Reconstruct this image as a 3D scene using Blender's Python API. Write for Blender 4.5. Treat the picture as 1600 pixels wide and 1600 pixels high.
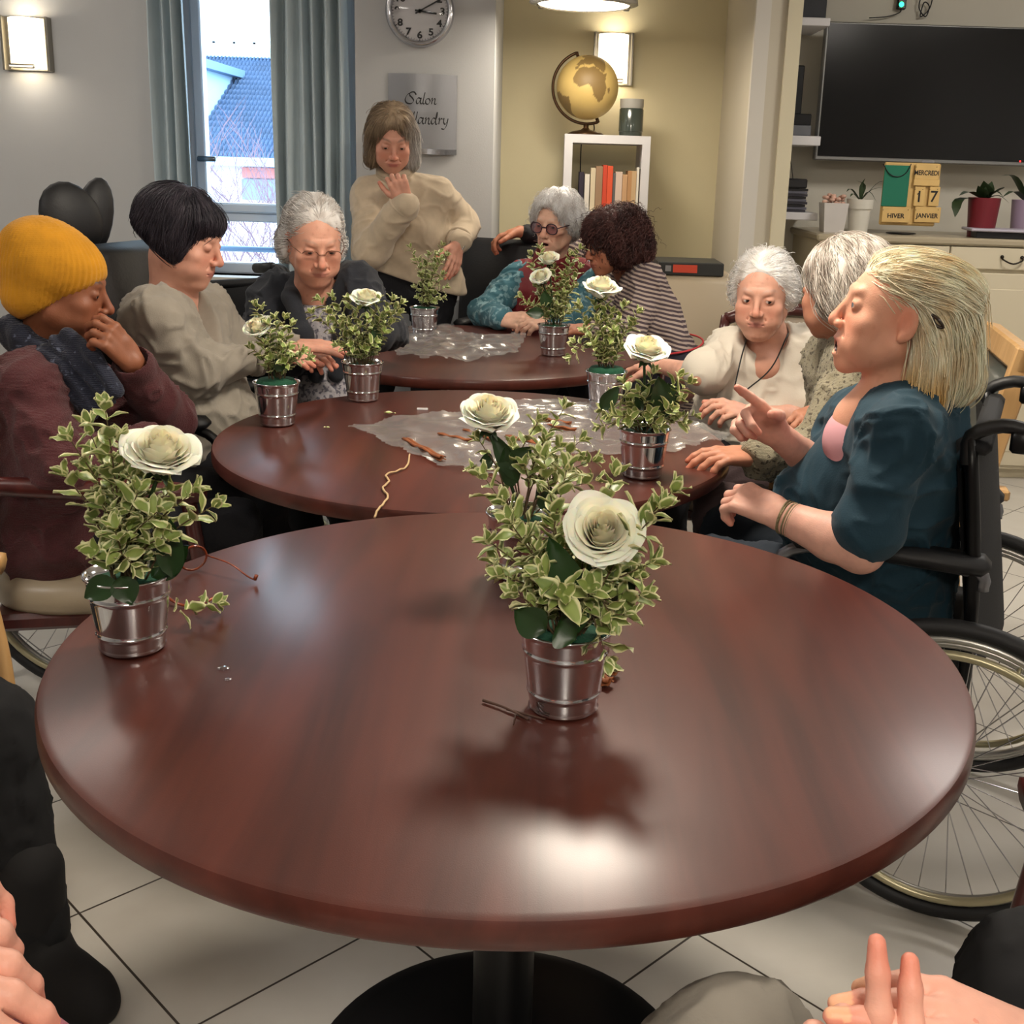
import bpy, math, random
import numpy as np
from mathutils import Vector, Matrix
for o in list(bpy.data.objects): bpy.data.objects.remove(o)
SC = bpy.context.scene
COL = SC.collection
PI = math.pi
# ---------------------------------------------------------------- camera
FPX, PITCH, ROLL, CX, CY = 1777.4, .257, .032, 847.7, 726.3
EYE = np.array([0, 0, 1.369])
_f = np.array([0, math.cos(PITCH), -math.sin(PITCH)]); _u0 = np.array([0, math.sin(PITCH), math.cos(PITCH)]); _x0 = np.array([1., 0, 0])
CXV = math.cos(ROLL)*_x0+math.sin(ROLL)*_u0; CUV = -math.sin(ROLL)*_x0+math.cos(ROLL)*_u0
cam = bpy.data.cameras.new('camera'); cam_o = bpy.data.objects.new('camera', cam); COL.objects.link(cam_o)
cam.sensor_width = 36; cam.lens = FPX/1600*36; cam.shift_x = (800-CX)/1600; cam.shift_y = (CY-800)/1600
cam.clip_start = .02; cam.clip_end = 200
mw = Matrix.Identity(4)
for i in range(3):
    mw[i][0] = CXV[i]; mw[i][1] = CUV[i]; mw[i][2] = -_f[i]; mw[i][3] = EYE[i]
cam_o.matrix_world = mw
SC.camera = cam_o

def at(px, py, Y):
    d = _f+CXV*(px-CX)/FPX-CUV*(py-CY)/FPX
    return EYE+d*(Y/d[1])
def atz(px, py, z):
    d = _f+CXV*(px-CX)/FPX-CUV*(py-CY)/FPX
    return EYE+d*((z-EYE[2])/d[2])
# ---------------------------------------------------------------- world, exposure
w = bpy.data.worlds.new('sky'); SC.world = w; w.use_nodes = True
bg = w.node_tree.nodes['Background']; bg.inputs[0].default_value = (.72, .86, 1, 1); bg.inputs[1].default_value = 7
vs = SC.view_settings; vs.view_transform = 'Standard'; vs.look = 'None'; vs.gamma = 1; vs.use_curve_mapping = False
vs.exposure = 0.26
SC.cycles.max_bounces = 8; SC.cycles.transparent_max_bounces = 16
SC.cycles.use_denoising = True
def area(name, loc, size, power, col, rot=(0, 0, 0), shape='DISK', parent=None, portal=False, sy=None):
    l = bpy.data.lights.new(name, 'AREA'); l.shape = shape; l.size = size; l.energy = power; l.color = col
    if sy: l.size_y = sy
    if portal: l.cycles.is_portal = True
    o = bpy.data.objects.new(name, l); COL.objects.link(o); o.location = loc; o.rotation_euler = rot
    if parent: o.parent = parent
    return o
WARM = (1, .90, .76)
# ---------------------------------------------------------------- materials
def lin(c):
    return tuple((x/255/12.92 if x/255 <= .04045 else ((x/255+.055)/1.055)**2.4) for x in c)
MATS = {}
def mat(name, rgb, rough=.6, metal=0, bump=0, bscale=60, var=0, vscale=8, spec=.5, sss=0, coat=0, attr=False, emis=0, alpha=1, sheen=0, stretch=None, trans=0, rvar=0):
    if name in MATS: return MATS[name]
    m = bpy.data.materials.new(name); m.use_nodes = True; nt = m.node_tree; N = nt.nodes; L = nt.links
    b = N['Principled BSDF']; c = lin(rgb)
    b.inputs['Base Color'].default_value = (*c, 1); b.inputs['Roughness'].default_value = rough; b.inputs['Metallic'].default_value = metal
    b.inputs['Specular IOR Level'].default_value = spec
    b.inputs['Coat Weight'].default_value = coat; b.inputs['Sheen Weight'].default_value = sheen
    b.inputs['Alpha'].default_value = alpha; b.inputs['Transmission Weight'].default_value = trans
    if sss:
        b.inputs['Subsurface Weight'].default_value = sss; b.inputs['Subsurface Radius'].default_value = (1, .35, .2); b.inputs['Subsurface Scale'].default_value = .012
    tc = N.new('ShaderNodeTexCoord'); mp = N.new('ShaderNodeMapping'); L.new(tc.outputs['Object'], mp.inputs[0])
    if stretch: mp.inputs['Scale'].default_value = stretch
    base = None
    if attr:
        a = N.new('ShaderNodeAttribute'); a.attribute_name = 'Col'; base = a.outputs['Color']; L.new(base, b.inputs['Base Color'])
    if var:
        n = N.new('ShaderNodeTexNoise'); n.inputs['Scale'].default_value = vscale; n.inputs['Detail'].default_value = 6; L.new(mp.outputs[0], n.inputs['Vector'])
        r = N.new('ShaderNodeMapRange'); r.inputs[1].default_value = .3; r.inputs[2].default_value = .7; r.inputs[3].default_value = 1-var; r.inputs[4].default_value = 1+var*.6
        L.new(n.outputs[0], r.inputs[0])
        h = N.new('ShaderNodeHueSaturation'); L.new(r.outputs[0], h.inputs['Value'])
        if base: L.new(base, h.inputs['Color'])
        else: h.inputs['Color'].default_value = (*c, 1)
        L.new(h.outputs[0], b.inputs['Base Color'])
        if rvar:
            r2 = N.new('ShaderNodeMapRange'); r2.inputs[3].default_value = rough-rvar; r2.inputs[4].default_value = rough+rvar; L.new(n.outputs[0], r2.inputs[0]); L.new(r2.outputs[0], b.inputs['Roughness'])
    if bump:
        n = N.new('ShaderNodeTexNoise'); n.inputs['Scale'].default_value = bscale; n.inputs['Detail'].default_value = 3; L.new(mp.outputs[0], n.inputs['Vector'])
        bp = N.new('ShaderNodeBump'); bp.inputs['Strength'].default_value = bump; bp.inputs['Distance'].default_value = .004; L.new(n.outputs[0], bp.inputs['Height']); L.new(bp.outputs[0], b.inputs['Normal'])
    if emis:
        b.inputs['Emission Color'].default_value = (*c, 1); b.inputs['Emission Strength'].default_value = emis
    MATS[name] = m; return m
def knit(name, rgb, freq=260, strength=.5, rgb2=None, rough=.95, freckle=None, direction='Z'):
    if name in MATS: return MATS[name]
    m = mat(name, rgb, rough, sheen=.12, var=.12, vscale=25); nt = m.node_tree; N = nt.nodes; L = nt.links; b = N['Principled BSDF']
    tc = N.new('ShaderNodeTexCoord'); wv = N.new('ShaderNodeTexWave'); wv.wave_type = 'BANDS'; wv.bands_direction = direction; wv.inputs['Scale'].default_value = freq/2.6; wv.inputs['Distortion'].default_value = 3; wv.inputs['Detail'].default_value = 2; wv.inputs['Detail Scale'].default_value = 3
    L.new(tc.outputs['Object'], wv.inputs[0])
    n = N.new('ShaderNodeTexNoise'); n.inputs['Scale'].default_value = freq*.8; L.new(tc.outputs['Object'], n.inputs[0])
    ad = N.new('ShaderNodeMath'); ad.operation = 'MULTIPLY_ADD'; ad.inputs[1].default_value = .45; L.new(wv.outputs[1], ad.inputs[0]); L.new(n.outputs[0], ad.inputs[2])
    bp = N.new('ShaderNodeBump'); bp.inputs['Strength'].default_value = strength; bp.inputs['Distance'].default_value = .003; L.new(ad.outputs[0], bp.inputs['Height']); L.new(bp.outputs[0], b.inputs['Normal'])
    if freckle:
        n2 = N.new('ShaderNodeTexNoise'); n2.inputs['Scale'].default_value = freckle[1]; n2.inputs['Detail'].default_value = 4; L.new(tc.outputs['Object'], n2.inputs[0])
        r = N.new('ShaderNodeValToRGB'); r.color_ramp.elements[0].position = freckle[2]; r.color_ramp.elements[1].position = freckle[2]+.06
        r.color_ramp.elements[0].color = (*lin(rgb), 1); r.color_ramp.elements[1].color = (*lin(freckle[0]), 1)
        L.new(n2.outputs[0], r.inputs[0]); L.new(r.outputs[0], b.inputs['Base Color'])
    return m
def striped(name, c1, c2, freq, duty=.5, tilt=(0, 0, 1)):
    m = mat(name, c1, .9); nt = m.node_tree; N = nt.nodes; L = nt.links; b = N['Principled BSDF']
    tc = N.new('ShaderNodeTexCoord'); n = N.new('ShaderNodeTexNoise'); n.inputs['Scale'].default_value = 6; L.new(tc.outputs['Object'], n.inputs[0])
    d = N.new('ShaderNodeVectorMath'); d.operation = 'DOT_PRODUCT'; d.inputs[1].default_value = tilt; L.new(tc.outputs['Object'], d.inputs[0])
    ma = N.new('ShaderNodeMath'); ma.operation = 'MULTIPLY_ADD'; ma.inputs[1].default_value = .02; L.new(n.outputs[0], ma.inputs[0]); L.new(d.outputs['Value'], ma.inputs[2])
    mu = N.new('ShaderNodeMath'); mu.operation = 'MULTIPLY'; mu.inputs[1].default_value = freq; L.new(ma.outputs[0], mu.inputs[0])
    fr = N.new('ShaderNodeMath'); fr.operation = 'FRACT'; L.new(mu.outputs[0], fr.inputs[0])
    gt = N.new('ShaderNodeMath'); gt.operation = 'GREATER_THAN'; gt.inputs[1].default_value = duty; L.new(fr.outputs[0], gt.inputs[0])
    mx = N.new('ShaderNodeMix'); mx.data_type = 'RGBA'; mx.inputs[6].default_value = (*lin(c1), 1); mx.inputs[7].default_value = (*lin(c2), 1); L.new(gt.outputs[0], mx.inputs[0]); L.new(mx.outputs[2], b.inputs['Base Color'])
    return m
def clear(name, gloss=.25, rough=.08, tint=(1, 1, 1), diff=0):
    if name in MATS: return MATS[name]
    m = bpy.data.materials.new(name); m.use_nodes = True; nt = m.node_tree; N = nt.nodes; L = nt.links; N.remove(N['Principled BSDF']); out = N['Material Output']
    t = N.new('ShaderNodeBsdfTransparent'); t.inputs[0].default_value = (*tint, 1); g = N.new('ShaderNodeBsdfGlossy'); g.inputs['Roughness'].default_value = rough
    lw = N.new('ShaderNodeLayerWeight'); lw.inputs[0].default_value = .35
    mr = N.new('ShaderNodeMapRange'); mr.inputs[3].default_value = gloss*.4; mr.inputs[4].default_value = min(1, gloss*2.4); L.new(lw.outputs['Facing'], mr.inputs[0])
    mx = N.new('ShaderNodeMixShader'); L.new(mr.outputs[0], mx.inputs[0]); L.new(t.outputs[0], mx.inputs[1]); L.new(g.outputs[0], mx.inputs[2]); last = mx
    if diff:
        d = N.new('ShaderNodeBsdfDiffuse'); d.inputs[0].default_value = (.8, .8, .8, 1); m2 = N.new('ShaderNodeMixShader'); m2.inputs[0].default_value = diff; L.new(mx.outputs[0], m2.inputs[1]); L.new(d.outputs[0], m2.inputs[2]); last = m2
    L.new(last.outputs[0], out.inputs[0]); MATS[name] = m; return m
# ---------------------------------------------------------------- mesh helpers
class MB:
    def __init__(s): s.v = []; s.f = []; s.mi = []; s.c = []; s.cur = 0; s.col = None
    def add(s, vs, fs, col=None):
        n = len(s.v); s.v += [tuple(map(float, v)) for v in vs]; s.f += [tuple(int(i)+n for i in f) for f in fs]; s.mi += [s.cur]*len(fs)
        if col is None: col = [(1, 1, 1)]*len(vs)
        elif not hasattr(col[0], '__len__'): col = [col]*len(vs)
        s.c += list(col); return s
    def box(s, lo, hi, R=None, c=None, bev=0):
        lo = np.array(lo, float); hi = np.array(hi, float)
        if bev > 0:
            h = (hi-lo)/2; m = (lo+hi)/2; b = min(bev, *(h*.98)); vs = []
            idx = {}
            for ix in (-1, 1):
                for iy in (-1, 1):
                    for iz in (-1, 1):
                        for k in range(3):
                            q = np.array([ix, iy, iz])*(h-b); q[k] += (ix, iy, iz)[k]*b; idx[(ix, iy, iz, k)] = len(vs); vs.append(q+m)
            fs = []
            for k in range(3):
                a, b2 = [(1, 2), (2, 0), (0, 1)][k]
                for sg in (-1, 1):
                    q = []
                    for (p, r) in ((-1, -1), (1, -1), (1, 1), (-1, 1)):
                        t = [0, 0, 0]; t[k] = sg; t[a] = p; t[b2] = r; q.append(idx[(*t, k)])
                    fs.append(q if sg > 0 else q[::-1])
                for p in (-1, 1):
                    for r in (-1, 1):
                        t0 = [0, 0, 0]; t0[a] = p; t0[b2] = r; t0[k] = -1; t1 = list(t0); t1[k] = 1
                        q = [idx[(*t0, a)], idx[(*t1, a)], idx[(*t1, b2)], idx[(*t0, b2)]]; fs.append(q if p*r < 0 else q[::-1])
            for ix in (-1, 1):
                for iy in (-1, 1):
                    for iz in (-1, 1):
                        q = [idx[(ix, iy, iz, k)] for k in range(3)]; fs.append(q if ix*iy*iz > 0 else q[::-1])
            vs = np.array(vs)
        else:
            vs = np.array([[x, y, z] for x in (lo[0], hi[0]) for y in (lo[1], hi[1]) for z in (lo[2], hi[2])])
            fs = [(0, 1, 3, 2), (4, 6, 7, 5), (0, 4, 5, 1), (2, 3, 7, 6), (0, 2, 6, 4), (1, 5, 7, 3)]
        if R is not None:
            vs = vs@np.array(R).T
            if c is not None: vs = vs+np.array(c)
        elif c is not None: vs = vs+np.array(c)
        return s.add(vs, fs)
    def tube(s, pts, r, n=8, caps=True, closed=False, col=None):
        P = [np.array(p, float) for p in pts]; m = len(P); rs = r if hasattr(r, '__len__') else [r]*m
        vs = []; prev = None
        for i in range(m):
            if closed: t = P[(i+1) % m]-P[i-1]
            else: t = P[min(i+1, m-1)]-P[max(i-1, 0)]
            t = t/(np.linalg.norm(t)+1e-12)
            if prev is None:
                a = np.array([0, 0, 1.]) if abs(t[2]) < .9 else np.array([1., 0, 0])
                a = a-t*(a@t)
            else: a = prev-t*(prev@t)
            a = a/(np.linalg.norm(a)+1e-12); prev = a; b = np.cross(t, a)
            for k in range(n):
                an = 2*PI*k/n; vs.append(P[i]+rs[i]*(math.cos(an)*a+math.sin(an)*b))
        fs = []
        for i in range(m if closed else m-1):
            for k in range(n):
                j = (i+1) % m; fs.append((i*n+k, i*n+(k+1) % n, j*n+(k+1) % n, j*n+k))
        if caps and not closed: fs += [tuple(range(n))[::-1], tuple((m-1)*n+k for k in range(n))]
        return s.add(vs, fs, col)
    def lathe(s, prof, c=(0, 0, 0), n=32, R=None, col=None):
        vs = []; m = len(prof); c = np.array(c, float)
        for (r, z) in prof:
            for k in range(n):
                a = 2*PI*k/n; q = np.array([r*math.cos(a), r*math.sin(a), z])
                if R is not None: q = np.array(R)@q
                vs.append(q+c)
        fs = [(i*n+k, i*n+(k+1) % n, (i+1)*n+(k+1) % n, (i+1)*n+k) for i in range(m-1) for k in range(n)]
        return s.add(vs, fs, col)
    def ball(s, c, r, n=16, R=None, col=None):
        r = np.array(r if hasattr(r, '__len__') else (r, r, r), float); h = n//2; vs = []
        for i in range(h+1):
            for k in range(n):
                a = PI*i/h; b = 2*PI*k/n; q = np.array([math.sin(a)*math.cos(b), math.sin(a)*math.sin(b), -math.cos(a)])*r
                if R is not None: q = np.array(R)@q
                vs.append(q+np.array(c))
        fs = [(i*n+k, i*n+(k+1) % n, (i+1)*n+(k+1) % n, (i+1)*n+k) for i in range(h) for k in range(n)]
        return s.add(vs, fs, col)
    def grid(s, fn, nu, nv, col=None, closeu=False):
        vs = [fn(i/nu, j/nv) for i in range(nu+1) for j in range(nv+1)]
        fs = [(i*(nv+1)+j, (i+1)*(nv+1)+j, (i+1)*(nv+1)+j+1, i*(nv+1)+j+1) for i in range(nu) for j in range(nv)]
        if col is not None and callable(col): col = [col(i/nu, j/nv) for i in range(nu+1) for j in range(nv+1)]
        return s.add(vs, fs, col)
    def build(s, name, m, parent=None, smooth=True, color=False, flat_angle=None):
        return build(name, np.array(s.v), s.f, m, parent, smooth, s.c if color else None, s.mi, flat_angle)
def build(name, V, F, m, parent=None, smooth=True, colors=None, mi=None, flat_angle=None):
    off = np.array(parent['_w'] if parent is not None and '_w' in parent else (0, 0, 0), float)
    me = bpy.data.meshes.new(name)
    V = np.asarray(V, np.float64)-off
    if isinstance(F, np.ndarray):
        me.vertices.add(len(V)); me.vertices.foreach_set('co', V.astype(np.float32).ravel())
        me.loops.add(F.size); me.loops.foreach_set('vertex_index', F.astype(np.int32).ravel())
        me.polygons.add(len(F)); me.polygons.foreach_set('loop_start', np.arange(len(F), dtype=np.int32)*F.shape[1])
        me.update(calc_edges=True)
    else: me.from_pydata(V.tolist(), [], F)
    if me.validate(): pass
    ms = m if isinstance(m, (list, tuple)) else [m]
    for q in ms: me.materials.append(q)
    if mi is not None and len(ms) > 1 and len(mi) == len(me.polygons): me.polygons.foreach_set('material_index', mi)
    me.polygons.foreach_set('use_smooth', [bool(smooth)]*len(me.polygons))
    if colors is not None and len(colors) == len(me.vertices):
        a = me.color_attributes.new('Col', 'FLOAT_COLOR', 'POINT'); c = np.ones((len(colors), 4), np.float32); c[:, :3] = np.asarray(colors); a.data.foreach_set('color', c.ravel())
    if flat_angle: me.set_sharp_from_angle(angle=math.radians(flat_angle))
    me.update()
    o = bpy.data.objects.new(name, me); COL.objects.link(o)
    if parent is not None:
        o.parent = parent
        o['_w'] = list(map(float, off))
    else: o['_w'] = [0., 0., 0.]
    return o
def tag(o, label=None, cat=None, group=None, kind=None):
    if label: o['label'] = label
    if cat: o['category'] = cat
    if group: o['group'] = group
    if kind: o['kind'] = kind
    return o
def thing(name, label, cat, loc=(0, 0, 0), group=None):
    o = bpy.data.objects.new(name, None); COL.objects.link(o); o.location = [float(v) for v in loc]; o.empty_display_size = .05; o['_w'] = [float(v) for v in loc]
    return tag(o, label, cat, group)
def origin(o, p):
    'move the origin of a single-mesh thing to world point p'
    p = Vector([float(v) for v in p]); o.data.transform(Matrix.Translation(-p)); o.location = p; o['_w'] = list(p); return o
def struct(o): o['kind'] = 'structure'; return o
def rotz(a): c, s = math.cos(a), math.sin(a); return np.array([[c, -s, 0], [s, c, 0], [0, 0, 1.]])
def unit(v): v = np.array(v, float); return v/(np.linalg.norm(v)+1e-12)
def frame(fwd, up=(0, 0, 1)):
    f = unit(fwd); r = unit(np.cross(f, up)); return np.stack([r, f, np.cross(r, f)], 1)
def bez(pts, n=24):
    'Catmull-Rom through points'
    P = [np.array(p, float) for p in pts]; P = [2*P[0]-P[1]]+P+[2*P[-1]-P[-2]]; out = []
    seg = len(P)-3
    for s in range(seg):
        a, b, c, d = P[s:s+4]
        k = max(2, n//seg)
        for i in range(k):
            t = i/k; out.append(.5*((2*b)+(-a+c)*t+(2*a-5*b+4*c-d)*t*t+(-a+3*b-3*c+d)*t**3))
    out.append(P[-2]); return out
# value noise
_rs = np.random.RandomState(5); _T = _rs.rand(4096)
def vnoise(P, f=1., seed=0):
    P = np.asarray(P)*f+seed*17.3; I = np.floor(P).astype(int); t = P-I; t = t*t*(3-2*t); r = 0
    for dx in (0, 1):
        for dy in (0, 1):
            for dz in (0, 1):
                h = ((I[:, 0]+dx)*73856093 ^ (I[:, 1]+dy)*19349663 ^ (I[:, 2]+dz)*83492791) & 4095
                r = r+_T[h]*(t[:, 0] if dx else 1-t[:, 0])*(t[:, 1] if dy else 1-t[:, 1])*(t[:, 2] if dz else 1-t[:, 2])
    return r*2-1
# ---------------------------------------------------------------- implicit surfaces
def cone(a, b, ra, rb):
    a = np.array(a, float); b = np.array(b, float); R = max(ra, rb)
    def fn(X, Y, Z):
        ab = b-a; L = ab@ab+1e-12
        t = np.clip(((X-a[0])*ab[0]+(Y-a[1])*ab[1]+(Z-a[2])*ab[2])/L, 0, 1)
        return np.sqrt((X-a[0]-t*ab[0])**2+(Y-a[1]-t*ab[1])**2+(Z-a[2]-t*ab[2])**2)-(ra+(rb-ra)*t)
    return np.minimum(a, b)-R, np.maximum(a, b)+R, fn
def sph(c, r): return cone(c, c, r, r)
def ell(c, r, R=None):
    c = np.array(c, float); r = np.array(r, float); R = np.eye(3) if R is None else np.array(R)
    m = np.abs(R)@r
    def fn(X, Y, Z):
        x, y, z = X-c[0], Y-c[1], Z-c[2]
        q = [R[0, i]*x+R[1, i]*y+R[2, i]*z for i in range(3)]
        k0 = np.sqrt((q[0]/r[0])**2+(q[1]/r[1])**2+(q[2]/r[2])**2); k1 = np.sqrt((q[0]/r[0]**2)**2+(q[1]/r[1]**2)**2+(q[2]/r[2]**2)**2)+1e-9
        return np.where(k0 < 1e-4, -min(r), k0*(k0-1)/k1)
    return c-m, c+m, fn
BIG = .08
class Fld:
    def __init__(s, vox): s.vox = vox; s.ops = []
    def u(s, p, k=.01): s.ops.append((0, p, k)); return s
    def s(s, p, k=.006): s.ops.append((1, p, k)); return s
    def run(s):
        v = s.vox; us = [o for o in s.ops if o[0] == 0]
        lo = np.min([o[1][0] for o in us], 0)-4*v; hi = np.max([o[1][1] for o in us], 0)+4*v
        n = np.ceil((hi-lo)/v).astype(int)+1
        A = np.full(n, BIG, np.float32); ax = [(lo[i]+v*np.arange(n[i])).astype(np.float32) for i in range(3)]
        for op, p, k in s.ops:
            m = k+3*v
            i0 = np.clip(np.floor((p[0]-m-lo)/v).astype(int), 0, n); i1 = np.clip(np.ceil((p[1]+m-lo)/v).astype(int)+1, 0, n)
            if np.any(i1 <= i0): continue
            sl = tuple(slice(i0[i], i1[i]) for i in range(3))
            d = p[2](ax[0][sl[0]][:, None, None], ax[1][sl[1]][None, :, None], ax[2][sl[2]][None, None, :])
            a = A[sl]
            if op == 0:
                h = np.clip(.5+.5*(a-d)/k, 0, 1); A[sl] = a*(1-h)+d*h-k*h*(1-h)
            else:
                h = np.clip(.5-.5*(a+d)/k, 0, 1); A[sl] = a*(1-h)-d*h+k*h*(1-h)
        s.A, s.lo = A, lo
        return s
    def mesh(s):
        v, lo, vox = s.A, s.lo, s.vox
        S = v < 0; U = S.astype(np.uint8); c = 0
        for i in (0, 1):
            for j in (0, 1):
                for k in (0, 1): c = c+U[i:U.shape[0]-1+i, j:U.shape[1]-1+j, k:U.shape[2]-1+k]
        act = (c > 0) & (c < 8); I = np.argwhere(act); ids = np.full(act.shape, -1, np.int32); ids[act] = np.arange(len(I))
        acc = np.zeros((len(I), 3)); cnt = np.zeros(len(I))
        for a_ in range(3):
            o = [q for q in range(3) if q != a_]
            for p in (0, 1):
                for q in (0, 1):
                    A0 = np.zeros(3, int); A0[o[0]] = p; A0[o[1]] = q; B0 = A0.copy(); B0[a_] = 1
                    va = v[tuple((I+A0).T)]; vb = v[tuple((I+B0).T)]; m = (va < 0) != (vb < 0)
                    t = va[m]/(va[m]-vb[m]); P = np.tile(A0.astype(float), (m.sum(), 1)); P[:, a_] += t; acc[m] += P; cnt[m] += 1
        V = (I+acc/cnt[:, None])*vox+lo; Fs = []
        for a_ in range(3):
            b_, c_ = (a_+1) % 3, (a_+2) % 3
            s0 = [slice(None)]*3; s1 = [slice(None)]*3; s0[a_] = slice(0, -1); s1[a_] = slice(1, None)
            D = S[tuple(s0)] != S[tuple(s1)]
            E = np.argwhere(D); E = E[(E[:, b_] > 0) & (E[:, c_] > 0) & (E[:, b_] < act.shape[b_]) & (E[:, c_] < act.shape[c_])]
            if not len(E): continue
            def cell(db, dc): q = E.copy(); q[:, b_] += db; q[:, c_] += dc; return ids[tuple(q.T)]
            Q = np.stack([cell(-1, -1), cell(0, -1), cell(0, 0), cell(-1, 0)], 1)
            fl = ~S[tuple(E.T)]; Q[fl] = Q[fl][:, ::-1]; Fs.append(Q)
        F = np.concatenate(Fs); F = F[(F >= 0).all(1)]
        return V, F
    def sample(s, P):
        q = (P-s.lo)/s.vox; q = np.clip(q, 0, np.array(s.A.shape)-1.001); I = q.astype(int); t = q-I; r = 0
        for dx in (0, 1):
            for dy in (0, 1):
                for dz in (0, 1):
                    r = r+s.A[I[:, 0]+dx, I[:, 1]+dy, I[:, 2]+dz]*(t[:, 0] if dx else 1-t[:, 0])*(t[:, 1] if dy else 1-t[:, 1])*(t[:, 2] if dz else 1-t[:, 2])
        return r
    def grad(s, P):
        e = s.vox; g = np.stack([s.sample(P+np.eye(3)[i]*e)-s.sample(P-np.eye(3)[i]*e) for i in range(3)], 1)
        return g/(np.linalg.norm(g, axis=1, keepdims=True)+1e-9)
def vnormals(V, F):
    a = V[F[:, 0]]; n = np.cross(V[F[:, 2]]-a, V[F[:, 3]]-V[F[:, 1]]); N = np.zeros_like(V)
    for k in range(4): np.add.at(N, F[:, k], n)
    return N/(np.linalg.norm(N, axis=1, keepdims=True)+1e-12)
def smoothv(V, F, it=2, w=.5):
    for _ in range(it):
        A = np.zeros_like(V); C = np.zeros(len(V))
        for i, j in ((0, 1), (1, 2), (2, 3), (3, 0)):
            np.add.at(A, F[:, i], V[F[:, j]]); np.add.at(A, F[:, j], V[F[:, i]]); np.add.at(C, F[:, i], 1); np.add.at(C, F[:, j], 1)
        V = V*(1-w)+w*A/C[:, None]
    return V
def join(parts):
    V = np.concatenate([p[0] for p in parts]); o = 0; Fs = []; Cs = []
    for p in parts: Fs.append(p[1]+o); o += len(p[0]); Cs.append(p[2])
    return V, np.concatenate(Fs), np.concatenate(Cs)
# ================================================================ people
def srgb(c): return np.array(lin(c))
SKIN = mat('skin', (220, 160, 130), .5, attr=True, sss=.07, bump=.12, bscale=350, spec=.4)
EYEW = mat('eye_white', (215, 205, 200), .2, attr=True, spec=.6)
HAIR = mat('hair', (200, 200, 200), .55, attr=True, spec=.35, bump=.3, bscale=300)
def face_color(V, skin, lip, brow, browamt=.8, age=1, N=None):
    c = np.tile(srgb(skin), (len(V), 1)); x, y, z = V[:, 0], V[:, 1], V[:, 2]
    def blend(w, col, a):
        w = (np.clip(w, 0, 1)*a)[:, None]; return c*(1-w)+srgb(col)*w
    g = lambda cx, cy, cz, r: np.exp(-(((np.abs(x)-cx)/r[0])**2+((y-cy)/r[1])**2+((z-cz)/r[2])**2))
    red = tuple(np.clip(np.array(skin)*np.array([1.0, .74, .68]), 0, 255))
    c = blend(g(.040, .075, -.028, (.022, .04, .022)), red, .30); c = blend(g(0, .115, -.02, (.014, .03, .02)), red, .38); c = blend(g(.078, 0, 0, (.012, .03, .03)), red, .5)
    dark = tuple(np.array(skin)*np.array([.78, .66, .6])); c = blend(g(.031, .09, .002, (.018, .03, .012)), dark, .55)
    # lips
    lipw = np.exp(-((x/.023)**4+(((z+.0595))/.0085)**4))*(y > .075); c = blend(lipw, lip, .8)
    bz = .031+.007*(1-(np.abs(np.abs(x)-.032)/.02)**2); bw = np.exp(-(((np.abs(x)-.032)/.019)**4+((z-bz)/.0038)**2))*(y > .06); c = blend(bw, brow, browamt)
    if age:
        n = vnoise(V, 90, 3); c = blend(np.clip((n-.45)*2, 0, 1), dark, .14*age)
    c *= (1+.06*vnoise(V, 60, 8))[:, None]
    return c
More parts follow.
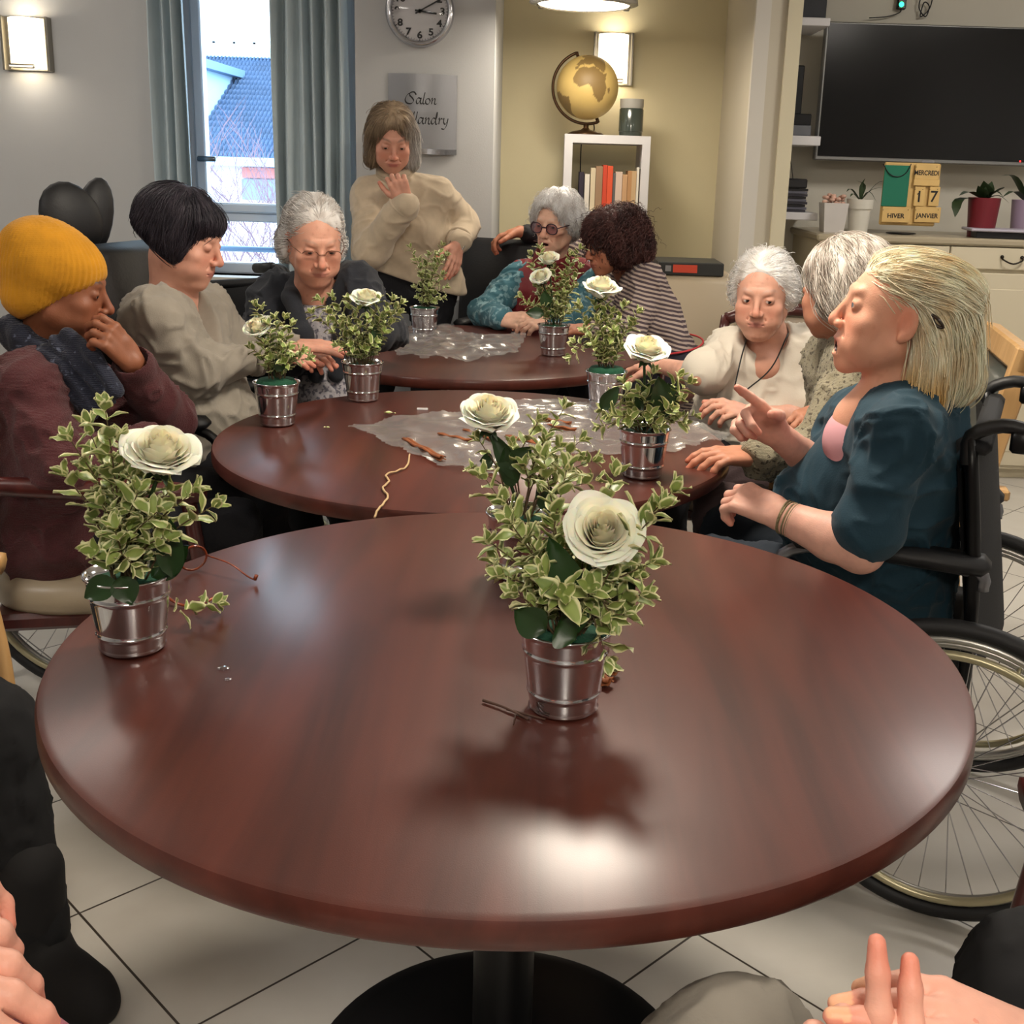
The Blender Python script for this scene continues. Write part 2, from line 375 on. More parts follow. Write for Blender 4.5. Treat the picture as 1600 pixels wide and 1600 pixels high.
def head_mesh(p):
    'head in its own frame: x right, y forward, z up; returns V,F,C'
    f = Fld(p.get('vox', .0026)); jw = p.get('jaw', 1.); ns = p.get('nose', 1.); fat = p.get('fat', 0.)
    f.u(ell((0, -.018, .038), (.075, .094, .078)), .01)
    f.u(ell((0, .022, -.015), (.062+fat*.5, .070, .088)), .03)
    for s in (-1, 1):
        f.u(cone((s*.052*jw, -.002, -.05), (s*.020*jw, .062, -.088), .015+fat, .013+fat*.7), .03)
        f.u(ell((s*.040, .060, -.022), (.023+fat*.5, .020+fat*.4, .020)), .018)
        f.u(ell((s*.036, .058, -.055), (.022+fat, .02+fat, .026)), .02)
    f.u(sph((0, .072, -.092), .0165+fat*.3), .02)
    if fat > .003: f.u(ell((0, .035, -.100), (.04, .04, .022)), .02)
    f.u(cone((-.028, .078, .030), (.028, .078, .030), .0082, .0082), .016)
    for s in (-1, 1): f.s(ell((s*.031, .099, .0075), (.0165, .016, .0125)), .012)
    if p.get('hollow', 0): 
        for s in (-1, 1): f.s(ell((s*.056, .062, -.05), (.014, .025, .022)), .02)
    # lids
    for s in (-1, 1):
        f.u(ell((s*.031, .0755, .008), (.0150, .0140, .0135)), .003)
        op = p.get('eye', .0032)
        if op > 0: f.s(ell((s*.031, .0915, .0065-p.get('down', 0)*.002), (.0125, .0085, op)), .002)
        # upper lid fold, bags
        f.s(cone((s*.020, .0895, .0185), (s*.043, .0845, .0165), .0016, .0016), .004)
        if p.get('age', 1): f.s(cone((s*.020, .0905, -.0065), (s*.042, .0845, -.0045), .0014, .0014), .005)
    f.u(ell((0, .078, -.058), (.031, .020, .026)), .016)
    # nose
    f.u(cone((0, .086, .018), (0, .106+.006*(ns-1), -.018), .0068, .0085*ns), .009); f.u(sph((0, .1085+.010*(ns-1), -.0255), .0098*ns), .008)
    for s in (-1, 1):
        f.u(ell((s*.0115*ns, .0985, -.030), (.0075, .010, .0075)), .006); f.s(ell((s*.0062*ns, .1045, -.0365), (.0032, .005, .0035)), .003)
        if p.get('age', 1): f.s(cone((s*.019, .0945, -.034), (s*.030, .0800, -.058), .0016, .0016), .007)
        if p.get('age', 1) > 1: f.s(cone((s*.025, .0800, -.066), (s*.024, .0740, -.086), .0014, .0014), .006)
    for k in range(int(p.get('age', 1)*2)):
        f.s(cone((-.030, .083-.003*k, .048+.010*k), (.030, .083-.003*k, .047+.010*k), .0008, .0008), .004)
    # mouth
    mo = p.get('mouth', 0)
    if mo > 0:
        f.u(ell((0, .0915, -.0545), (.021, .009, .0045)), .004); f.u(ell((0, .087, -.066-mo), (.018, .010, .0055)), .005)
        f.s(ell((0, .096, -.060-mo*.5), (.0165, .020, .0035+mo*.5)), .002)
    else:
        f.u(ell((0, .0925, -.0555), (.022, .0075, .0042)), .004); f.u(ell((0, .0915, -.0635), (.019, .0075, .005)), .004)
        f.s(cone((-.0235, .0935, -.0602), (.0235, .0935, -.0602), .0011, .0011), .0025)
    # ears
    if p.get('ears', 1):
        for s in (-1, 1):
            R = rotz(s*.5)
            f.u(ell((s*.077, -.010, -.004), (.0065, .0175, .030), R), .006); f.s(ell((s*.083, -.006, -.001), (.005, .010, .017), R), .004)
            f.u(ell((s*.076, -.004, -.028), (.006, .008, .009)), .005)
    for a, b, ra, rb in p['neckl']: f.u(cone(a, b, ra, rb), .022)
    f.run(); V, F = f.mesh(); V = smoothv(V, F, 1, .35)
    C = face_color(V, p['skin'], p.get('lip', (176, 96, 88)), p.get('brow', (150, 130, 110)), p.get('browa', .6), p.get('age', 1))
    if mo > 0:
        m = (np.abs(V[:, 0]) < .017) & (np.abs(V[:, 2]+.060+mo*.5) < .004+mo*.5) & (V[:, 1] < .093) & (V[:, 1] > .06); C[m] = srgb((70, 25, 25))
    return V, F, C
def hand_prims(w, d, n, side, curl=(.5, .5, .5, .5), sc=1., thumb=.5, spread=.1, tipk=.84):
    'w wrist, d pointing direction, n out of the palm, side +1: thumb on cross(d,n)'
    w = np.array(w, float); d = unit(d); n = np.array(n, float); n = unit(n-d*(n@d)); s = np.cross(d, n)*side; out = []; tips = []
    L = (.070, .078, .072, .056)
    for i in range(4):
        a = w+d*.008*sc+s*(.016-.011*i)*sc; b = w+(d*(.086-.004*abs(i-1))+s*(.0295-.0195*i))*sc
        out.append((cone(a, b, .0135*sc, .0105*sc), .010))
        dd = unit(d+s*spread*(1.2-.8*i)); c = curl[i]; ang = 0; p = b; r = .0092*sc
        for q, (fr, k) in enumerate(((.44, .8), (.31, 1.15), (.25, .75))):
            ang += c*k; v = dd*math.cos(ang)+n*math.sin(ang); e = p+v*L[i]*fr*sc; r2 = r*(.92 if q < 1 else tipk**.5 if q < 2 else tipk)
            out.append((cone(p, e, r*(1.04 if q else 1), r2), .0035)); p = e; r = r2
        tips.append((p, v, -dd*math.sin(ang)*-1-n*math.cos(ang)))
    p = w+(d*.022+s*.020)*sc; out.append((cone(w+d*.012*sc+s*.008*sc, p+d*.02*sc, .016*sc, .015*sc), .012))
    v1 = unit(d*.72+s*(.85-thumb*.4)+n*(.15+.5*thumb)); e = p+v1*.044*sc; out.append((cone(p, e, .0145*sc, .011*sc), .010))
    v2 = unit(v1+d*.35+n*.35*thumb-s*.25*thumb); e2 = e+v2*.032*sc; out.append((cone(e, e2, .0108*sc, .0098*sc), .004)); e3 = e2+unit(v2+d*.2-s*.3*thumb)*.024*sc; out.append((cone(e2, e3, .0098*sc, .008*sc), .003))
    tips.append((e3, v2, s))
    out.append((cone(w+d*.03*sc+n*.004*sc-s*.012*sc, w+d*.06*sc+n*.004*sc-s*.014*sc, .014*sc, .012*sc), .010))
    return out, tips
def limb_mesh(cones, hand, vox, skin, nail=None):
    f = Fld(vox)
    for a, b, ra, rb in cones: f.u(cone(a, b, ra, rb), .012)
    tips = []
    if hand:
        pr, tips = hand
        for q, k in pr: f.u(q, k)
    f.run(); V, F = f.mesh(); C = np.tile(srgb(skin), (len(V), 1)); C *= (1+.10*vnoise(V, 45, 2)+.06*vnoise(V, 160, 4))[:, None]
    red = srgb(tuple(np.array(skin)*np.array([1., .72, .66])))
    N = vnormals(V, F)
    for t, v, dn in tips:
        r = np.linalg.norm(V-t, axis=1); wt = (np.exp(-(r/.018)**2)*.55)[:, None]; C = C*(1-wt)+red*wt
        if nail is not None:
            m = (np.linalg.norm(V-(t-v*.002), axis=1) < .0105) & ((N@unit(dn)) > .45); C[m] = srgb(nail)
    return V, F, C
def xf(part, R, c): V, F, C = part; return V@R.T+c, F, C
def strands(fld, V, N, rnd, count, steps, step, flow, r0, color, lift=.002, curl=0, curlf=300, start=None, off=(.0005, .004)):
    'fine locks that run over a hair volume'
    idx = rnd.choice(len(V), count); P = V[idx].copy()
    if start is not None:
        k = start(P); P = P[k]; count = len(P)
    offs = rnd.uniform(off[0], off[1], count); offs[rnd.rand(count) < .06] *= 2.2
    ph = rnd.uniform(0, 6.28, count); jit = rnd.normal(0, 1, (count, 3))*.22
    path = [P]
    T = None
    for s in range(steps):
        g = fld.grad(P); d = flow(P, g)+jit
        d = d-g*np.sum(d*g, 1, keepdims=True); d /= np.linalg.norm(d, axis=1, keepdims=True)+1e-9
        if T is not None: d = d*.6+T*.4; d /= np.linalg.norm(d, axis=1, keepdims=True)+1e-9
        T = d
        P = P+d*step; g = fld.grad(P); P = P-g*(fld.sample(P)-offs*(1+s*lift*60))[:, None]
        if curl:
            side = np.cross(d, g); Q = P+side*(curl*np.sin(s*curlf*step+ph))[:, None]+g*(curl*.8*np.cos(s*curlf*step+ph))[:, None]; path.append(Q)
        else: path.append(P)
    A = np.stack(path, 1); m = steps+1
    tt = np.gradient(A, axis=1); tt /= np.linalg.norm(tt, axis=2, keepdims=True)+1e-9
    up = np.array([.3, .5, .81]); a = np.cross(tt, up); a /= np.linalg.norm(a, axis=2, keepdims=True)+1e-9; b = np.cross(tt, a)
    prof = (r0*np.array([.8]+[1]*(m-2)+[.15]) if m > 2 else np.full(m, r0))[None, :, None]*rnd.uniform(.6, 1.4, (count, 1, 1))
    rings = [A+prof*(math.cos(k*2.0944)*a+math.sin(k*2.0944)*b) for k in range(3)]
    VV = np.stack(rings, 2).reshape(-1, 3); base = (np.arange(count)[:, None]*m+np.arange(m-1)[None, :]).ravel()*3
    Fs = np.concatenate([np.stack([base+k, base+(k+1) % 3, base+3+(k+1) % 3, base+3+k], 1) for k in range(3)])
    cc = np.repeat(color(A.reshape(-1, 3), np.repeat(rnd.rand(count), m)), 3, axis=0)
    return VV, Fs, cc
def hair(p, seed):
    h = p['hair']; f = Fld(h.get('vox', .004))
    for q in h['u']: f.u(q[0], q[1])
    for q in h.get('s', []): f.s(q[0], q[1])
    f.run(); V, F = f.mesh(); N = vnormals(V, F)
    amp = h.get('lump', .003); fr = h.get('lumpf', 45); st = np.array(h.get('stretch', (1, 1, .35)))
    V2 = V+N*(amp*vnoise(V*st, fr, seed)+amp*.5*vnoise(V*st, fr*2.3, seed+1))[:, None]
    c1, c2 = np.minimum(srgb(h['c'][0])*1.25, .93), np.minimum(srgb(h['c'][1])*1.25, .93); gr = h.get('grad')
    def color(P, r):
        t = np.clip(.5+.55*vnoise(P*st, 60, seed+2)+.6*(r-.5), 0, 1)[:, None]; c = c1*(1-t)+c2*t
        if gr is not None: g = np.clip(gr[1](P), 0, 1)[:, None]; c = c*(1-g)+srgb(gr[0])*g*(.8+.4*r[:, None])
        return c
    rnd = np.random.RandomState(seed); parts = [(V2, F, color(V2, np.full(len(V2), .4)))]
    parts.append(strands(f, V, N, rnd, h.get('n', 1400), h.get('steps', 8), h.get('step', .009), h['flow'], h.get('r', .0007), color, curl=h.get('curl', 0), curlf=h.get('curlf', 300), off=h.get('off', (.0005, .004)), lift=h.get('lift', .002)))
    return join(parts)
def A3_(*q): return np.array(q)
def cloth(name, ops, subs, vox, m, parent, folds=.004, ff=14, seed=1, k=.045, st=(1, 1, 1), smooth=1, extra=None, calm=()):
    f = Fld(vox)
    for q in ops:
        f.u(q[0], q[1]) if isinstance(q[0], tuple) else f.u(q, k)
    for q in subs: f.s(q[0], q[1])
    f.run(); V, F = f.mesh(); V = smoothv(V, F, smooth, .4); N = vnormals(V, F)
    S = np.array(st)
    wv = V+.03*np.stack([vnoise(V, 9, seed+5), vnoise(V, 9, seed+6), vnoise(V, 9, seed+7)], 1)
    n1 = 2*(1-np.abs(vnoise(wv*S*A3_(1.25, .9, .8), ff*1.15, seed)))**3-1; n2 = 2*(1-np.abs(vnoise((wv+.02*n1[:, None])*S*A3_(.8, 1.2, 1.1), ff*2.4, seed+1)))**3-1
    wt = np.ones(len(V))
    for q in subs: wt = np.minimum(wt, np.clip(np.abs(q[0][2](V[:, 0], V[:, 1], V[:, 2]))/.030, .04, 1))
    for q, r_ in calm: wt = np.minimum(wt, np.clip(np.linalg.norm(V-q, axis=1)/r_-.35, .03, 1))
    V = V+N*((folds*.9*n1+folds*.6*n2)*wt)[:, None]
    if extra: V = extra(V, N)
    return build(name, V, F, m, parent)
def torso_ops(j, w=1., depth=.105, belly=.0, bust=0., fwd=(0, 0, 0)):
    N, S1, S2, H1, H2 = (np.array(j[q], float) for q in ('neck', 's1', 's2', 'h1', 'h2')); fw = unit(fwd); o = []
    for S, Hh in ((S1, H1), (S2, H2)):
        top = S*.62+N*.38+(Hh-S)*.16; o.append(cone(top, Hh, depth*.92, depth*1.12))
        o.append(cone(S, N*.75+S*.25, .052, .055))
    o.append(cone(S1, S2, .054, .054)); mid = (H1+H2)/2; ch = (S1+S2)/2
    o.append(cone(ch*.7+mid*.3, mid, depth*1.02, depth*1.15))
    if belly: o.append(ell(mid*.66+ch*.34+fw*.05, (.13+belly, .13+belly, .13+belly)))
    if bust:
        sd = unit(S2-S1)
        for s in (-1, 1): o.append(ell(ch*.62+mid*.38+fw*.07+sd*s*.075, (bust, bust, bust)))
    return o
def sleeve_ops(S, E, W, r=(.062, .052, .043), end=1.):
    S, E, W = (np.array(q, float) for q in (S, E, W)); W2 = E+(W-E)*end
    return [(cone(S, E, r[0], r[1]), .03), (cone(E, W2, r[1], r[2]), .022)]
def legs(root, j, m, shoe, r=(.085, .062, .048)):
    ops = [(cone(j['h1'], j['h2'], .10, .10), .04)]
    for a in ('1', '2'):
        if 'k'+a in j:
            ops.append((cone(j['h'+a], j['k'+a], r[0]+.005, r[1]+.008), .03)); ops.append((cone(j['k'+a], j['f'+a], r[1], r[2]), .03))
    cloth('trousers', ops, [], .010, m, root, folds=.005, ff=10, seed=9, k=.03)
    for a in ('1', '2'):
        if 'f'+a in j and shoe:
            ft = np.array(j['f'+a], float); dr = unit(np.array(j['toe'], float)*[1, 1, 0]); z = ft[2]
            f = Fld(.006); f.u(cone(ft+[0, 0, -.01], ft-[0, 0, .04], .042, .040), .02); f.u(cone([*(ft-dr*.03)[:2], .038], [*(ft+dr*.15)[:2], .033], .036, .033), .03)
            f.s(((-np.ones(3)*9), (np.ones(3)*9), lambda X, Y, Z: Z-.004+0*X+0*Y), .004)
            f.run(); V, F = f.mesh(); build('shoe', V, F, shoe, root)
def person(label, base, hd, j, p, seed=1, group=None):
    'hd = (centre, forward, up). j = joints. p = looks'
    root = thing('person', label, 'person', (*base, 0))
    c, fw, up = np.array(hd[0], float), unit(hd[1]), hd[2]; R = frame(fw, up); sc = p.get('scale', 1.)
    for k_ in list(j):
        if k_ != 'toe': j[k_] = np.array(j[k_], float)
    loc = lambda q: (np.array(q, float)-c)@R/sc
    N = np.array(j['neck'], float)
    nb = loc(N); p['neckl'] = [((0, -.018, -.055), nb*.8+np.array([0, -.018, -.055])*.2, p.get('neckr', .05), p.get('neckr', .05)), (nb*.8+np.array([0, -.018, -.055])*.2, nb, p.get('neckr', .05), .058)]
    for q in p.get('chest', []): p['neckl'].append((loc(q[0]), loc(q[1]), q[2]/sc, q[3]/sc))
    hm = head_mesh(p); wf_ = p.get('warp'); hm = (wf_(hm[0]), hm[1], hm[2]) if wf_ else hm; parts = [xf((hm[0]*sc, hm[1], hm[2]), R, c)]
    for a in p.get('arms', []): parts.append(limb_mesh(a['c'], a.get('hand'), a.get('vox', .003), p.get('armskin', p['skin']), a.get('nail')))
    fc = Fld(.011); ar = p.get('arms', [])
    fc.u(cone(j['neck'], (j['h1']+j['h2'])/2, .05, .08), .03); fc.u(cone(j['s1'], j['s2'], .03, .03), .03)
    for k_ in '12':
        if 'f'+k_ in j: fc.u(cone(j['h'+k_], j['k'+k_], .05, .04), .03); fc.u(cone(j['k'+k_], j['f'+k_], .04, .03), .02)
        if len(ar) >= int(k_):
            E_, W_ = ar[int(k_)-1]['ew']; S_ = min((j['s1'], j['s2']), key=lambda q: np.linalg.norm(q-E_)) if len(ar) == 1 else j['s'+k_]
            fc.u(cone(S_, E_, .03, .028), .02); fc.u(cone(E_, E_*.5+W_*.5, .028, .024), .02)
    fc.run(); V_, F_ = fc.mesh(); parts.append((V_, F_, np.tile(srgb(p['skin']), (len(V_), 1))))
    V, F, C = join(parts); body = build('body', V, F, SKIN, root, colors=C)
    if p.get('eye', .0032) > 0:
        for s in (-1, 1):
            ec = np.array([s*.031, .0752, .0075]); mb = MB(); mb.ball((0, 0, 0), .0132, 24)
            vv = np.array(mb.v); gz = unit(p.get('gaze', (0, 1, -.1))); dd = vv@gz/.0132
            cc = np.where((dd > .955)[:, None], srgb((20, 15, 15)), np.where((dd > .84)[:, None], srgb(p.get('iris', (95, 85, 80))), srgb((205, 190, 182))))
            build('eye', (wf_(vv+ec) if wf_ else vv+ec)*sc@R.T+c, mb.f, EYEW, root, colors=cc)
    if 'hair' in p:
        V, F, C = hair(p, seed); V = wf_(V) if wf_ else V; build('hair', V*sc@R.T+c, F, HAIR, root, colors=C)
    return root, R, c
def glasses(root, R, c, m, w=.024, h=.019, rr=.0016, lens=None, half=False, sc=1., round_=2.6):
    mb = MB(); lz = MB(); T = lambda q: R@(np.array(q, float)*sc)+c
    for s in (-1, 1):
        ring = []
        for k in range(28):
            a = 2*PI*k/28; e = 2/round_; x = abs(math.cos(a))**e*(1 if math.cos(a) > 0 else -1); z = abs(math.sin(a))**e*(1 if math.sin(a) > 0 else -1)
            ring.append(np.array([s*.034+w*x, .1035-.006*abs(x*w*s+s*.034)/.05, .002+h*z]))
        if half: mb.tube([T(q) for q in ring if q[2] > .004], rr, 6)
        else: mb.tube([T(q) for q in ring], rr, 6, closed=True)
        n = len(lz.v); lz.add([T(q) for q in ring]+[T(q-np.array([0, .0012, 0])) for q in ring], [tuple(range(28)), tuple(range(28, 56))[::-1]])
        mb.tube([T((s*(.034+w), .099, .008)), T((s*.074, .06, .010)), T((s*.081, .0, .008)), T((s*.080, -.02, -.008))], rr*.9, 6)
    mb.tube([T((-.010, .103, .006)), T((0, .1085, .009)), T((.010, .103, .006))], rr, 6)
    o = mb.build('glasses', m, root); h_ = len(lz.v)//2; nf = len(lz.f)//2
    for q in (0, 1): build('lens', np.array(lz.v[q*h_:(q+1)*h_]), [tuple(i-q*h_ for i in f_) for f_ in lz.f[q*nf:(q+1)*nf]], lens or clear('spectacle_lens', .12, .03), root, smooth=False)
    return o
# ================================================================ the room
WALL = mat('wall_white', (186, 186, 186), .85, bump=.12, bscale=220, var=.03, vscale=3)
WALLY = mat('wall_yellow', (214, 204, 170), .85, bump=.12, bscale=220, var=.03, vscale=3)
TRIMW = mat('trim_white', (205, 200, 190), .55)
CREAM = mat('trim_cream', (205, 196, 168), .6)
CEIL = mat('ceiling_white', (225, 222, 215), .9)
WY, PY, AY, TY, POY, ZC = 5.25, 5.12, 5.9, 5.8, 5.0, 2.62
def wallbox(name, lo, hi, m, **k): return struct(MB().box(lo, hi, **k).build(name, m, smooth=False))
def xa(px, Y, py=200): return at(px, py, Y)[0]
def za(py, Y, px=800): return at(px, py, Y)[2]
# floor with diagonal tiles
def floor_mat():
    m = mat('floor_tile', (178, 172, 162), .28, spec=.5); nt = m.node_tree; N = nt.nodes; L = nt.links; b = N['Principled BSDF']
    tc = N.new('ShaderNodeTexCoord'); mp = N.new('ShaderNodeMapping'); mp.vector_type = 'POINT'; mp.inputs['Rotation'].default_value = (0, 0, -PI/4); L.new(tc.outputs['Object'], mp.inputs[0])
    sx = N.new('ShaderNodeSeparateXYZ'); L.new(mp.outputs[0], sx.inputs[0]); T = .405
    def edge(sock, off):
        a = N.new('ShaderNodeMath'); a.operation = 'MULTIPLY_ADD'; a.inputs[1].default_value = 1/T; a.inputs[2].default_value = -off/T+50; L.new(sock, a.inputs[0])
        f = N.new('ShaderNodeMath'); f.operation = 'FRACT'; L.new(a.outputs[0], f.inputs[0])
        p = N.new('ShaderNodeMath'); p.operation = 'PINGPONG'; p.inputs[1].default_value = .5; L.new(f.outputs[0], p.inputs[0])
        l = N.new('ShaderNodeMath'); l.operation = 'FLOOR'; L.new(a.outputs[0], l.inputs[0]); return p, l
    pu, lu = edge(sx.outputs[0], .701); pv, lv = edge(sx.outputs[1], 1.07)
    mn = N.new('ShaderNodeMath'); mn.operation = 'MINIMUM'; L.new(pu.outputs[0], mn.inputs[0]); L.new(pv.outputs[0], mn.inputs[1])
    lt = N.new('ShaderNodeMath'); lt.operation = 'LESS_THAN'; lt.inputs[1].default_value = .0055; L.new(mn.outputs[0], lt.inputs[0])
    cb = N.new('ShaderNodeCombineXYZ'); L.new(lu.outputs[0], cb.inputs[0]); L.new(lv.outputs[0], cb.inputs[1])
    wn = N.new('ShaderNodeTexWhiteNoise'); L.new(cb.outputs[0], wn.inputs[0])
    nz = N.new('ShaderNodeTexNoise'); nz.inputs['Scale'].default_value = 5; nz.inputs['Detail'].default_value = 7; L.new(tc.outputs['Object'], nz.inputs[0])
    ad = N.new('ShaderNodeMath'); ad.operation = 'MULTIPLY_ADD'; ad.inputs[1].default_value = .25; L.new(wn.outputs[0], ad.inputs[0]); L.new(nz.outputs[0], ad.inputs[2])
    r = N.new('ShaderNodeValToRGB'); r.color_ramp.elements[0].position = .3; r.color_ramp.elements[1].position = .9; r.color_ramp.elements[0].color = (*lin((186, 180, 170)), 1); r.color_ramp.elements[1].color = (*lin((204, 200, 192)), 1); L.new(ad.outputs[0], r.inputs[0])
    mx = N.new('ShaderNodeMix'); mx.data_type = 'RGBA'; L.new(lt.outputs[0], mx.inputs[0]); L.new(r.outputs[0], mx.inputs[6]); mx.inputs[7].default_value = (*lin((62, 56, 50)), 1); L.new(mx.outputs[2], b.inputs['Base Color'])
    return m
wallbox('floor', (-3.4, -2.6, -.1), (3.4, 6.2, 0), floor_mat())
wallbox('ceiling', (-3.4, -2.6, ZC), (3.4, 6.2, ZC+.1), CEIL)
WX0, WX1, WZ0, WZ1 = xa(281, WY), xa(530, WY), .84, 2.32
mb = MB(); mb.box((-3.4, WY, 0), (WX0, WY+.25, ZC)); mb.box((WX1, WY, 0), (xa(556, WY)+.02, WY+.25, ZC)); mb.box((WX0, WY, 0), (WX1, WY+.25, WZ0)); mb.box((WX0, WY, WZ1), (WX1, WY+.25, ZC))
struct(mb.build('wall_back', WALL, smooth=False))
wallbox('wall_pillar', (xa(556, PY), PY, 0), (xa(771, PY), 6.2, ZC), WALL)
wallbox('wall_alcove', (xa(771, PY)-.01, AY, 0), (1.25, AY+.2, ZC), WALLY)
PX0, PX1 = xa(1172, POY), xa(1216, POY)
mb = MB(); mb.box((PX0, POY, 0), (PX1+.06, 6.1, ZC)); struct(mb.build('wall_post', mat('wall_post', (196, 188, 170), .8), smooth=False))
mb = MB(); mb.box((PX1, POY-.02, 0), (PX1+.06, POY+.001, ZC)); struct(mb.build('trim_1', CREAM, smooth=False))
mb = MB(); mb.box((PX0-.012, POY-.012, 0), (PX0+.05, POY+.02, ZC)); struct(mb.build('trim_2', TRIMW, smooth=False))
wallbox('wall_media', (PX1+.05, TY, 0), (3.4, TY+.2, ZC), mat('wall_media', (205, 200, 186), .8))
wallbox('wall_left', (-3.5, -2.6, 0), (-3.4, WY+.2, ZC), WALL)
wallbox('wall_right', (3.4, -2.6, 0), (3.5, 6.2, ZC), WALL)
wallbox('wall_front', (-3.5, -2.7, 0), (3.5, -2.6, ZC), WALL)
GREYP = mat('grey_wainscot', (150, 152, 156), .6)
wallbox('wainscot_back', (xa(556, PY)-.0, PY-.015, .0), (xa(771, PY), PY+.001, za(468, PY, 700)), GREYP)  # grey protective wainscot on the lower part of the pillar
# window 1
GL = clear('window_pane', .08, .02, (.93, .98, 1)); PVC = mat('window_plastic', (205, 212, 222), .35)
yw = WY+.12
def wz(py): return at(350, py, yw)[2]
fr = MB()
for (a, b) in ((WX0, WX0+.045), (WX1-.045, WX1)): fr.box((a, yw-.03, WZ0), (b, yw+.04, WZ1), bev=.006)
fr.box((WX0, yw-.03, WZ0), (WX1, yw+.04, WZ0+.05), bev=.006); fr.box((WX0, yw-.03, WZ1-.05), (WX1, yw+.04, WZ1), bev=.006)
fr.box((WX0, yw-.04, wz(345)), (WX1, yw+.04, wz(331)), bev=.006); fr.box((WX0+.03, yw-.055, wz(331)), (WX1-.03, yw+.02, wz(316)), bev=.008)
fr.box((WX0+.045, yw-.055, wz(331)), (WX0+.09, yw+.02, WZ1-.05), bev=.006); fr.box((WX1-.09, yw-.055, wz(331)), (WX1-.045, yw+.02, WZ1-.05), bev=.006)
wf = struct(fr.build('window_1', PVC, smooth=False))
MB().box((WX0+.04, yw, WZ0+.04), (WX1-.04, yw+.006, WZ1-.04)).build('window_pane', GL, wf, smooth=False)
MB().box((WX0-.02, WY-.10, WZ0-.03), (WX1+.02, yw-.03, WZ0)).build('window_sill', TRIMW, wf, smooth=False)
hb = MB(); hb.box((WX0+.055, yw-.075, at(350, 249, yw)[2]-.012), (WX0+.14, yw-.058, at(350, 249, yw)[2]+.012), bev=.005); hb.build('window_handle', mat('handle_grey', (120, 130, 140), .3, 1), wf)
area('window_portal', ((WX0+WX1)/2, WY+.3, (WZ0+WZ1)/2), WX1-WX0, 1, (1, 1, 1), (PI/2, 0, PI), 'RECTANGLE', portal=True, sy=WZ1-WZ0).rotation_euler = (-PI/2, 0, 0)
# outside: railing, house, flat roofed building, trees
mb = MB()
zr = at(350, 388, WY+.45)[2]; mb.tube([(WX0-.3, WY+.45, zr), (WX1+.3, WY+.45, zr)], .014, 8)
for k in range(3): mb.tube([(WX0-.2+k*.85, WY+.45, zr), (WX0-.2+k*.85, WY+.45, -.4)], .012, 6)
tag(mb.build('balcony_railing', mat('railing_blue', (95, 120, 150), .4, .6)), 'blue grey metal balcony railing crossing the lower window pane', 'railing')
root = thing('house', 'pale house with blue grey tiled roof seen through the window', 'house', (at(350, 240, 17)[0], 17, -4))
hx0, hx1 = at(200, 240, 17)[0], at(620, 240, 17)[0]; ez = at(350, 247, 16.6)[2]; rz = at(350, 90, 20)[2]
rows = 19; mb = MB(); nx = 260
for r_ in range(rows):
    y0 = 16.4+3.6*r_/rows; y1 = 16.4+3.6*(r_+1.12)/rows; z0 = ez+(rz-ez)*r_/rows+.05; z1 = ez+(rz-ez)*(r_+1.12)/rows
    vs = [];
    for i in range(nx+1):
        x = hx0+(hx1-hx0)*i/nx; dz = .035*math.sin(i*PI/2)
        vs += [(x, y0, z0-.04+dz), (x, y0, z0+dz), (x, y1, z1+dz)]
    mb.add(vs, [(i*3+k, i*3+3+k, i*3+4+k, i*3+1+k) for i in range(nx) for k in (0, 1)])
mb.build('roof', mat('roof_tiles', (66, 90, 122), .6, var=.2, vscale=3), root, smooth=False)
mb = MB(); mb.box((hx0, 16.7, -4), (hx1, 22, ez+.05)); mb.build('wall', mat('facade_white', (205, 205, 215), .8), root, smooth=False)
MB().box((hx0, 19.9, rz), (hx1, 20.2, rz+.12)).build('ridge', mat('gutter_blue', (150, 175, 205), .5), root, smooth=False); mb = MB(); mb.box((hx0, 16.35, ez-.10), (hx1, 16.5, ez+.02)); mb.build('gutter', mat('gutter_blue', (150, 175, 205), .5), root, smooth=False)
dx = at(290, 170, 17)[0]; mb = MB(); dz0, dz1 = at(290, 195, 17)[2], at(290, 110, 17.8)[2]
mb.box((dx-1.4, 17.0, dz0), (dx+.15, 19, dz1)); mb.build('dormer', mat('dormer_white', (160, 195, 225), .7), root, smooth=False)
MB().box((dx-1.5, 16.9, dz1), (dx+.30, 19.2, dz1+.12)).build('dormer_roof', mat('dormer_roof', (100, 130, 160), .6), root, smooth=False)
for k, px in enumerate((296, 400)):
    x = at(px, 270, 16.7)[0]; f_ = MB().box((x-.18, 16.62, at(px, 278, 16.7)[2]), (x+.28, 16.72, at(px, 262, 16.7)[2])).build('awning', mat('awning_red', (190, 120, 115), .8), root, smooth=False)
x = at(408, 290, 16.7)[0]; MB().box((x-.25, 16.6, at(px, 312, 16.7)[2]), (x+.25, 16.71, at(px, 280, 16.7)[2])).build('window', mat('far_glass', (110, 125, 150), .3), root, smooth=False)
mb = MB(); fx0, fx1 = at(250, 60, 30)[0], at(352, 60, 30)[0]; mb.box((fx0-2, 30, -4), (fx1, 36, at(330, 45, 30)[2]))
root2 = thing('building', 'light blue flat roofed building far behind the tiled roof', 'building', (fx1, 30, -4)); mb.build('wall', mat('far_building', (140, 175, 215), .8), root2, smooth=False)
mb = MB(); zt = at(330, 64, 26)[2]; zb = at(330, 86, 26)[2]; a0, a1 = at(270, 60, 26)[0], at(620, 60, 26)[0]
mb.box((a0, 26, zb-.05), (a1, 26.2, zb+.03)); mb.box((a0, 26, zt-.04), (a1, 26.1, zt+.03))
for k in range(12): mb.box((a0+(a1-a0)*k/11-.03, 26, zb), (a0+(a1-a0)*k/11+.03, 26.06, zt))
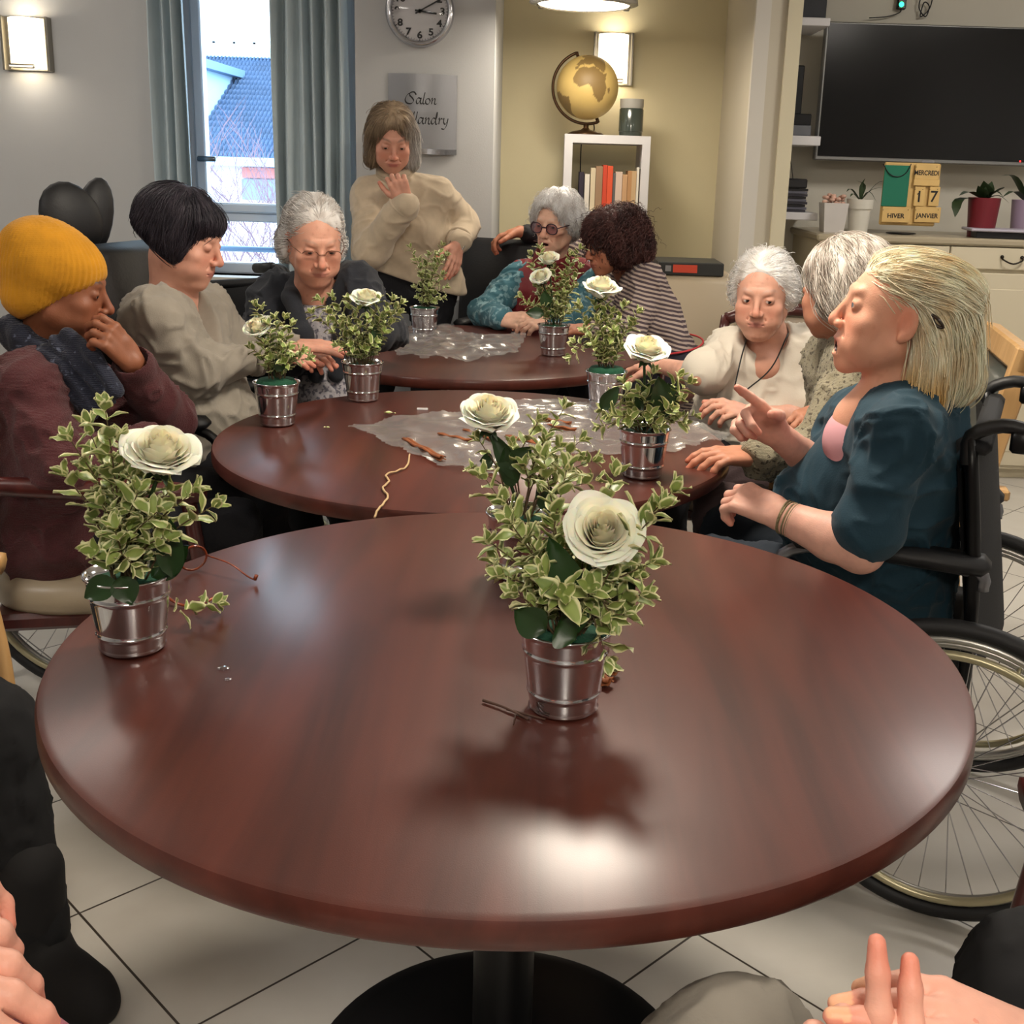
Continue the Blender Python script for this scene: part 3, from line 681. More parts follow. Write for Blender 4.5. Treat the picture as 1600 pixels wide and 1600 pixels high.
mb.build('roof_railing', mat('white_paint', (215, 225, 235), .6), root2, smooth=False)
MB().box((a0, 26.2, -4), (a1, 29, zb)).build('terrace_block', mat('terrace_white', (215, 230, 240), .8), root2, smooth=False)
struct(MB().box((-14, 5.6, -4.2), (12, 40, -4)).build('ground', mat('ground_grey', (150, 150, 150), .9), smooth=False))
rnd = random.Random(3)
BARK = mat('bare_bark', (120, 96, 108), .8)
def twig(mb, p, d, L, r, lev):
    pts = [p]; q = np.array(p); dd = np.array(d)
    for k in range(4):
        dd = unit(dd+np.array([rnd.gauss(0, .12), rnd.gauss(0, .12), .05])); q = q+dd*L/4; pts.append(q.copy())
    mb.tube(pts, [r*(1-.17*k) for k in range(5)], 4, caps=False)
    if lev:
        for k in range(1, 5):
            for s in range(2):
                twig(mb, pts[k], unit(dd*.8+np.array([rnd.choice((-1, 1))*rnd.uniform(.4, .9), rnd.uniform(-.4, .4), .35])), L*rnd.uniform(.35, .55), r*.5, lev-1)
for i, px in enumerate((306, 334, 372, 398, 424)):
    b = at(px, 330, 12.5); mb = MB(); twig(mb, np.array([b[0], 12.5+.3*(i % 2), -4.]), (0, 0, 1), 3.5+.25*(i % 3), .024, 3)
    o = tag(mb.build('bare_tree', BARK), ('bare leafless tree outside, leftmost in the window', 'bare leafless tree outside, second from the left in the window', 'bare leafless tree outside in the middle of the window', 'bare leafless tree outside, second from the right in the window', 'bare leafless tree outside beside the right curtain')[i], 'tree', 'bare trees outside the window'); origin(o, (b[0], 12.5, -4))
# curtains
def curtain(name, label, px0, px1, Y, folds, seed, pxb0=None):
    m = mat('curtain_fabric', (184, 198, 204), .85, bump=.15, bscale=400, var=.05, vscale=5, sheen=.2)
    x0, x1 = xa(px0, Y, 100), xa(px1, Y, 100); rr = random.Random(seed); ph = rr.uniform(0, 6)
    def fn(u, v, o=0):
        z = .12+(ZC-.17-.12)*v; a = u*folds*2*PI+ph+.5*math.sin(v*2+ph); k = .035+.015*math.sin(u*9+ph)
        return np.array([x0+(x1-x0)*(u+.018*math.sin(v*5+u*12)), Y+k*math.sin(a)+.01*math.sin(v*7+u*5)+o, z])
    mb = MB(); mb.grid(fn, 110, 24); mb.grid(lambda u, v: fn(u, v, .004), 110, 24)
    return tag(mb.build(name, m), label, 'curtain')
curtain('curtain', 'pale blue grey curtain hanging at the left side of the window', 231, 291, WY-.10, 3.5, 1)
curtain('curtain', 'pale blue grey curtain hanging at the right side of the window', 421, 543, WY-.10, 6, 4)
# wall sconces
SG = mat('sconce_glass', (255, 238, 200), .4, emis=3); SM = mat('sconce_metal', (150, 145, 135), .35, .9)
def sconce(label, px0, px1, py0, py1, Y):
    c = at((px0+px1)/2, (py0+py1)/2, Y); c[1] = Y; w = abs(xa(px1, Y)-xa(px0, Y)); h = za(py0, Y)-za(py1, Y)
    r = thing('wall_sconce', label, 'wall lamp', c)
    mb = MB(); mb.box(c+[-w/2, -.015, -h/2], c+[w/2, 0, h/2], bev=.003)
    for s in (-1, 1): mb.box(c+[s*w*.5-.006, -.05, -h/2], c+[s*w*.5+.006, 0, h/2], bev=.002)
    mb.build('backplate', SM, r, smooth=False)
    mb = MB(); mb.grid(lambda u, v: c+[(u-.5)*w*.80, -.02-.075*math.sin(u*PI)**.7, (v-.5)*h*.93], 16, 2); mb.build('glass_shade', SG, r)
    mb = MB(); mb.box(c+[-w*.28, -.10, -h*.47], c+[w*.28, -.085, -h*.39], bev=.003); mb.build('clip', SM, r, smooth=False)
    for s in (-1, 1): area('sconce_glow', c+[0, -.09, s*h*.42], .12, .42, WARM, (0 if s < 0 else PI, 0, 0), parent=None)
    return r
sconce('lit glass wall sconce on the white wall at the far left', 12, 80, 27, 112, WY)
sconce('lit glass wall sconce on the yellow wall behind the globe', 929, 986, 52, 134, AY)
# pendants
def pendant(label, x, y, z, pw=26, em=9):
    r = thing('pendant_lamp', label, 'ceiling lamp', (x, y, z))
    c = np.array([x, y, z]); MB().lathe([(.0, .002), (.185, .0), (.19, .006)], c).build('diffuser', mat('lamp_diffuser', (255, 238, 205), .5, emis=6), r)
    MB().lathe([(.192, -.004), (.222, .004), (.218, .03), (.17, .075), (.05, .11), (.0, .112)], c, 40).build('shade', mat('lamp_shade_glass', (170, 168, 165), .25, .6), r)
    for k in range(3):
        a = k*2.09+.5; q = c+[.205*math.cos(a), .205*math.sin(a), .002]; MB().box(q-[.012, .012, .008], q+[.012, .012, .02], bev=.003).build('clip', SM, r)
    MB().tube([c+[0, 0, .11], (x, y, ZC)], .006, 8).build('cord', SM, r)
    l = area('pendant_light', c-[0, 0, .012], .36, pw, WARM)
    return r
pendant('round lit pendant lamp hanging above the far table', *at(912, 8, 4.95)[:2], at(912, 8, 4.95)[2], 8)
pendant('round lit pendant lamp above the middle table, out of the frame', .2, 2.35, 2.2)
pendant('added fill pendant lamp above the photographer, out of the frame', .2, -.6, 2.1)  # unseen pendant, added as fill behind the camera
for (x, y), cl_ in zip(((-2.2, 1.2), (2.2, 1.2), (-2.2, 3.9), (2.2, 3.9), (0, -1.6)), ('above the left edge of the near table', 'above the right edge of the near table', 'in front of the window', 'in front of the television', 'behind the photographer')):  # unseen ceiling panels added as fill light for the room
    r = thing('fill_panel', 'added square fill panel on the ceiling '+cl_, 'ceiling lamp', (x, y, ZC), 'added ceiling fill panels')
    MB().box((x-.3, y-.3, ZC-.012), (x+.3, y+.3, ZC-.001)).build('diffuser', mat('fill_panel_diffuser', (255, 240, 220), .5, emis=3), r, smooth=False)
    area('fill_panel_glow', (x, y, ZC-.02), .55, {(-2.2, 3.9): 8, (2.2, 3.9): 25, (2.2, 1.2): 10}.get((x, y), 16), (1, .95, .89), shape='SQUARE')
# ================================================================ furniture
def wood_mat(name, c1, c2, rough=.3, stretch=(1, 14, 14), sc=2.2, coat=.3, rot=0):
    m = mat(name, c1, rough, coat=coat); m.node_tree.nodes['Principled BSDF'].inputs['Coat Roughness'].default_value = .22; nt = m.node_tree; N = nt.nodes; L = nt.links; b = N['Principled BSDF']
    tc = N.new('ShaderNodeTexCoord'); mp = N.new('ShaderNodeMapping'); mp.inputs['Scale'].default_value = stretch; mp.inputs['Rotation'].default_value = (0, 0, rot); L.new(tc.outputs['Object'], mp.inputs[0])
    n = N.new('ShaderNodeTexNoise'); n.inputs['Scale'].default_value = sc; n.inputs['Detail'].default_value = 7; n.inputs['Distortion'].default_value = .6; L.new(mp.outputs[0], n.inputs[0])
    r = N.new('ShaderNodeValToRGB'); r.color_ramp.elements[0].position = .3; r.color_ramp.elements[1].position = .72; r.color_ramp.elements[0].color = (*lin(c1), 1); r.color_ramp.elements[1].color = (*lin(c2), 1)
    L.new(n.outputs[0], r.inputs[0]); L.new(r.outputs[0], b.inputs['Base Color'])
    g = N.new('ShaderNodeTexNoise'); g.inputs['Scale'].default_value = 700; L.new(tc.outputs['Object'], g.inputs[0])
    bp = N.new('ShaderNodeBump'); bp.inputs['Strength'].default_value = .12; bp.inputs['Distance'].default_value = .001; L.new(g.outputs[0], bp.inputs['Height']); L.new(bp.outputs[0], b.inputs['Normal'])
    return m
TW = wood_mat('table_veneer', (62, 27, 20), (88, 41, 31), .46, (14, 1.3, 14), 1.1, .34, rot=.35)
TW.node_tree.nodes['Principled BSDF'].inputs['Specular IOR Level'].default_value = .28
BLK = mat('black_metal', (14, 14, 16), .35, .3)
BUR = wood_mat('burgundy_wood', (62, 24, 24), (88, 38, 34), .28, (10, 10, 1.5), 3, .4)
BEE = wood_mat('light_wood', (190, 146, 92), (214, 172, 118), .42, (10, 10, 1.2), 3, .15)
T1, T2, T3 = (-.034, 1.446), (-.164, 2.623), (-.265, 3.97)
def table(label, c, R=.6):
    r = thing('round_table', label, 'table', (*c, 0), 'round meeting tables')
    cc = np.array([*c, 0.]); MB().lathe([(0, .74), (R-.012, .74), (R-.003, .7375), (R, .731), (R, .712), (R-.004, .7065), (0, .706)], cc, 160).build('tabletop', TW, r, flat_angle=40)
    MB().lathe([(0, 0), (.30, 0), (.30, .012), (.27, .024), (.06, .035), (.045, .05), (.045, .68), (.0, .68)], cc, 64).build('pedestal', BLK, r, flat_angle=40)
    MB().lathe([(0, .68), (.16, .68), (.16, .706), (0, .706)], cc, 32).build('mounting_plate', BLK, r, flat_angle=40)
table('large round dark wood table nearest the viewer, two flower buckets on it', T1)
table('middle round dark wood table with string and cinnamon sticks', T2)
table('far round dark wood table below the standing woman', T3)
# wheelchair
TIRE = mat('tyre_rubber', (22, 22, 24), .6); RIM = mat('rim_metal', (176, 174, 168), .32, .75); CHR = mat('chrome', (200, 200, 205), .12, 1); VIN = mat('black_vinyl', (20, 20, 23), .55, bump=.15, bscale=120); CLB = mat('black_nylon', (15, 16, 20), .8, bump=.2, bscale=300)
HRIM = mat('hand_rim', (180, 172, 140), .35, .6)
def torus(mb, c, ax, R, r, n=64, m=10, prof=None):
    ax = unit(ax); a = unit(np.cross(ax, (0, .3, 1))); b = np.cross(ax, a)
    mb.tube([np.array(c)+R*(math.cos(2*PI*k/n)*a+math.sin(2*PI*k/n)*b) for k in range(n)], r, m, closed=True)
def wheelchair(label, o, fwd, head=False, backz=.92, arms=.71, seatz=.50, recline=.10, w=.25, tall=False, grip=.21):
    r = thing('wheelchair', label, 'wheelchair', (*o, 0), 'wheelchairs'); f = unit((*fwd, 0)); rt = np.cross(f, (0, 0, 1)); O = np.array([*o, 0.]); up = np.array([0, 0, 1.])
    P = lambda a, b, c: O+rt*a+f*b+up*c
    for s in (-1, 1):
        wc = P(s*(w+.055), 0, .305); ax = rt
        t = MB(); torus(t, wc, ax, .285, .0165, 72, 10); wh = t.build('wheel', TIRE, r)
        t = MB(); torus(t, wc, ax, .262, .011, 72, 8); torus(t, wc-ax*.004, ax, .255, .008, 72, 6); t.build('rim', RIM, wh)
        t = MB(); torus(t, wc+ax*s*.03, ax, .245, .0085, 72, 8)
        a = unit(np.cross(ax, (0, .3, 1))); b = np.cross(ax, a)
        for k in range(6): u = math.cos(k*PI/3)*a+math.sin(k*PI/3)*b; t.tube([wc+u*.258, wc+ax*s*.03+u*.247], .004, 5)
        t.build('hand_rim', HRIM, wh)
        t = MB(); t.tube([wc-ax*.035, wc+ax*.035], .022, 14); t.build('hub', CHR, wh)
        t = MB()
        for k in range(32):
            th = 2*PI*k/32; th2 = th+(.35 if k % 2 else -.35); t.tube([wc+ax*(.02 if k % 4 < 2 else -.02)+.02*(math.cos(th2)*a+math.sin(th2)*b), wc+.258*(math.cos(th)*a+math.sin(th)*b)], .0012, 4, caps=False)
        t.build('spokes', CHR, wh)
        cc = P(s*w*.9, .42, .08); t = MB(); torus(t, cc, rt, .062, .018, 24, 8); t.tube([cc-rt*.02, cc+rt*.02], .05, 16); ca = t.build('caster', TIRE, r)
        t = MB(); t.tube([cc+rt*.032, cc+rt*.032+up*.09, cc+up*.12, cc+up*.2], .008, 6); t.build('fork', BLK, ca)
        t = MB(); t.tube(bez([P(s*w, -.03-recline*.9, backz), P(s*w, -.03-recline*.4, seatz+.2), P(s*w, -.01, seatz), P(s*w, .0, .30)], 12), .013, 8)
        t.tube([P(s*w, 0, seatz-.03), P(s*w, .42, seatz-.03)], .013, 8); t.tube([P(s*w, 0, .32), P(s*w, .40, .28), P(s*w*.9, .42, .26)], .013, 8); t.tube(bez([P(s*w, .40, seatz-.03), P(s*w, .47, seatz-.06), P(s*w, .52, .12)], 8), .013, 8); t.build('frame', BLK, r)
        t = MB(); t.tube(bez([P(s*w, -.02, arms-.05), P(s*w, -.01, arms-.02), P(s*w, .10, arms-.015), P(s*w, .30, arms-.02), P(s*w, .36, arms-.08), P(s*w, .36, seatz)], 20), .0125, 8); t.build('arm_frame', mat('grey_tube', (130, 130, 135), .3, .7) if not tall else BLK, r)
        A = np.stack([rt, f, up], 1); t = MB(); t.box((-.032, -.18, -.02), (.032, .18, .014), A, P(s*w, .15, arms), bev=.014); t.build('armrest', VIN, r)
        hs = P(s*w, -.03-recline*.9, backz); t = MB(); t.tube(bez([hs-up*.05, hs, hs-f*.05+up*.025, hs-f*.10+up*.02], 10), .013, 8); t.tube([hs-f*.10+up*.02, hs-f*grip+up*.01], .019, 12); h_ = t.build('push_handle', mat('rubber_grip', (20, 20, 22), .5), r)
        t = MB(); t.box((-.014, -.02, -.02), (.014, .02, .02), A, hs-f*.085, bev=.006); t.tube(bez([hs-f*.09-up*.01, hs-f*.12-up*.05, hs-f*.145-up*.10, hs-f*.15-up*.13], 10), [.006]*10, 8); t.build('brake_lever', BLK, h_)
        t = MB(); t.box((-.06, -.01, -.008), (.06, .15, .004), A, P(s*w*.55, .52, .12), bev=.003); t.build('footplate', BLK, r)
    def back(u, v, d=0): return P((u-.5)*2*w, -.03-recline*(.0+.95*v)-.035*math.sin(u*PI)+d, seatz+.02+(backz-.03-seatz)*v)
    t = MB(); t.grid(lambda u, v: back(u, v), 10, 8); t.grid(lambda u, v: back(1-u, v, .02), 10, 8); t.box((-w-.01, -.02, -.012), (w+.01, .02, .015), np.stack([rt, f, up], 1), P(0, -.05-recline*.93, backz-.02), bev=.01); t.build('backrest', CLB, r)
    t = MB(); t.box((-w+.01, .0, -.035), (w-.01, .43, .03), np.stack([rt, f, up], 1), P(0, 0, seatz-.02), bev=.02); t.build('seat', CLB, r)
    return r, P
I_WC, PI_ = wheelchair('black wheelchair of the woman in the teal top, large spoked wheels', (.885, 2.18), (-.92, .40), seatz=.48, backz=.93, arms=.70, recline=-.07, grip=.29)
B_WC, PB = wheelchair('black wheelchair with tall padded back and headrest behind the yellow hat', (-1.13, 3.02), (.96, -.10), backz=1.06, arms=.73, tall=True, recline=.14)
mb = MB()
hc = at(112, 342, 3.05); R1 = frame((.75, -.55, .1)); mb.ball(hc, (.085, .035, .10), 20, R1@np.array([[math.cos(.5), 0, math.sin(.5)], [0, 1, 0], [-math.sin(.5), 0, math.cos(.5)]]))
h1 = mb.build('headrest', VIN, B_WC)
mb = MB(); mb.ball(at(146, 342, 3.12), (.055, .03, .115), 20, R1@np.array([[math.cos(-.35), 0, math.sin(-.35)], [0, 1, 0], [-math.sin(-.35), 0, math.cos(-.35)]])); mb.tube([at(130, 350, 3.15), at(165, 420, 3.1), at(175, 470, 3.1)], .012, 8); mb.build('headrest_wing', VIN, B_WC)
mb = MB(); R2 = frame((.96, -.25, .15)); mb.box((-.23, -.04, -.30), (.23, .04, .26), R2, at(188, 535, 3.0), bev=.035); mb.build('back_cushion', VIN, B_WC)
C_WC, PC = wheelchair('black wheelchair of the woman in the black cardigan, below the window', (-1.0, 3.74), (.70, -.70), backz=.97, arms=.66)
E_WC, PE = wheelchair('black wheelchair of the woman in the red vest', (-.02, 4.98), (-.35, -.93), backz=.98, arms=.72, w=.25)
mb = MB(); mb.box((-.25, -.03, -.25), (.25, .03, .24), frame((-.35, -.93, .1)), at(800, 462, 4.95), bev=.03); mb.build('back_cushion', VIN, E_WC)
# armchairs
def armchair(label, o, fwd, wood, uph, seatz=.45, backz=.95, w=.25, arms=.66, uphb=None, curved=True, grp='wooden armchairs'):
    r = thing('armchair', label, 'chair', (*o, 0), grp); f = unit((*fwd, 0)); rt = np.cross(f, (0, 0, 1)); O = np.array([*o, 0.]); up = np.array([0, 0, 1.]); A = np.stack([rt, f, up], 1)
    P = lambda a, b, c: O+rt*a+f*b+up*c
    def seat(u, v):
        a = u*2*PI; e = 2/3.2; cx = abs(math.cos(a))**e*(1 if math.cos(a) > 0 else -1); cy = abs(math.sin(a))**e*(1 if math.sin(a) > 0 else -1)
        k = (0, .9, 1, 1, .96, 0)[v]; z = (.03, .022, .0, -.035, -.05, -.05)[v]; return P(cx*w*k, cy*.24*k, seatz+z)
    mb = MB(); vs = [seat(i/40, v) for v in range(6) for i in range(40)]; mb.add(vs, [(v*40+i, v*40+(i+1) % 40, (v+1)*40+(i+1) % 40, (v+1)*40+i) for v in range(5) for i in range(40)]); mb.build('seat', uph, r)
    mb = MB(); mb.box((-w+.01, -.22, -.085), (w-.01, .22, -.045), A, P(0, 0, seatz), bev=.01); mb.build('seat_frame', wood, r, smooth=False)
    for s in (-1, 1):
        mb = MB(); mb.tube(bez([P(s*w, -.36, .0), P(s*w, -.27, .22), P(s*w, -.23, seatz), P(s*w, -.27, .66), P(s*w*.98, -.34, backz)], 20), [.017+.006*math.sin(i/20*PI) for i in range(21)], 8); mb.build('leg', wood, r)
        mb = MB(); mb.tube(bez([P(s*w, .26, .0), P(s*w, .24, .25), P(s*w, .235, seatz), P(s*w, .21, arms-.02)], 14), .018, 8); mb.build('leg', wood, r)
        mb = MB(); mb.tube(bez([P(s*w, -.27, arms+.02), P(s*w*1.06, -.05, arms+.01), P(s*w*1.08, .12, arms), P(s*w*1.02, .25, arms-.015)], 14), [.018+.008*math.sin(i/14*PI) for i in range(15)], 8); mb.build('armrest', wood, r)
    mb = MB()
    def bk(u, v, d): a = (u-.5)*2; return P(a*(w-.02), -.27-.09*v-.03*(1-a*a)+d, seatz+.09+(backz-seatz-.10-.05*a*a)*v)
    mb.grid(lambda u, v: bk(u, v, .022), 12, 8); mb.grid(lambda u, v: bk(1-u, v, -.022), 12, 8)
    ed = [bk(0, v/8, -.0) for v in range(9)]+[bk(u/12, 1, -.0) for u in range(13)]+[bk(1, 1-v/8, -.0) for v in range(9)]+[bk(1-u/12, 0, 0) for u in range(13)]; mb.tube(ed, .022, 8, closed=True)
    mb.build('backrest', uphb or uph, r)
    mb = MB(); mb.tube(bez([P(-w*.98, -.34, backz-.01), P(-w*.6, -.37, backz+.025), P(0, -.385, backz+.035), P(w*.6, -.37, backz+.025), P(w*.98, -.34, backz-.01)], 24), .021, 8); mb.build('top_rail', wood, r)
    return r, P
BEIGE = mat('beige_leather', (168, 152, 128), .38, bump=.1, bscale=90); GRL = mat('grey_leather', (72, 76, 72), .38, bump=.12, bscale=80); TAUPE = mat('taupe_leather', (150, 136, 118), .45, bump=.1, bscale=90)
armchair('burgundy wooden armchair with cream seat under the yellow hatted person', (-1.04, 2.60), (.97, .22), BUR, BEIGE, seatz=.42, backz=1.13)
armchair('burgundy wooden armchair of the woman in the white T-shirt', (.66, 3.42), (-.45, -.85), BUR, TAUPE, seatz=.43, backz=.9)
armchair('burgundy wooden armchair half hidden under the woman in the striped top', (.50, 4.62), (-.8, -.5), BUR, TAUPE, seatz=.43, backz=.80)
# light wooden chair at the right: angular posts
r = thing('armchair', 'light wood armchair with dark grey padded back, far right', 'chair', (.82, 2.88, 0), 'light wood chairs')
f = unit((-.97, .20, 0)); rt = np.cross(f, (0, 0, 1)); A = np.stack([rt, f, (0, 0, 1)], 1); Pc = lambda a, b, c: np.array([.82, 2.88, 0])+rt*a+f*b+np.array([0, 0, c])
for s in (-1, 1):
    mb = MB()
    for (p, q) in ((Pc(s*.24, -.28, 0), Pc(s*.24, -.22, .45)), (Pc(s*.24, -.22, .45), Pc(s*.24, -.33, 1.0))):
        d = unit(q-p); B = np.stack([rt, np.cross(d, rt)*-1, d], 1); mb.box((-.017, -.026, 0), (.017, .026, np.linalg.norm(q-p)), B, p, bev=.004)
    mb.build('leg', BEE, r, smooth=False)
    mb = MB(); mb.box((-.018, -.02, 0), (.018, .02, .64), A, Pc(s*.24, .20, 0), bev=.004); mb.build('leg', BEE, r, smooth=False)
    mb = MB(); mb.box((-.026, -.33, -.013), (.026, .26, .013), A, Pc(s*.25, .0, .66), bev=.005); mb.build('armrest', BEE, r, smooth=False)
mb = MB(); mb.box((-.23, -.24, -.07), (.23, .2, -.02), A, Pc(0, 0, .45), bev=.003); mb.box((-.225, -.22, -.24), (.225, -.20, -.20), A, Pc(0, 0, .45), bev=.003); mb.build('seat_frame', BEE, r, smooth=False)
mb = MB(); mb.box((-.24, -.22, -.02), (.24, .23, .035), A, Pc(0, 0, .45), bev=.02); mb.build('seat', GRL, r)
d = unit(Pc(0, -.33, 1)-Pc(0, -.22, .45)); B = np.stack([rt, -np.cross(d, rt), d], 1); mb = MB(); mb.box((-.222, -.03, .06), (.222, .03, .49), B, Pc(0, -.225, .45), bev=.025); mb.build('backrest', GRL, r)
mb = MB(); mb.box((-.257, -.022, .5), (.257, .022, .56), B, Pc(0, -.225, .45), bev=.006); mb.build('top_rail', BEE, r, smooth=False)
# chair at the left edge
armchair('light wood armchair cut off by the left edge of the photo', (-1.175, 1.64), (.93, .15), BEE, GRL, seatz=.45, backz=.92, grp='light wood chairs')
armchair('burgundy chair below the clasped hands at the bottom right', (.80, .95), (-.55, .1), BUR, BEIGE, seatz=.42, backz=.85)
# ---------------------------------------------------------------- bookcase in the alcove
WHT = mat('white_laminate', (208, 206, 208), .45)
bx0, bx1 = xa(883, 5.48), xa(1018, 5.48); bz1 = za(211, 5.48, 950)
r = thing('bookcase', 'tall narrow white bookcase in the yellow alcove', 'bookcase', ((bx0+bx1)/2, 5.6, 0)); mb = MB(); t_ = .038
mb.box((bx0, 5.48, 0), (bx0+t_, 5.86, bz1-t_)); mb.box((bx1-t_, 5.48, 0), (bx1, 5.86, bz1-t_)); mb.box((bx0, 5.48, bz1-t_), (bx1, 5.86, bz1)); mb.box((bx0+t_, 5.48, 0), (bx1-t_, 5.86, t_)); mb.build('body', WHT, r, smooth=False)
sh = za(331, 5.48, 950)
for k in range(3): MB().box((bx0+t_, 5.49, sh-.02-k*.36), (bx1-t_, 5.86, sh-k*.36)).build('shelf', WHT, r, smooth=False)
bk = [(904, 912, 270, (40, 32, 48)), (913, 921, 273, (215, 208, 196)), (922, 930, 263, (205, 190, 160)), (930, 941, 260, (150, 120, 92)), (941, 948, 258, (200, 66, 38)), (948, 957, 259, (214, 80, 44)), (957, 962, 270, (90, 88, 86)), (961, 972, 268, (206, 184, 168)), (972, 980, 272, (190, 150, 110)), (980, 987, 266, (176, 132, 88)), (986, 994, 266, (190, 160, 120)), (994, 998, 260, (220, 214, 200)), (998, 1002, 262, (60, 54, 50)), (1001, 1007, 260, (196, 168, 130))]
nm = ['dark violet book at the left end of the shelf', 'white book beside the dark violet one', 'cream book under the lamp cord', 'brown book left of the orange books', 'red orange book, left of the two orange ones', 'bright orange book, right of the two orange ones', 'thin grey book right of the orange books', 'pinkish white book with dark marks on its spine', 'tan book right of the pinkish white one', 'brown book in the right half of the shelf', 'light brown book in the right half of the shelf', 'thin white book near the right end of the shelf', 'thin dark book near the right end of the shelf', 'beige book at the right end of the shelf']
for (a, b, top, c), n_ in zip(bk, nm):
    x0, x1 = xa(a, 5.5, 300), xa(b, 5.5, 300); x1 = max(x1, x0+.012); z1 = za(top, 5.5, 950); ro = thing('book', n_, 'book', ((x0+x1)/2, 5.6, sh), 'books on the white bookcase')
    cm = mat('book_%d' % c[0]+str(c[1]), c, .6); mb = MB(); mb.box((x0+.0006, 5.52, sh), (x0+.0026, 5.68, z1)); mb.box((x1-.0026, 5.52, sh), (x1-.0006, 5.68, z1)); mb.box((x0+.0006, 5.515, sh), (x1-.0006, 5.522, z1), bev=.001)
    mb.build('cover', cm, ro, smooth=False); MB().box((x0+.0028, 5.524, sh+.002), (x1-.0028, 5.677, z1-.003)).build('pages', mat('paper', (222, 214, 196), .8), ro, smooth=False)
# two books on the lower shelf
for k, (a, b, c) in enumerate(((996, 1001, (190, 160, 60)), (1002, 1007, (170, 140, 60)))):
    x0, x1 = xa(a, 5.5, 400), xa(b, 5.5, 400); o = MB().box((x0, 5.52, sh-.36), (x1, 5.68, sh-.1)).build('book', mat('book_low%d' % k, c, .6), smooth=False); origin(o, (x0, 5.6, sh-.36)); tag(o, ('ochre book on the shelf below, left of the pair', 'olive book on the shelf below, right of the pair')[k], 'book', 'books on the white bookcase')
# globe
gc = at(918, 137, 5.62); gr = .145; GR = mat('globe_map', (206, 178, 112), .5, attr=True, var=.1, vscale=8)
gz0 = bz1; root = thing('globe', 'antique style globe on top of the white bookcase', 'globe', (gc[0], 5.62, gz0))
BR = mat('dark_bronze', (72, 50, 30), .35, .7)
n = 96; vs = []; cs = []; AF = [(-17, 15), (-16, 22), (-9, 31), (0, 36), (10, 37), (20, 32), (32, 31), (35, 28), (43, 12), (51, 11), (41, -3), (40, -15), (35, -24), (28, -33), (19, -35), (12, -18), (13, -6), (9, 4), (-8, 4), (-13, 9)]
EU = [(-9, 37), (-9, 43), (-1, 44), (-4, 48), (2, 51), (8, 54), (10, 58), (20, 55), (28, 60), (22, 65), (28, 71), (60, 69), (80, 72), (90, 50), (60, 25), (58, 22), (45, 13), (35, 29), (35, 36), (27, 37), (23, 38), (18, 41), (12, 45), (16, 38), (8, 44), (0, 40), (-2, 37)]
SA = [(-80, 0), (-77, 8), (-60, 10), (-50, 0), (-35, -6), (-40, -22), (-55, -35), (-68, -54), (-74, -40), (-70, -18)]
MG = [(44, -16), (50, -15), (47, -25), (44, -22)]
def inside(pt, poly):
    x, y = pt; c = False; j = len(poly)-1
    for i in range(len(poly)):
        if (poly[i][1] > y) != (poly[j][1] > y) and x < (poly[j][0]-poly[i][0])*(y-poly[i][1])/(poly[j][1]-poly[i][1])+poly[i][0]: c = not c
        j = i
    return c
tl = math.radians(-20); RT = np.array([[math.cos(tl), 0, -math.sin(tl)], [0, 1, 0], [math.sin(tl), 0, math.cos(tl)]]).T
def gcol(u, v):
    lon = u*360-180; lat = v*180-90
    if any(inside((lon, lat), q) for q in (AF, EU, SA, MG)): return srgb((138, 112, 66)) if inside((lon, lat), AF) or 1 else 0
    return srgb((212, 182, 112))
mb = MB(); l0 = math.radians(8)
mb.grid(lambda u, v: gc+RT@(gr*np.array([math.cos((v-.5)*PI)*math.sin(u*2*PI-PI-l0), -math.cos((v-.5)*PI)*math.cos(u*2*PI-PI-l0), math.sin((v-.5)*PI)])), 180, 90, gcol); mb.build('sphere', GR, root, color=True)
mb = MB(); arc = [gc+RT@(np.array([-(gr+.018)*math.cos(a), 0, (gr+.018)*math.sin(a)])) for a in np.linspace(PI/2, -PI/2, 40)]; mb.tube(arc, .007, 8)
mb.tube([gc+RT@np.array([0, 0, gr]), gc+RT@np.array([0, 0, gr+.022])], .008, 8); mb.tube([gc-RT@np.array([0, 0, gr]), gc-RT@np.array([0, 0, gr+.022])], .008, 8); mb.build('meridian', BR, root)
low = gc[2]-gr-.018; mb = MB(); mb.lathe([(0, 0), (.085, 0), (.085, .006), (.07, .014), (.025, .024), (.012, .034), (.014, .05), (.009, low-gz0), (0, low-gz0)], (gc[0], 5.62, gz0), 32); mb.build('stand', BR, root)
mb = MB(); mb.tube(bez([gc+[.035, .0, -gr-.01], gc+[.04, .02, -gr-.04], (gc[0]+.03, 5.66, gz0+.01), (gc[0]-.01, 5.875, gz0+.005), (gc[0]-.01, 5.88, gz0-.3), (gc[0], 5.88, gz0-.5)], 24), .003, 6); mb.build('cord', BLK, root)
# storage jar on the bookcase
jc = at(985, 210, 5.6); r = thing('jar', 'dark green jar with grey lid beside the globe', 'jar', (jc[0], 5.6, bz1)); w_ = (xa(1004, 5.6)-xa(966, 5.6))/2; h_ = za(155, 5.6, 985)-bz1
MB().lathe([(0, .0), (w_*.94, 0), (w_*.96, .012), (w_*.96, .02), (w_, .022), (w_, h_*.72), (w_*.93, h_*.75), (0, h_*.75)], (jc[0], 5.6, bz1), 36).build('body', mat('jar_green', (58, 66, 60), .2, coat=.5), r, flat_angle=40)
MB().lathe([(0, h_*.75), (w_*.92, h_*.75), (w_*.97, h_*.8), (w_*.97, h_), (0, h_)], (jc[0], 5.6, bz1), 36).build('lid', mat('jar_lid', (168, 165, 158), .4), r, flat_angle=40)
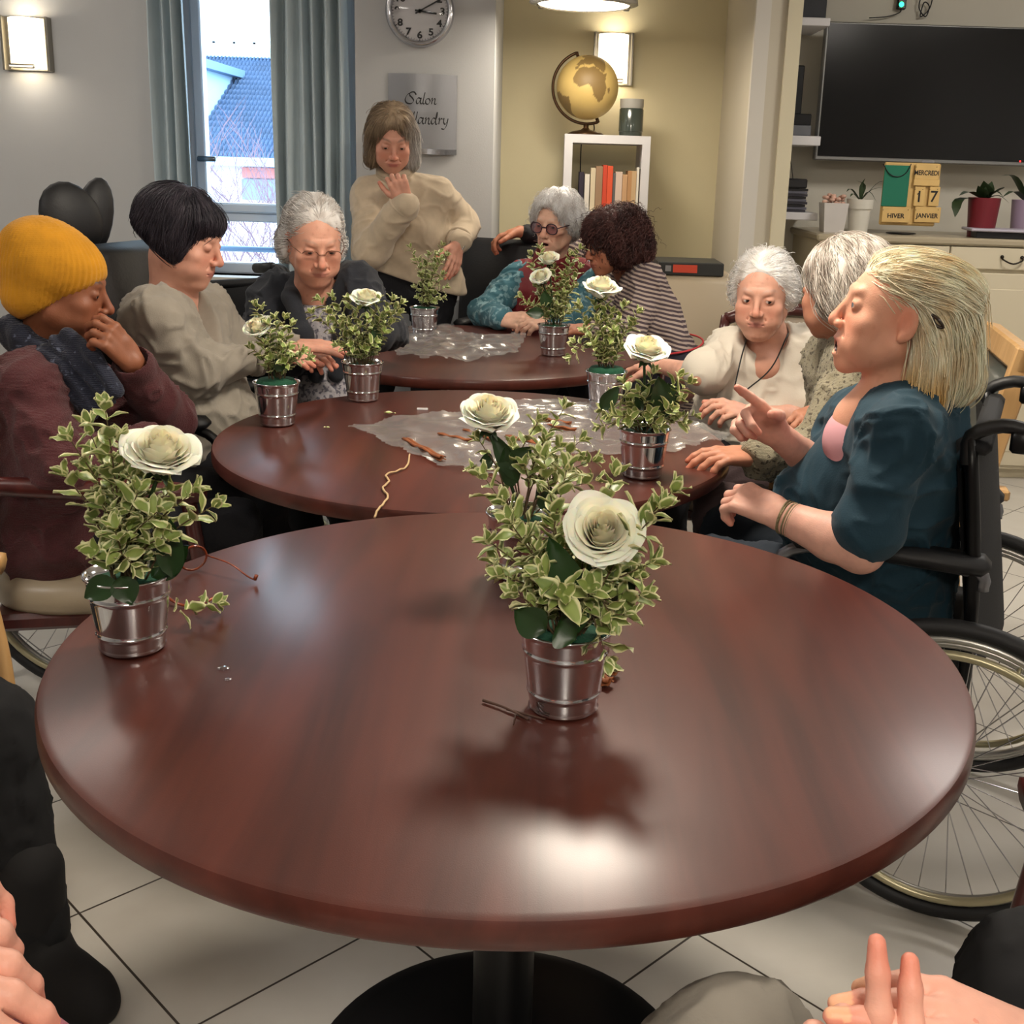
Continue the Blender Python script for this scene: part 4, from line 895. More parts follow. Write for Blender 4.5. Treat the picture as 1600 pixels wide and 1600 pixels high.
# clock
cc = at(656.5, 18, PY); cc[1] = PY; cr = (xa(711, PY, 10)-xa(602, PY, 10))/2*.985
r = thing('wall_clock', 'round chrome rimmed wall clock with black numerals', 'clock', cc); RX = np.array([[1, 0, 0], [0, 0, -1], [0, 1, 0]])
MB().lathe([(cr*.80, .012), (cr*.83, .034), (cr*.9, .045), (cr*.97, .036), (cr, .02), (cr, 0)], cc, 72, RX).build('rim', mat('clock_chrome', (190, 190, 195), .2, .95), r)
MB().lathe([(0, .012), (cr*.82, .012)], cc, 48, RX).build('face', mat('clock_face', (200, 198, 200), .6), r)
INK = mat('ink_black', (18, 16, 18), .5)
def text(name, s, loc, size, m, parent, R=None, shear=0, font=None, ext=.0006, align='CENTER', bold=0, sx=1):
    c = bpy.data.curves.new(name, 'FONT'); c.body = s; c.size = size; c.extrude = ext; c.shear = shear; c.align_x = align; c.align_y = 'CENTER'; c.offset = bold; c.space_character = 1
    o = bpy.data.objects.new(name, c); COL.objects.link(o); bpy.context.view_layer.update()
    me = bpy.data.meshes.new_from_object(o.evaluated_get(bpy.context.evaluated_depsgraph_get())); bpy.data.objects.remove(o); bpy.data.curves.remove(c)
    V = np.array([v.co for v in me.vertices]); F = [tuple(p.vertices) for p in me.polygons]; bpy.data.meshes.remove(me)
    V[:, 0] *= sx; R = np.array([[1, 0, 0], [0, 0, -1], [0, 1, 0]]) if R is None else R
    return build(name, V@R.T+np.array(loc), F, m, parent, smooth=False)
for h in range(1, 13):
    a = PI/2-h*PI/6; text('numeral', str(h), cc+[cr*.66*math.cos(a), -.0135, cr*.66*math.sin(a)], cr*.27, INK, r, bold=.0012, sx=1.15)
mb = MB()
for k in range(60):
    a = k*PI/30; mb.box((-.0008 if k % 5 else -.0016, 0, cr*.765), (.0008 if k % 5 else .0016, .001, cr*.80), np.array([[math.cos(a), 0, math.sin(a)], [0, 1, 0], [-math.sin(a), 0, math.cos(a)]]), cc-[0, .0135, 0])
mb.build('minute_marks', INK, r, smooth=False)
def hand(name, ang, L, wd, m=INK):
    a = math.radians(ang); R = np.array([[math.cos(a), 0, math.sin(a)], [0, 1, 0], [-math.sin(a), 0, math.cos(a)]]); mb = MB(); mb.box((-wd, -.002, -cr*.14), (wd, 0, L), R, cc-[0, .018, 0]); mb.build(name, m, r, smooth=False)
hand('hour_hand', 97, cr*.5, .004); hand('minute_hand', 61, cr*.74, .003)
MB().lathe([(0, .02), (.008, .02), (.008, .012)], cc, 16, RX).build('hand_cap', INK, r)
MB().lathe([(0, .040), (cr*.55, .037), (cr*.82, .028)], cc, 48, RX).build('glass', clear('clock_glass', .06, .03), r)
# sign
sx0, sx1, sz1, sz0 = xa(607, PY, 180), xa(714, PY, 180), za(116, PY, 660), za(242, PY, 690)
r = thing('wall_sign', 'brushed metal room sign reading Salon Villandry below the clock', 'sign', ((sx0+sx1)/2, PY, (sz0+sz1)/2))
W = sx1-sx0; bow = .03
def sg(u, v, a=0.): return np.array([sx0+W*u, PY-.006-bow*math.sin(u*PI)-a, sz0+(sz1-sz0)*v])
mb = MB(); mb.grid(lambda u, v: sg(u, .07+.93*v), 24, 2); mb.grid(lambda u, v: np.array([sx0+W*(1-u), PY-.004, sz0+(sz1-sz0)*v]), 24, 2); mb.build('plate', mat('brushed_metal', (150, 150, 153), .3, .92, bump=.2, bscale=40, stretch=(60, 60, .6)), r)
mb = MB(); mb.grid(lambda u, v: sg(u, .0+.07*v, .004), 24, 1); mb.grid(lambda u, v: sg(u, .07, .004*(1-v)), 24, 1); mb.build('bottom_bar', CHR, r)
def script(pts, wd, x0, z0, s, mb):
    q = bez([(a, b, 0) for a, b in pts], 10*len(pts)); L = len(q)
    pr = [];
    for i in range(L):
        d = q[min(i+1, L-1)]-q[max(i-1, 0)]; an = math.atan2(d[1], d[0]); t = wd*(.35+.95*abs(math.sin(an-.9))); pr.append(t)
    vs = []
    for i in range(L):
        d = unit(q[min(i+1, L-1)]-q[max(i-1, 0)]); n_ = np.array([-d[1], d[0]])
        for sgn in (-1, 1):
            p = np.array([q[i][0], q[i][1]])+n_*pr[i]*sgn*.5; X = x0+p[0]*s; u = (X-sx0)/W; vs.append([X, PY-.0075-bow*math.sin(min(max(u, 0), 1)*PI)-.0008, z0+p[1]*s])
    mb.add(vs, [(2*i, 2*i+1, 2*i+3, 2*i+2) for i in range(L-1)])
GL_ = {  # strokes on a unit x-height
 'S': [[(1.75, 1.55), (1.35, 2.0), (.7, 1.9), (.55, 1.45), (1.0, 1.0), (1.25, .5), (.8, .0), (0, .1), (-.3, .7), (.1, 1.5), (.9, 2.0)]],
 'V': [[(-.1, 1.4), (.1, 1.9), (.6, 1.95), (.75, 1.2), (.8, .0), (1.3, 1.0), (2.0, 1.95), (2.4, 1.8)]],
 'a': [[(.85, .9), (.4, 1.0), (.05, .5), (.2, .02), (.6, .3), (.95, 1.0), (.8, .3), (.95, 0), (1.2, .2)]],
 'l': [[(.5, 2.0), (.3, 1.2), (.12, .2), (.3, .0), (.55, .2)]],
 'o': [[(.6, 1.0), (.1, .7), (.1, .1), (.5, .0), (.85, .5), (.6, 1.0)]],
 'n': [[(.05, .8), (.25, 1.0), (.12, .0)], [(.15, .4), (.6, .95), (.75, .8), (.65, .15), (.85, .0), (1.05, .2)]],
 'i': [[(.15, .8), (.33, 1.0), (.2, .2), (.35, .0), (.55, .2)], [(.42, 1.45), (.48, 1.55)]],
 'd': [[(.8, .9), (.4, 1.0), (.05, .5), (.2, .02), (.6, .3), (1.0, 1.2), (1.05, 2.0), (.8, .9), (.8, .15), (.95, .0), (1.15, .2)]],
 'r': [[(.05, .8), (.25, 1.0), (.14, .0)], [(.18, .45), (.5, .95), (.75, .9)]],
 'y': [[(.05, .8), (.25, 1.0), (.2, .4), (.45, .05), (.8, .5), (.95, 1.0), (.7, -.1), (.3, -.75), (-.2, -.7)]]}
def write(s, px0, py0, px1, wd=.2):
    mb = MB(); adv = {'S': 1.7, 'V': 1.75, 'a': 1.15, 'l': .55, 'o': 1.0, 'n': 1.1, 'i': .55, 'd': 1.2, 'r': .75, 'y': 1.1}
    x0 = xa(px0, PY, py0); x1 = xa(px1, PY, py0); z = za(py0, PY, (px0+px1)/2); sc = (x1-x0)/sum(adv[c] for c in s); x = x0
    for c in s:
        for st in GL_[c]: script(st, wd, x, z, sc, mb)
        x += adv[c]*sc
    mb.build('lettering', INK, r, smooth=False)
write('Salon', 637, 163, 684); write('Villandry', 624, 194, 702)
# ---------------------------------------------------------------- media wall: cabinet, shelves, television
CAB = mat('cabinet_cream', (205, 194, 168), .5); CTOP = mat('counter_laminate', (168, 156, 132), .3)
cy = 5.2; cx0 = xa(1283, cy, 370); cz = za(365, cy, 1283); cxr = 3.35
r = thing('sideboard', 'tall cream sideboard with drawers under the television', 'cabinet', (cx0+.8, cy+.3, 0))
mb = MB(); mb.box((cx0, cy+.02, .05), (cxr, TY-.008, cz-.03)); mb.box((cx0+.03, cy+.06, 0), (cxr, TY-.008, .05)); mb.build('body', CAB, r, smooth=False)
mb = MB(); mb.box((cx0-.02, cy-.01, cz-.032), (cxr, TY-.004, cz), bev=.008); mb.build('countertop', CTOP, r, smooth=False)
zd = za(418, cy, 1400); HB = mat('dark_handle', (52, 46, 40), .3, .8)
xs = [cx0+.01, xa(1484, cy, 400), xa(1484, cy, 400)+(xa(1484, cy, 400)-cx0), cxr-.01]
for i in range(3):
    a, b = xs[i]+.003, xs[i+1]-.003; d_ = MB().box((a, cy, zd+.004), (b, cy+.022, cz-.038), bev=.004).build('drawer', CAB, r, smooth=False)
    m_ = (a+b)/2 if i else xa(1385, cy, 395)
    if i == 1: m_ = xa(1582, cy, 395)
    zz = (zd+cz-.04)/2+.012; mb = MB(); mb.tube(bez([(m_-.045, cy, zz), (m_-.042, cy-.02, zz-.012), (m_, cy-.026, zz-.028), (m_+.042, cy-.02, zz-.012), (m_+.045, cy, zz)], 16), .004, 6); mb.ball((m_-.045, cy-.004, zz), .009, 10); mb.ball((m_+.045, cy-.004, zz), .009, 10); mb.build('handle', HB, d_)
xd = xa(1502, cy, 450); zdo = zd-.012
for (a, b) in ((xd, xd+.46), (xd+.466, xd+.92)):
    d_ = MB().box((a, cy, .07), (b, cy+.022, zdo), bev=.004).build('door', CAB, r, smooth=False)
    mb = MB(); mb.box((a+.06, cy-.004, .14), (b-.06, cy+.001, zdo-.07), bev=.003); mb.build('door_panel', CAB, d_, smooth=False)
    kb = MB(); kb.ball((a+.03, cy-.014, .75), .012, 10); kb.build('knob', HB, d_)
MB().box((cx0+.01, cy, .07), (xd-.17, cy+.022, zdo), bev=.004).build('door', CAB, r, smooth=False)
o = MB().box((xd-.165, cy-.02, za(463, cy, 1488)), (xd-.012, cy+.001, zd-.006), bev=.004).build('panel', mat('dark_red_panel', (72, 26, 32), .5), r, smooth=False); tag(o, 'dark red panel')
mb = MB(); q = at(1481, 443, cy-.03); mb.ball(q, .010, 10); mb.build('knob', mat('brass', (170, 140, 90), .3, .9), o)
tx0, tx1 = xa(1272, TY-.12, 200)-.0, 0
tvY = 5.62; a = at(1273, 250, tvY); b = at(1291, 33, tvY); tvx0 = (a[0]+b[0])/2; tz0, tz1 = a[2], b[2]; tvw = (tz1-tz0)*1.74
r = thing('television', 'large black wall mounted television with silver frame', 'television', (tvx0+tvw/2, TY, (tz0+tz1)/2))
mb = MB(); mb.box((tvx0, tvY, tz0), (tvx0+tvw, tvY+.05, tz1), bev=.006); mb.box((tvx0+.3, tvY+.05, tz0+.15), (tvx0+tvw-.3, TY, tz1-.15)); mb.build('frame', mat('tv_silver', (150, 150, 148), .35, .7), r, smooth=False)
MB().box((tvx0+.012, tvY-.004, tz0+.02), (tvx0+tvw-.012, tvY, tz1-.008)).build('screen', mat('tv_screen', (16, 16, 17), .16, spec=.5), r, smooth=False)
mb = MB(); mb.box((tvx0+tvw*.5-.03, tvY-.004, tz0+.004), (tvx0+tvw*.5+.03, tvY, tz0+.014)); mb.build('badge', CHR, r, smooth=False)
q = at(1594, 252, tvY-.004); MB().ball(q, .004, 8).build('standby_light', mat('red_led', (255, 40, 40), .5, emis=4), r)
mb = MB(); g = at(1409, 6, TY-.03); mb.box(g-[.02, .01, .025], g+[.02, .02, .03], bev=.004)
rr_ = tag(thing('transmitter', 'small black box with a green light and cables above the television', 'electronics', g)); mb.build('case', BLK, rr_, smooth=False)
MB().ball(g+[-.004, -.012, -.004], (.012, .004, .012), 10).build('indicator_light', mat('green_led', (40, 255, 150), .5, emis=5), rr_)
mb = MB(); mb.tube(bez([g-[0, 0, .02], at(1405, 20, TY-.03), at(1385, 26, TY-.03), at(1358, 28, TY-.03)], 20), .0025, 6); mb.build('cable', BLK, rr_); mb = MB()
mb.tube(bez([at(1440, -8, TY-.03), at(1436, 12, TY-.03), at(1446, 26, TY-.03), at(1452, 10, TY-.03), at(1444, 4, TY-.03), at(1438, 26, TY-.03), at(1452, 14, TY-.03), at(1458, -6, TY-.03)], 40), .003, 6); mb.build('cable', BLK, rr_)
for k, (y0, y1, px, nm_) in enumerate(((28, 41, 1298, 'upper white wall shelf at the corner of the television, dark box on it'), (213, 228, 1283, 'middle white wall shelf left of the television, speaker on it'), (333, 345, 1278, 'lower white wall shelf left of the television, disc cases on it'))):
    Y = 5.42; zt, zb = za(y0, Y, px), za(y1, Y, px); o = MB().box((PX1+.055, Y, zb), (xa(px, Y, y0), TY, zt), bev=.003).build('wall_shelf', WHT, smooth=False); origin(o, (PX1+.2, TY, zb)); tag(o, nm_, 'shelf', 'white floating shelves')
    if k == 0: o = MB().box((PX1+.07, Y+.03, zt), (xa(1292, Y+.03, 10), TY-.05, zt+.2), bev=.004).build('storage_box', mat('dark_box', (32, 34, 40), .6), smooth=False); origin(o, (PX1+.15, 5.6, zt)); tag(o, 'black box on the upper wall shelf', 'box')
    if k == 1:
        x0 = PX1+.075; o = thing('speaker', 'tall black speaker on the middle wall shelf', 'speaker', (x0+.05, Y+.18, zt)); mb = MB(); mb.box((x0, Y+.11, zt), (xa(1254, Y+.11, 150), Y+.26, za(102, Y+.11, 1250)), bev=.004); mb.build('cabinet', BLK, o, smooth=False); MB().box((x0+.03, Y+.107, zt+.09), (x0+.05, Y+.111, zt+.095)).build('badge', CHR, o, smooth=False)
        o = thing('media_player', 'black and grey player on the middle wall shelf before the speaker', 'electronics', (x0+.05, Y+.05, zt)); z1, z2 = za(196, Y+.02, 1260), za(178, Y+.02, 1260); MB().box((x0-.005, Y+.01, zt), (xa(1268, Y, 205), Y+.1, z1), bev=.003).build('case', mat('grey_plastic', (96, 98, 104), .4), o, smooth=False); MB().box((x0-.005, Y+.01, z1), (xa(1268, Y, 190), Y+.1, z2), bev=.003).build('lid', BLK, o, smooth=False)
        mb = MB(); mb.box((x0+.06, Y+.006, z1+.012), (x0+.075, Y+.011, z1+.018)); mb.box((x0+.045, Y+.006, z2-.012), (x0+.06, Y+.011, z2-.008)); mb.build('buttons', CHR, o, smooth=False)
        mb = MB(); mb.tube(bez([(x0+.02, Y+.15, zb), at(1231, 240, Y+.1), at(1238, 270, Y+.1), at(1239, 288, Y+.1)], 16), .0018, 5); mb.build('cable', BLK, o)
    if k == 2:
        z = zt
        for i in range(9):
            h = .012; dxx = (.0, .004, -.003, .006, .0, -.002, .004, .002, .005)[i]; nn = 'flat disc case in the stack on the lower wall shelf, '+('bottom', 'second from the bottom', 'third from the bottom', 'fourth from the bottom', 'middle', 'fourth from the top', 'third from the top', 'second from the top', 'topmost')[i]+' one'
            o = MB().box((PX1+.075+dxx, Y+.04, z), (xa(1261, Y+.04, 300)+dxx, Y+.18, z+h-.001), bev=.001).build('disc_case', mat('case_%d' % (i % 3), ((50, 48, 56), (92, 92, 104), (28, 26, 30))[i % 3], .25, coat=.4), smooth=False); origin(o, (PX1+.12, Y+.1, z)); tag(o, nn, 'disc case', 'disc cases stacked on the lower shelf'); z += h
        o = MB().box((PX1+.07, Y+.03, z), (xa(1262, Y+.03, 285), Y+.2, za(279, Y+.04, 1240)), bev=.006).build('pouch', mat('black_pouch', (20, 18, 20), .6), smooth=False); origin(o, (PX1+.12, Y+.1, z)); tag(o, 'black pouch on top of the disc case stack', 'pouch')
# things on the counter
q = at(1300, 350, 5.38); r = thing('flower_pot', 'square white pot with pink blossoms at the left end of the counter', 'plant', (q[0], 5.38, cz))
w_ = .055; mb = MB(); z1 = za(317, 5.35, 1300); mb.add([(q[0]+a*k, 5.38+b*k, z) for z, k in ((cz, .045), (z1, .056), (z1, .050), (z1-.02, .048)) for a, b in ((-1, -1), (1, -1), (1, 1), (-1, 1))], [(i*4+j, i*4+(j+1) % 4, i*4+4+(j+1) % 4, i*4+4+j) for i in range(3) for j in range(4)]+[(12, 13, 14, 15)]); mb.build('pot', mat('pot_white', (205, 200, 196), .3), r, smooth=False)
mb = MB(); rn = random.Random(2)
for i in range(26): c = (q[0]+rn.uniform(-.045, .045), 5.38+rn.uniform(-.04, .04), z1+rn.uniform(-.01, .035)); mb.ball(c, (.014, .012, .009), 8)
mb.build('blossoms', mat('blossom_pink', (214, 172, 152), .7, var=.3, vscale=30), r)
def leafstrip(mb, pts, wd, up=(0, 0, 1), fold=.25, col=None, n=8):
    q = bez(pts, n); L = len(q); vs = []
    for i in range(L):
        d = unit(q[min(i+1, L-1)]-q[max(i-1, 0)]); s = unit(np.cross(d, up)); nn = np.cross(s, d); t = i/(L-1); k = wd*math.sin(PI*min(1, (t*.93+.07))**.8)
        vs += [q[i]-s*k+nn*k*fold, q[i], q[i]+s*k+nn*k*fold]
    mb.add(vs, [(3*i+j, 3*i+j+1, 3*i+4+j, 3*i+3+j) for i in range(L-1) for j in (0, 1)])
q = at(1341, 350, 5.40); r = thing('potted_plant', 'arching green plant in a round white pot on the counter', 'plant', (q[0], 5.40, cz)); z1 = za(311, 5.4, 1340); zm = za(326, 5.4, 1340)
MB().lathe([(0, cz), (.043, cz), (.052, zm), (.058, zm), (.062, z1), (.056, z1), (.052, z1-.015), (0, z1-.015)], (q[0], 5.40, 0), 32).build('pot', mat('pot_cream', (214, 210, 198), .4), r, flat_angle=40)
mb = MB()
for tip, mid in (((1322, 300), (1330, 296)), ((1338, 282), (1350, 290)), ((1402, 290), (1375, 284)), ((1385, 292), (1362, 297)), ((1352, 278), (1346, 292)), ((1371, 318), (1358, 300)), ((1328, 308), (1334, 303))):
    leafstrip(mb, [np.array([q[0], 5.40, z1-.01]), at(*mid, 5.38), at(*tip, 5.36)], .009)
mb.build('leaves', mat('dark_leaf', (48, 66, 38), .45, var=.3, vscale=20), r)
A_ = lambda *q: np.array(q, float)
# calendar
cY = 5.36; r = thing('calendar', 'wooden block calendar reading MERCREDI 17 HIVER JANVIER', 'calendar', (at(1420, 352, cY)[0], cY, cz))
WD = mat('calendar_wood', (214, 178, 112), .5, var=.1, vscale=12)
def rect(px0, py0, px1, py1, Y, th, m, name, bev=.003): a = at(px0, py1, Y); b = at(px1, py0, Y); return MB().box((a[0], Y-th, a[2]), (b[0], Y, b[2]), bev=bev).build(name, m, r, smooth=False)
rect(1372, 256, 1470, 351, cY+.02, .012, WD, 'backboard', .006)
rect(1376, 259, 1423, 322, cY, .004, mat('calendar_green', (18, 110, 84), .7), 'picture_panel')
for (a, b, c, d, s, fs) in ((1428, 257, 1468, 280, 'MERCREDI', 7.4), (1426, 292, 1446, 322, '1', 18), (1449, 292, 1469, 322, '7', 18), (1376, 324, 1423, 347, 'HIVER', 7.4), (1427, 324, 1470, 347, 'JANVIER', 7.4)):
    t = rect(a, b, c, d, cY, .008, WD, 'block', .002); m_ = at((a+c)/2, (b+d)/2+(2 if len(s) > 1 else 1), cY-.0085); tx = text('lettering', s, m_, fs*cY/FPX*1.05*1.25, INK, r, bold=.0006, sx=.82 if s == 'MERCREDI' else .92 if s == 'JANVIER' else 1)
    if s == '1': MB().tube([m_+A_(-.010, 0, .012), m_+A_(.0, 0, .019)], .0016, 6).build('lettering', INK, r)
    mb = MB()
    for px in (a+4, c-4): mb.ball(at(px, b+4, cY-.008), .0022, 6)
    mb.build('pegs', INK, t)
rect(1426, 281, 1468, 290, cY, .010, WD, 'ledge', .002)
mb = MB(); a = at(1412, 352, cY-.03); mb.ball((a[0], cY-.0, cz+.006), (.07, .05, .006), 20); mb.build('base', BLK, r)
mb = MB(); mb.tube(bez([at(1380, 256, cY-.006), at(1390, 272, cY-.008), at(1404, 276, cY-.008), at(1416, 270, cY-.008), at(1424, 256, cY-.006)], 20), .0022, 6); mb.build('cord', BLK, r)
# red pot plant, lilac pot, tray
q = at(1535, 358, 5.36); z1 = za(309, 5.36, 1535); r = thing('potted_plant', 'broad leaved green plant in a dark red pot on the counter', 'plant', (q[0], 5.38, cz))
MB().lathe([(0, cz), (.058, cz), (.072, z1), (.066, z1), (.06, z1-.015), (0, z1-.015)], (q[0], 5.38, 0), 32).build('pot', mat('pot_red', (112, 24, 36), .4), r, flat_angle=40)
mb = MB()
for tip, mid, w_ in (((1492, 340), (1500, 312), .036), ((1498, 306), (1515, 300), .032), ((1537, 282), (1540, 296), .032), ((1550, 283), (1545, 298), .03), ((1570, 292), (1560, 298), .032), ((1568, 308), (1556, 300), .03), ((1528, 290), (1534, 300), .03), ((1578, 318), (1560, 306), .032), ((1545, 330), (1540, 312), .04)): leafstrip(mb, [np.array([q[0], 5.38, z1-.01]), at(*mid, 5.35), at(*tip, 5.33)], w_, fold=.1)
mb.build('leaves', mat('dark_leaf', (48, 66, 38), .45), r)
q = at(1596, 350, 5.45); r = thing('potted_orchid', 'long leaved plant in a pale lilac pot at the right edge', 'plant', (q[0], 5.5, cz)); z1 = za(312, 5.5, 1590)
MB().lathe([(0, cz), (.055, cz), (.066, z1), (.06, z1), (.055, z1-.015), (0, z1-.015)], (q[0]+.03, 5.5, 0), 32).build('pot', mat('pot_lilac', (158, 138, 160), .4), r, flat_angle=40)
mb = MB()
for tip, mid in (((1564, 274), (1585, 278)), ((1566, 308), (1585, 300)), ((1640, 280), (1625, 285))): leafstrip(mb, [np.array([q[0]+.03, 5.5, z1-.01]), at(*mid, 5.45), at(*tip, 5.42)], .022, fold=.2)
mb.build('leaves', mat('dark_leaf', (48, 66, 38), .45), r)
a = at(1520, 345, 5.26); o = MB().box((-.0, -.10, 0), (.30, .10, .012), rotz(-.12), (a[0], 5.33, cz+.03), bev=.004).build('folder', mat('folder_lilac', (178, 172, 184), .4), smooth=False); origin(o, (a[0]+.15, 5.33, cz+.03)); tag(o, 'pale plastic folder lying on the counter before the red pot', 'folder')
o = MB().box((-.0, -.09, 0), (.28, .09, .03), rotz(-.12), (a[0]+.03, 5.34, cz), bev=.004).build('notebook', mat('notebook_black', (28, 28, 34), .5), smooth=False); origin(o, (a[0]+.15, 5.34, cz)); tag(o, 'dark notebook under the pale folder on the counter', 'notebook')
# low beige unit with binder
uY = 4.75; ux0, ux1 = xa(1005, uY, 430), xa(1162, uY, 430); uz = za(432, uY, 1090)
o = MB().box((ux0, uY, 0), (ux1, uY+.45, uz), bev=.03).build('bench', mat('bench_beige', (176, 160, 134), .5, bump=.08, bscale=90)); origin(o, ((ux0+ux1)/2, uY+.2, 0)); tag(o, 'beige padded bench back behind the striped woman', 'bench')
r = thing('binder', 'black binder with an orange red label lying on the beige bench', 'binder', (xa(1082, uY, 425), uY+.15, uz)); bx = (xa(1030, uY, 425), xa(1132, uY, 425)); bz = za(411, uY, 1080)
MB().box((bx[0], uY+.02, uz), (bx[1], uY+.30, bz), bev=.004).build('cover', mat('binder_black', (36, 38, 36), .5), r, smooth=False)
MB().box((xa(1052, uY, 425), uY+.017, uz+.012), (xa(1090, uY, 425), uY+.021, bz-.01)).build('label', mat('binder_red', (205, 70, 42), .6), r, smooth=False)
MB().box((xa(1040, uY, 425), uY+.017, uz+.016), (xa(1049, uY, 425), uY+.021, bz-.014)).build('sticker', mat('grey_sticker', (130, 130, 130), .6), r, smooth=False)
# ================================================================ flower buckets
ZT = .7405
BK = mat('bucket_metal', (212, 211, 213), .10, .98, bump=.05, bscale=15, stretch=(3, 3, .3)); FOAM = mat('floral_foam', (14, 68, 46), .95, bump=.6, bscale=160)
LEAF = mat('variegated_leaf', (120, 140, 70), .42, attr=True, spec=.45, sss=.05); PET = mat('rose_petal', (240, 232, 196), .6, attr=True, sss=.3, spec=.25, sheen=.1); RL = mat('rose_leaf', (34, 62, 26), .38, var=.2, vscale=30, spec=.5); STEM = mat('twig_stem', (84, 66, 42), .7)
C_G = srgb((112, 132, 66)); C_G2 = srgb((142, 158, 84)); C_E = srgb((228, 226, 176)); C_MID = srgb((158, 170, 104))
def leaf(mb, p, d, n, L, W, rn, curl=.3, edge=C_E):
    d = unit(d); n = unit(np.array(n)-d*(np.array(n)@d)); s = np.cross(d, n); vs = []; cs = []; nu = 6; us = (-1, -.80, -.62, 0, .62, .80, 1); wv = rn.uniform(0, 6); g = C_G*(1-(k := rn.random()))+C_G2*k; am = rn.uniform(.03, .09)
    for i in range(nu+1):
        t = i/nu; w = W*(math.sin(PI*t**.85)**.75)*(1 if t < .98 else 0)+.0004; c = p+d*L*t+n*(-curl*L*t*t+.08*L*t)
        for u in us:
            z = abs(u)**1.6*W*.35+am*W*math.sin(t*9+wv+u*2)*3*abs(u); vs.append(c+s*w*u+n*z)
            if abs(u) >= .80 or i in (0, nu): cs.append(edge)
            elif abs(u) > .5: cs.append(g)
            else: cs.append(g*.8+C_MID*.2)
    m = len(us); mb.add(vs, [(i*m+j, i*m+j+1, (i+1)*m+j+1, (i+1)*m+j) for i in range(nu) for j in range(m-1)], cs)
def sprig(mb, st, base, tip, rn, L=.026, bare=.25, bend=.02, dens=.0115):
    base = np.array(base, float); tip = np.array(tip, float); ln = np.linalg.norm(tip-base); out = tip-base; out[2] = 0; mid = (base+tip)/2+np.array([0, 0, bend])-out*.15+np.array([rn.gauss(0, .006), rn.gauss(0, .006), 0])
    q = bez([base, mid, tip], 16); st.tube(q, [.0016*(1-.6*i/len(q)) for i in range(len(q))], 5, caps=False)
    acc = 0; a = rn.uniform(0, 6)
    for i in range(1, len(q)):
        seg = np.linalg.norm(q[i]-q[i-1]); t = i/len(q)
        if t < bare: continue
        acc += seg
        while acc > dens*(.85+.3*rn.random()):
            acc -= dens; d = unit(q[i]-q[i-1]); a += 2.4+rn.gauss(0, .2); u = unit(np.cross(d, (.3, .2, .9))); v = np.cross(d, u); o = math.cos(a)*u+math.sin(a)*v; k = L*(.65+.5*rn.random())*(1 if t < .85 else .8)
            leaf(mb, q[i]+o*.001, unit(o*.9+d*.65+np.array([0, 0, .15])), unit(d-o*.4+np.array([0, 0, .5])), k, k*.27*rn.uniform(.85, 1.2), rn, rn.uniform(.05, .55))
    d = unit(q[-1]-q[-3])
    for k in range(4):
        a = k*1.6+rn.random(); u = unit(np.cross(d, (.3, .2, .9))); v = np.cross(d, u); o = math.cos(a)*u+math.sin(a)*v; leaf(mb, q[-1], unit(d+o*.7), unit(d-o), L*.75, L*.2, rn, .1)
def rose(root, c, axis, R, seed, openness=1., name='rose'):
    rn = random.Random(seed); ax = unit(axis); u0 = unit(np.cross(ax, (.2, 1, .1))); v0 = np.cross(ax, u0); mb = MB(); a0 = rn.uniform(0, 6)
    for t, cnt in ((.04, 3), (.13, 3), (.22, 4), (.31, 4), (.41, 5), (.52, 5), (.64, 5), (.76, 6), (.88, 6), (1., 6)):
        a0 += 1.1
        for k in range(cnt):
            ang = a0+k*2*PI/cnt+rn.uniform(-.12, .12); rim = R*(.07+.60*t)*rn.uniform(.95, 1.06); rz_ = R*(.66-.36*t+rn.uniform(-.03, .05)); half_ = 1.75 if t < .2 else 1.25-.25*t; fl = (.05+.27*t*t)*openness*rn.uniform(.8, 1.25); ph = rn.uniform(0, 6)
            warm = srgb((253, 244, 210))*(1-t)+srgb((253, 251, 234))*t
            def fn(u, v):
                x = (u-.5)*2; wd = (.35+.65*math.sin(min(1, v*1.25)*PI/2))*(1-.28*max(0, v-.7)/.3); al = ang+x*half_*wd
                r = rim*(math.sin(min(1, v*1.05)*PI/2)**.75)*(1+.05*math.sin(2.5*x+ph)*v)*(1+.06*abs(x))
                z = -.55*R+(rz_+.55*R)*v**(1.55-.35*t)-R*(.10+.10*t)*abs(x)**2.6*v
                e = max(0, v-.72)/.28; ci = max(0, .62-t)/.62; r *= 1-.42*ci*e*(1-.5*abs(x)); r += R*fl*e**1.4*(1-.35*abs(x)); z += -R*fl*.42*e**2+.035*R*math.sin(4*x+ph)*e
                o = math.cos(al)*u0+math.sin(al)*v0
                return c+ax*z+o*r
            mb.grid(fn, 14, 10, lambda u, v: warm*(.95+.06*v))
    r = mb.build(name, PET, root, color=True)
    mb = MB()
    for k in range(5):
        a = k*1.257; o = math.cos(a)*u0+math.sin(a)*v0; leafstrip(mb, [c-ax*R*.58, c-ax*R*.56+o*R*.28, c-ax*R*.72+o*R*.5], R*.10, up=ax)
    mb.ball(c-ax*R*.60, R*.20, 12); mb.build('sepals', RL, r)
    return c-ax*R*.66
def rleaf(mb, p, d, n, L, W):
    d = unit(d); n = unit(np.array(n, float)-d*(np.array(n, float)@d)); s = np.cross(d, n); vs = []; nu = 9
    for i in range(nu+1):
        t = i/nu; w = W*math.sin(PI*t**.8)**.8+.0003
        for u in (-1, -.5, 0, .5, 1): vs.append(p+d*L*t+s*w*u+n*(abs(u)*W*.25-.18*L*t*t+.02*W*math.sin(i*3)*abs(u)))
    mb.add(vs, [(i*5+j, i*5+j+1, i*5+6+j, i*5+5+j) for i in range(nu) for j in range(4)])
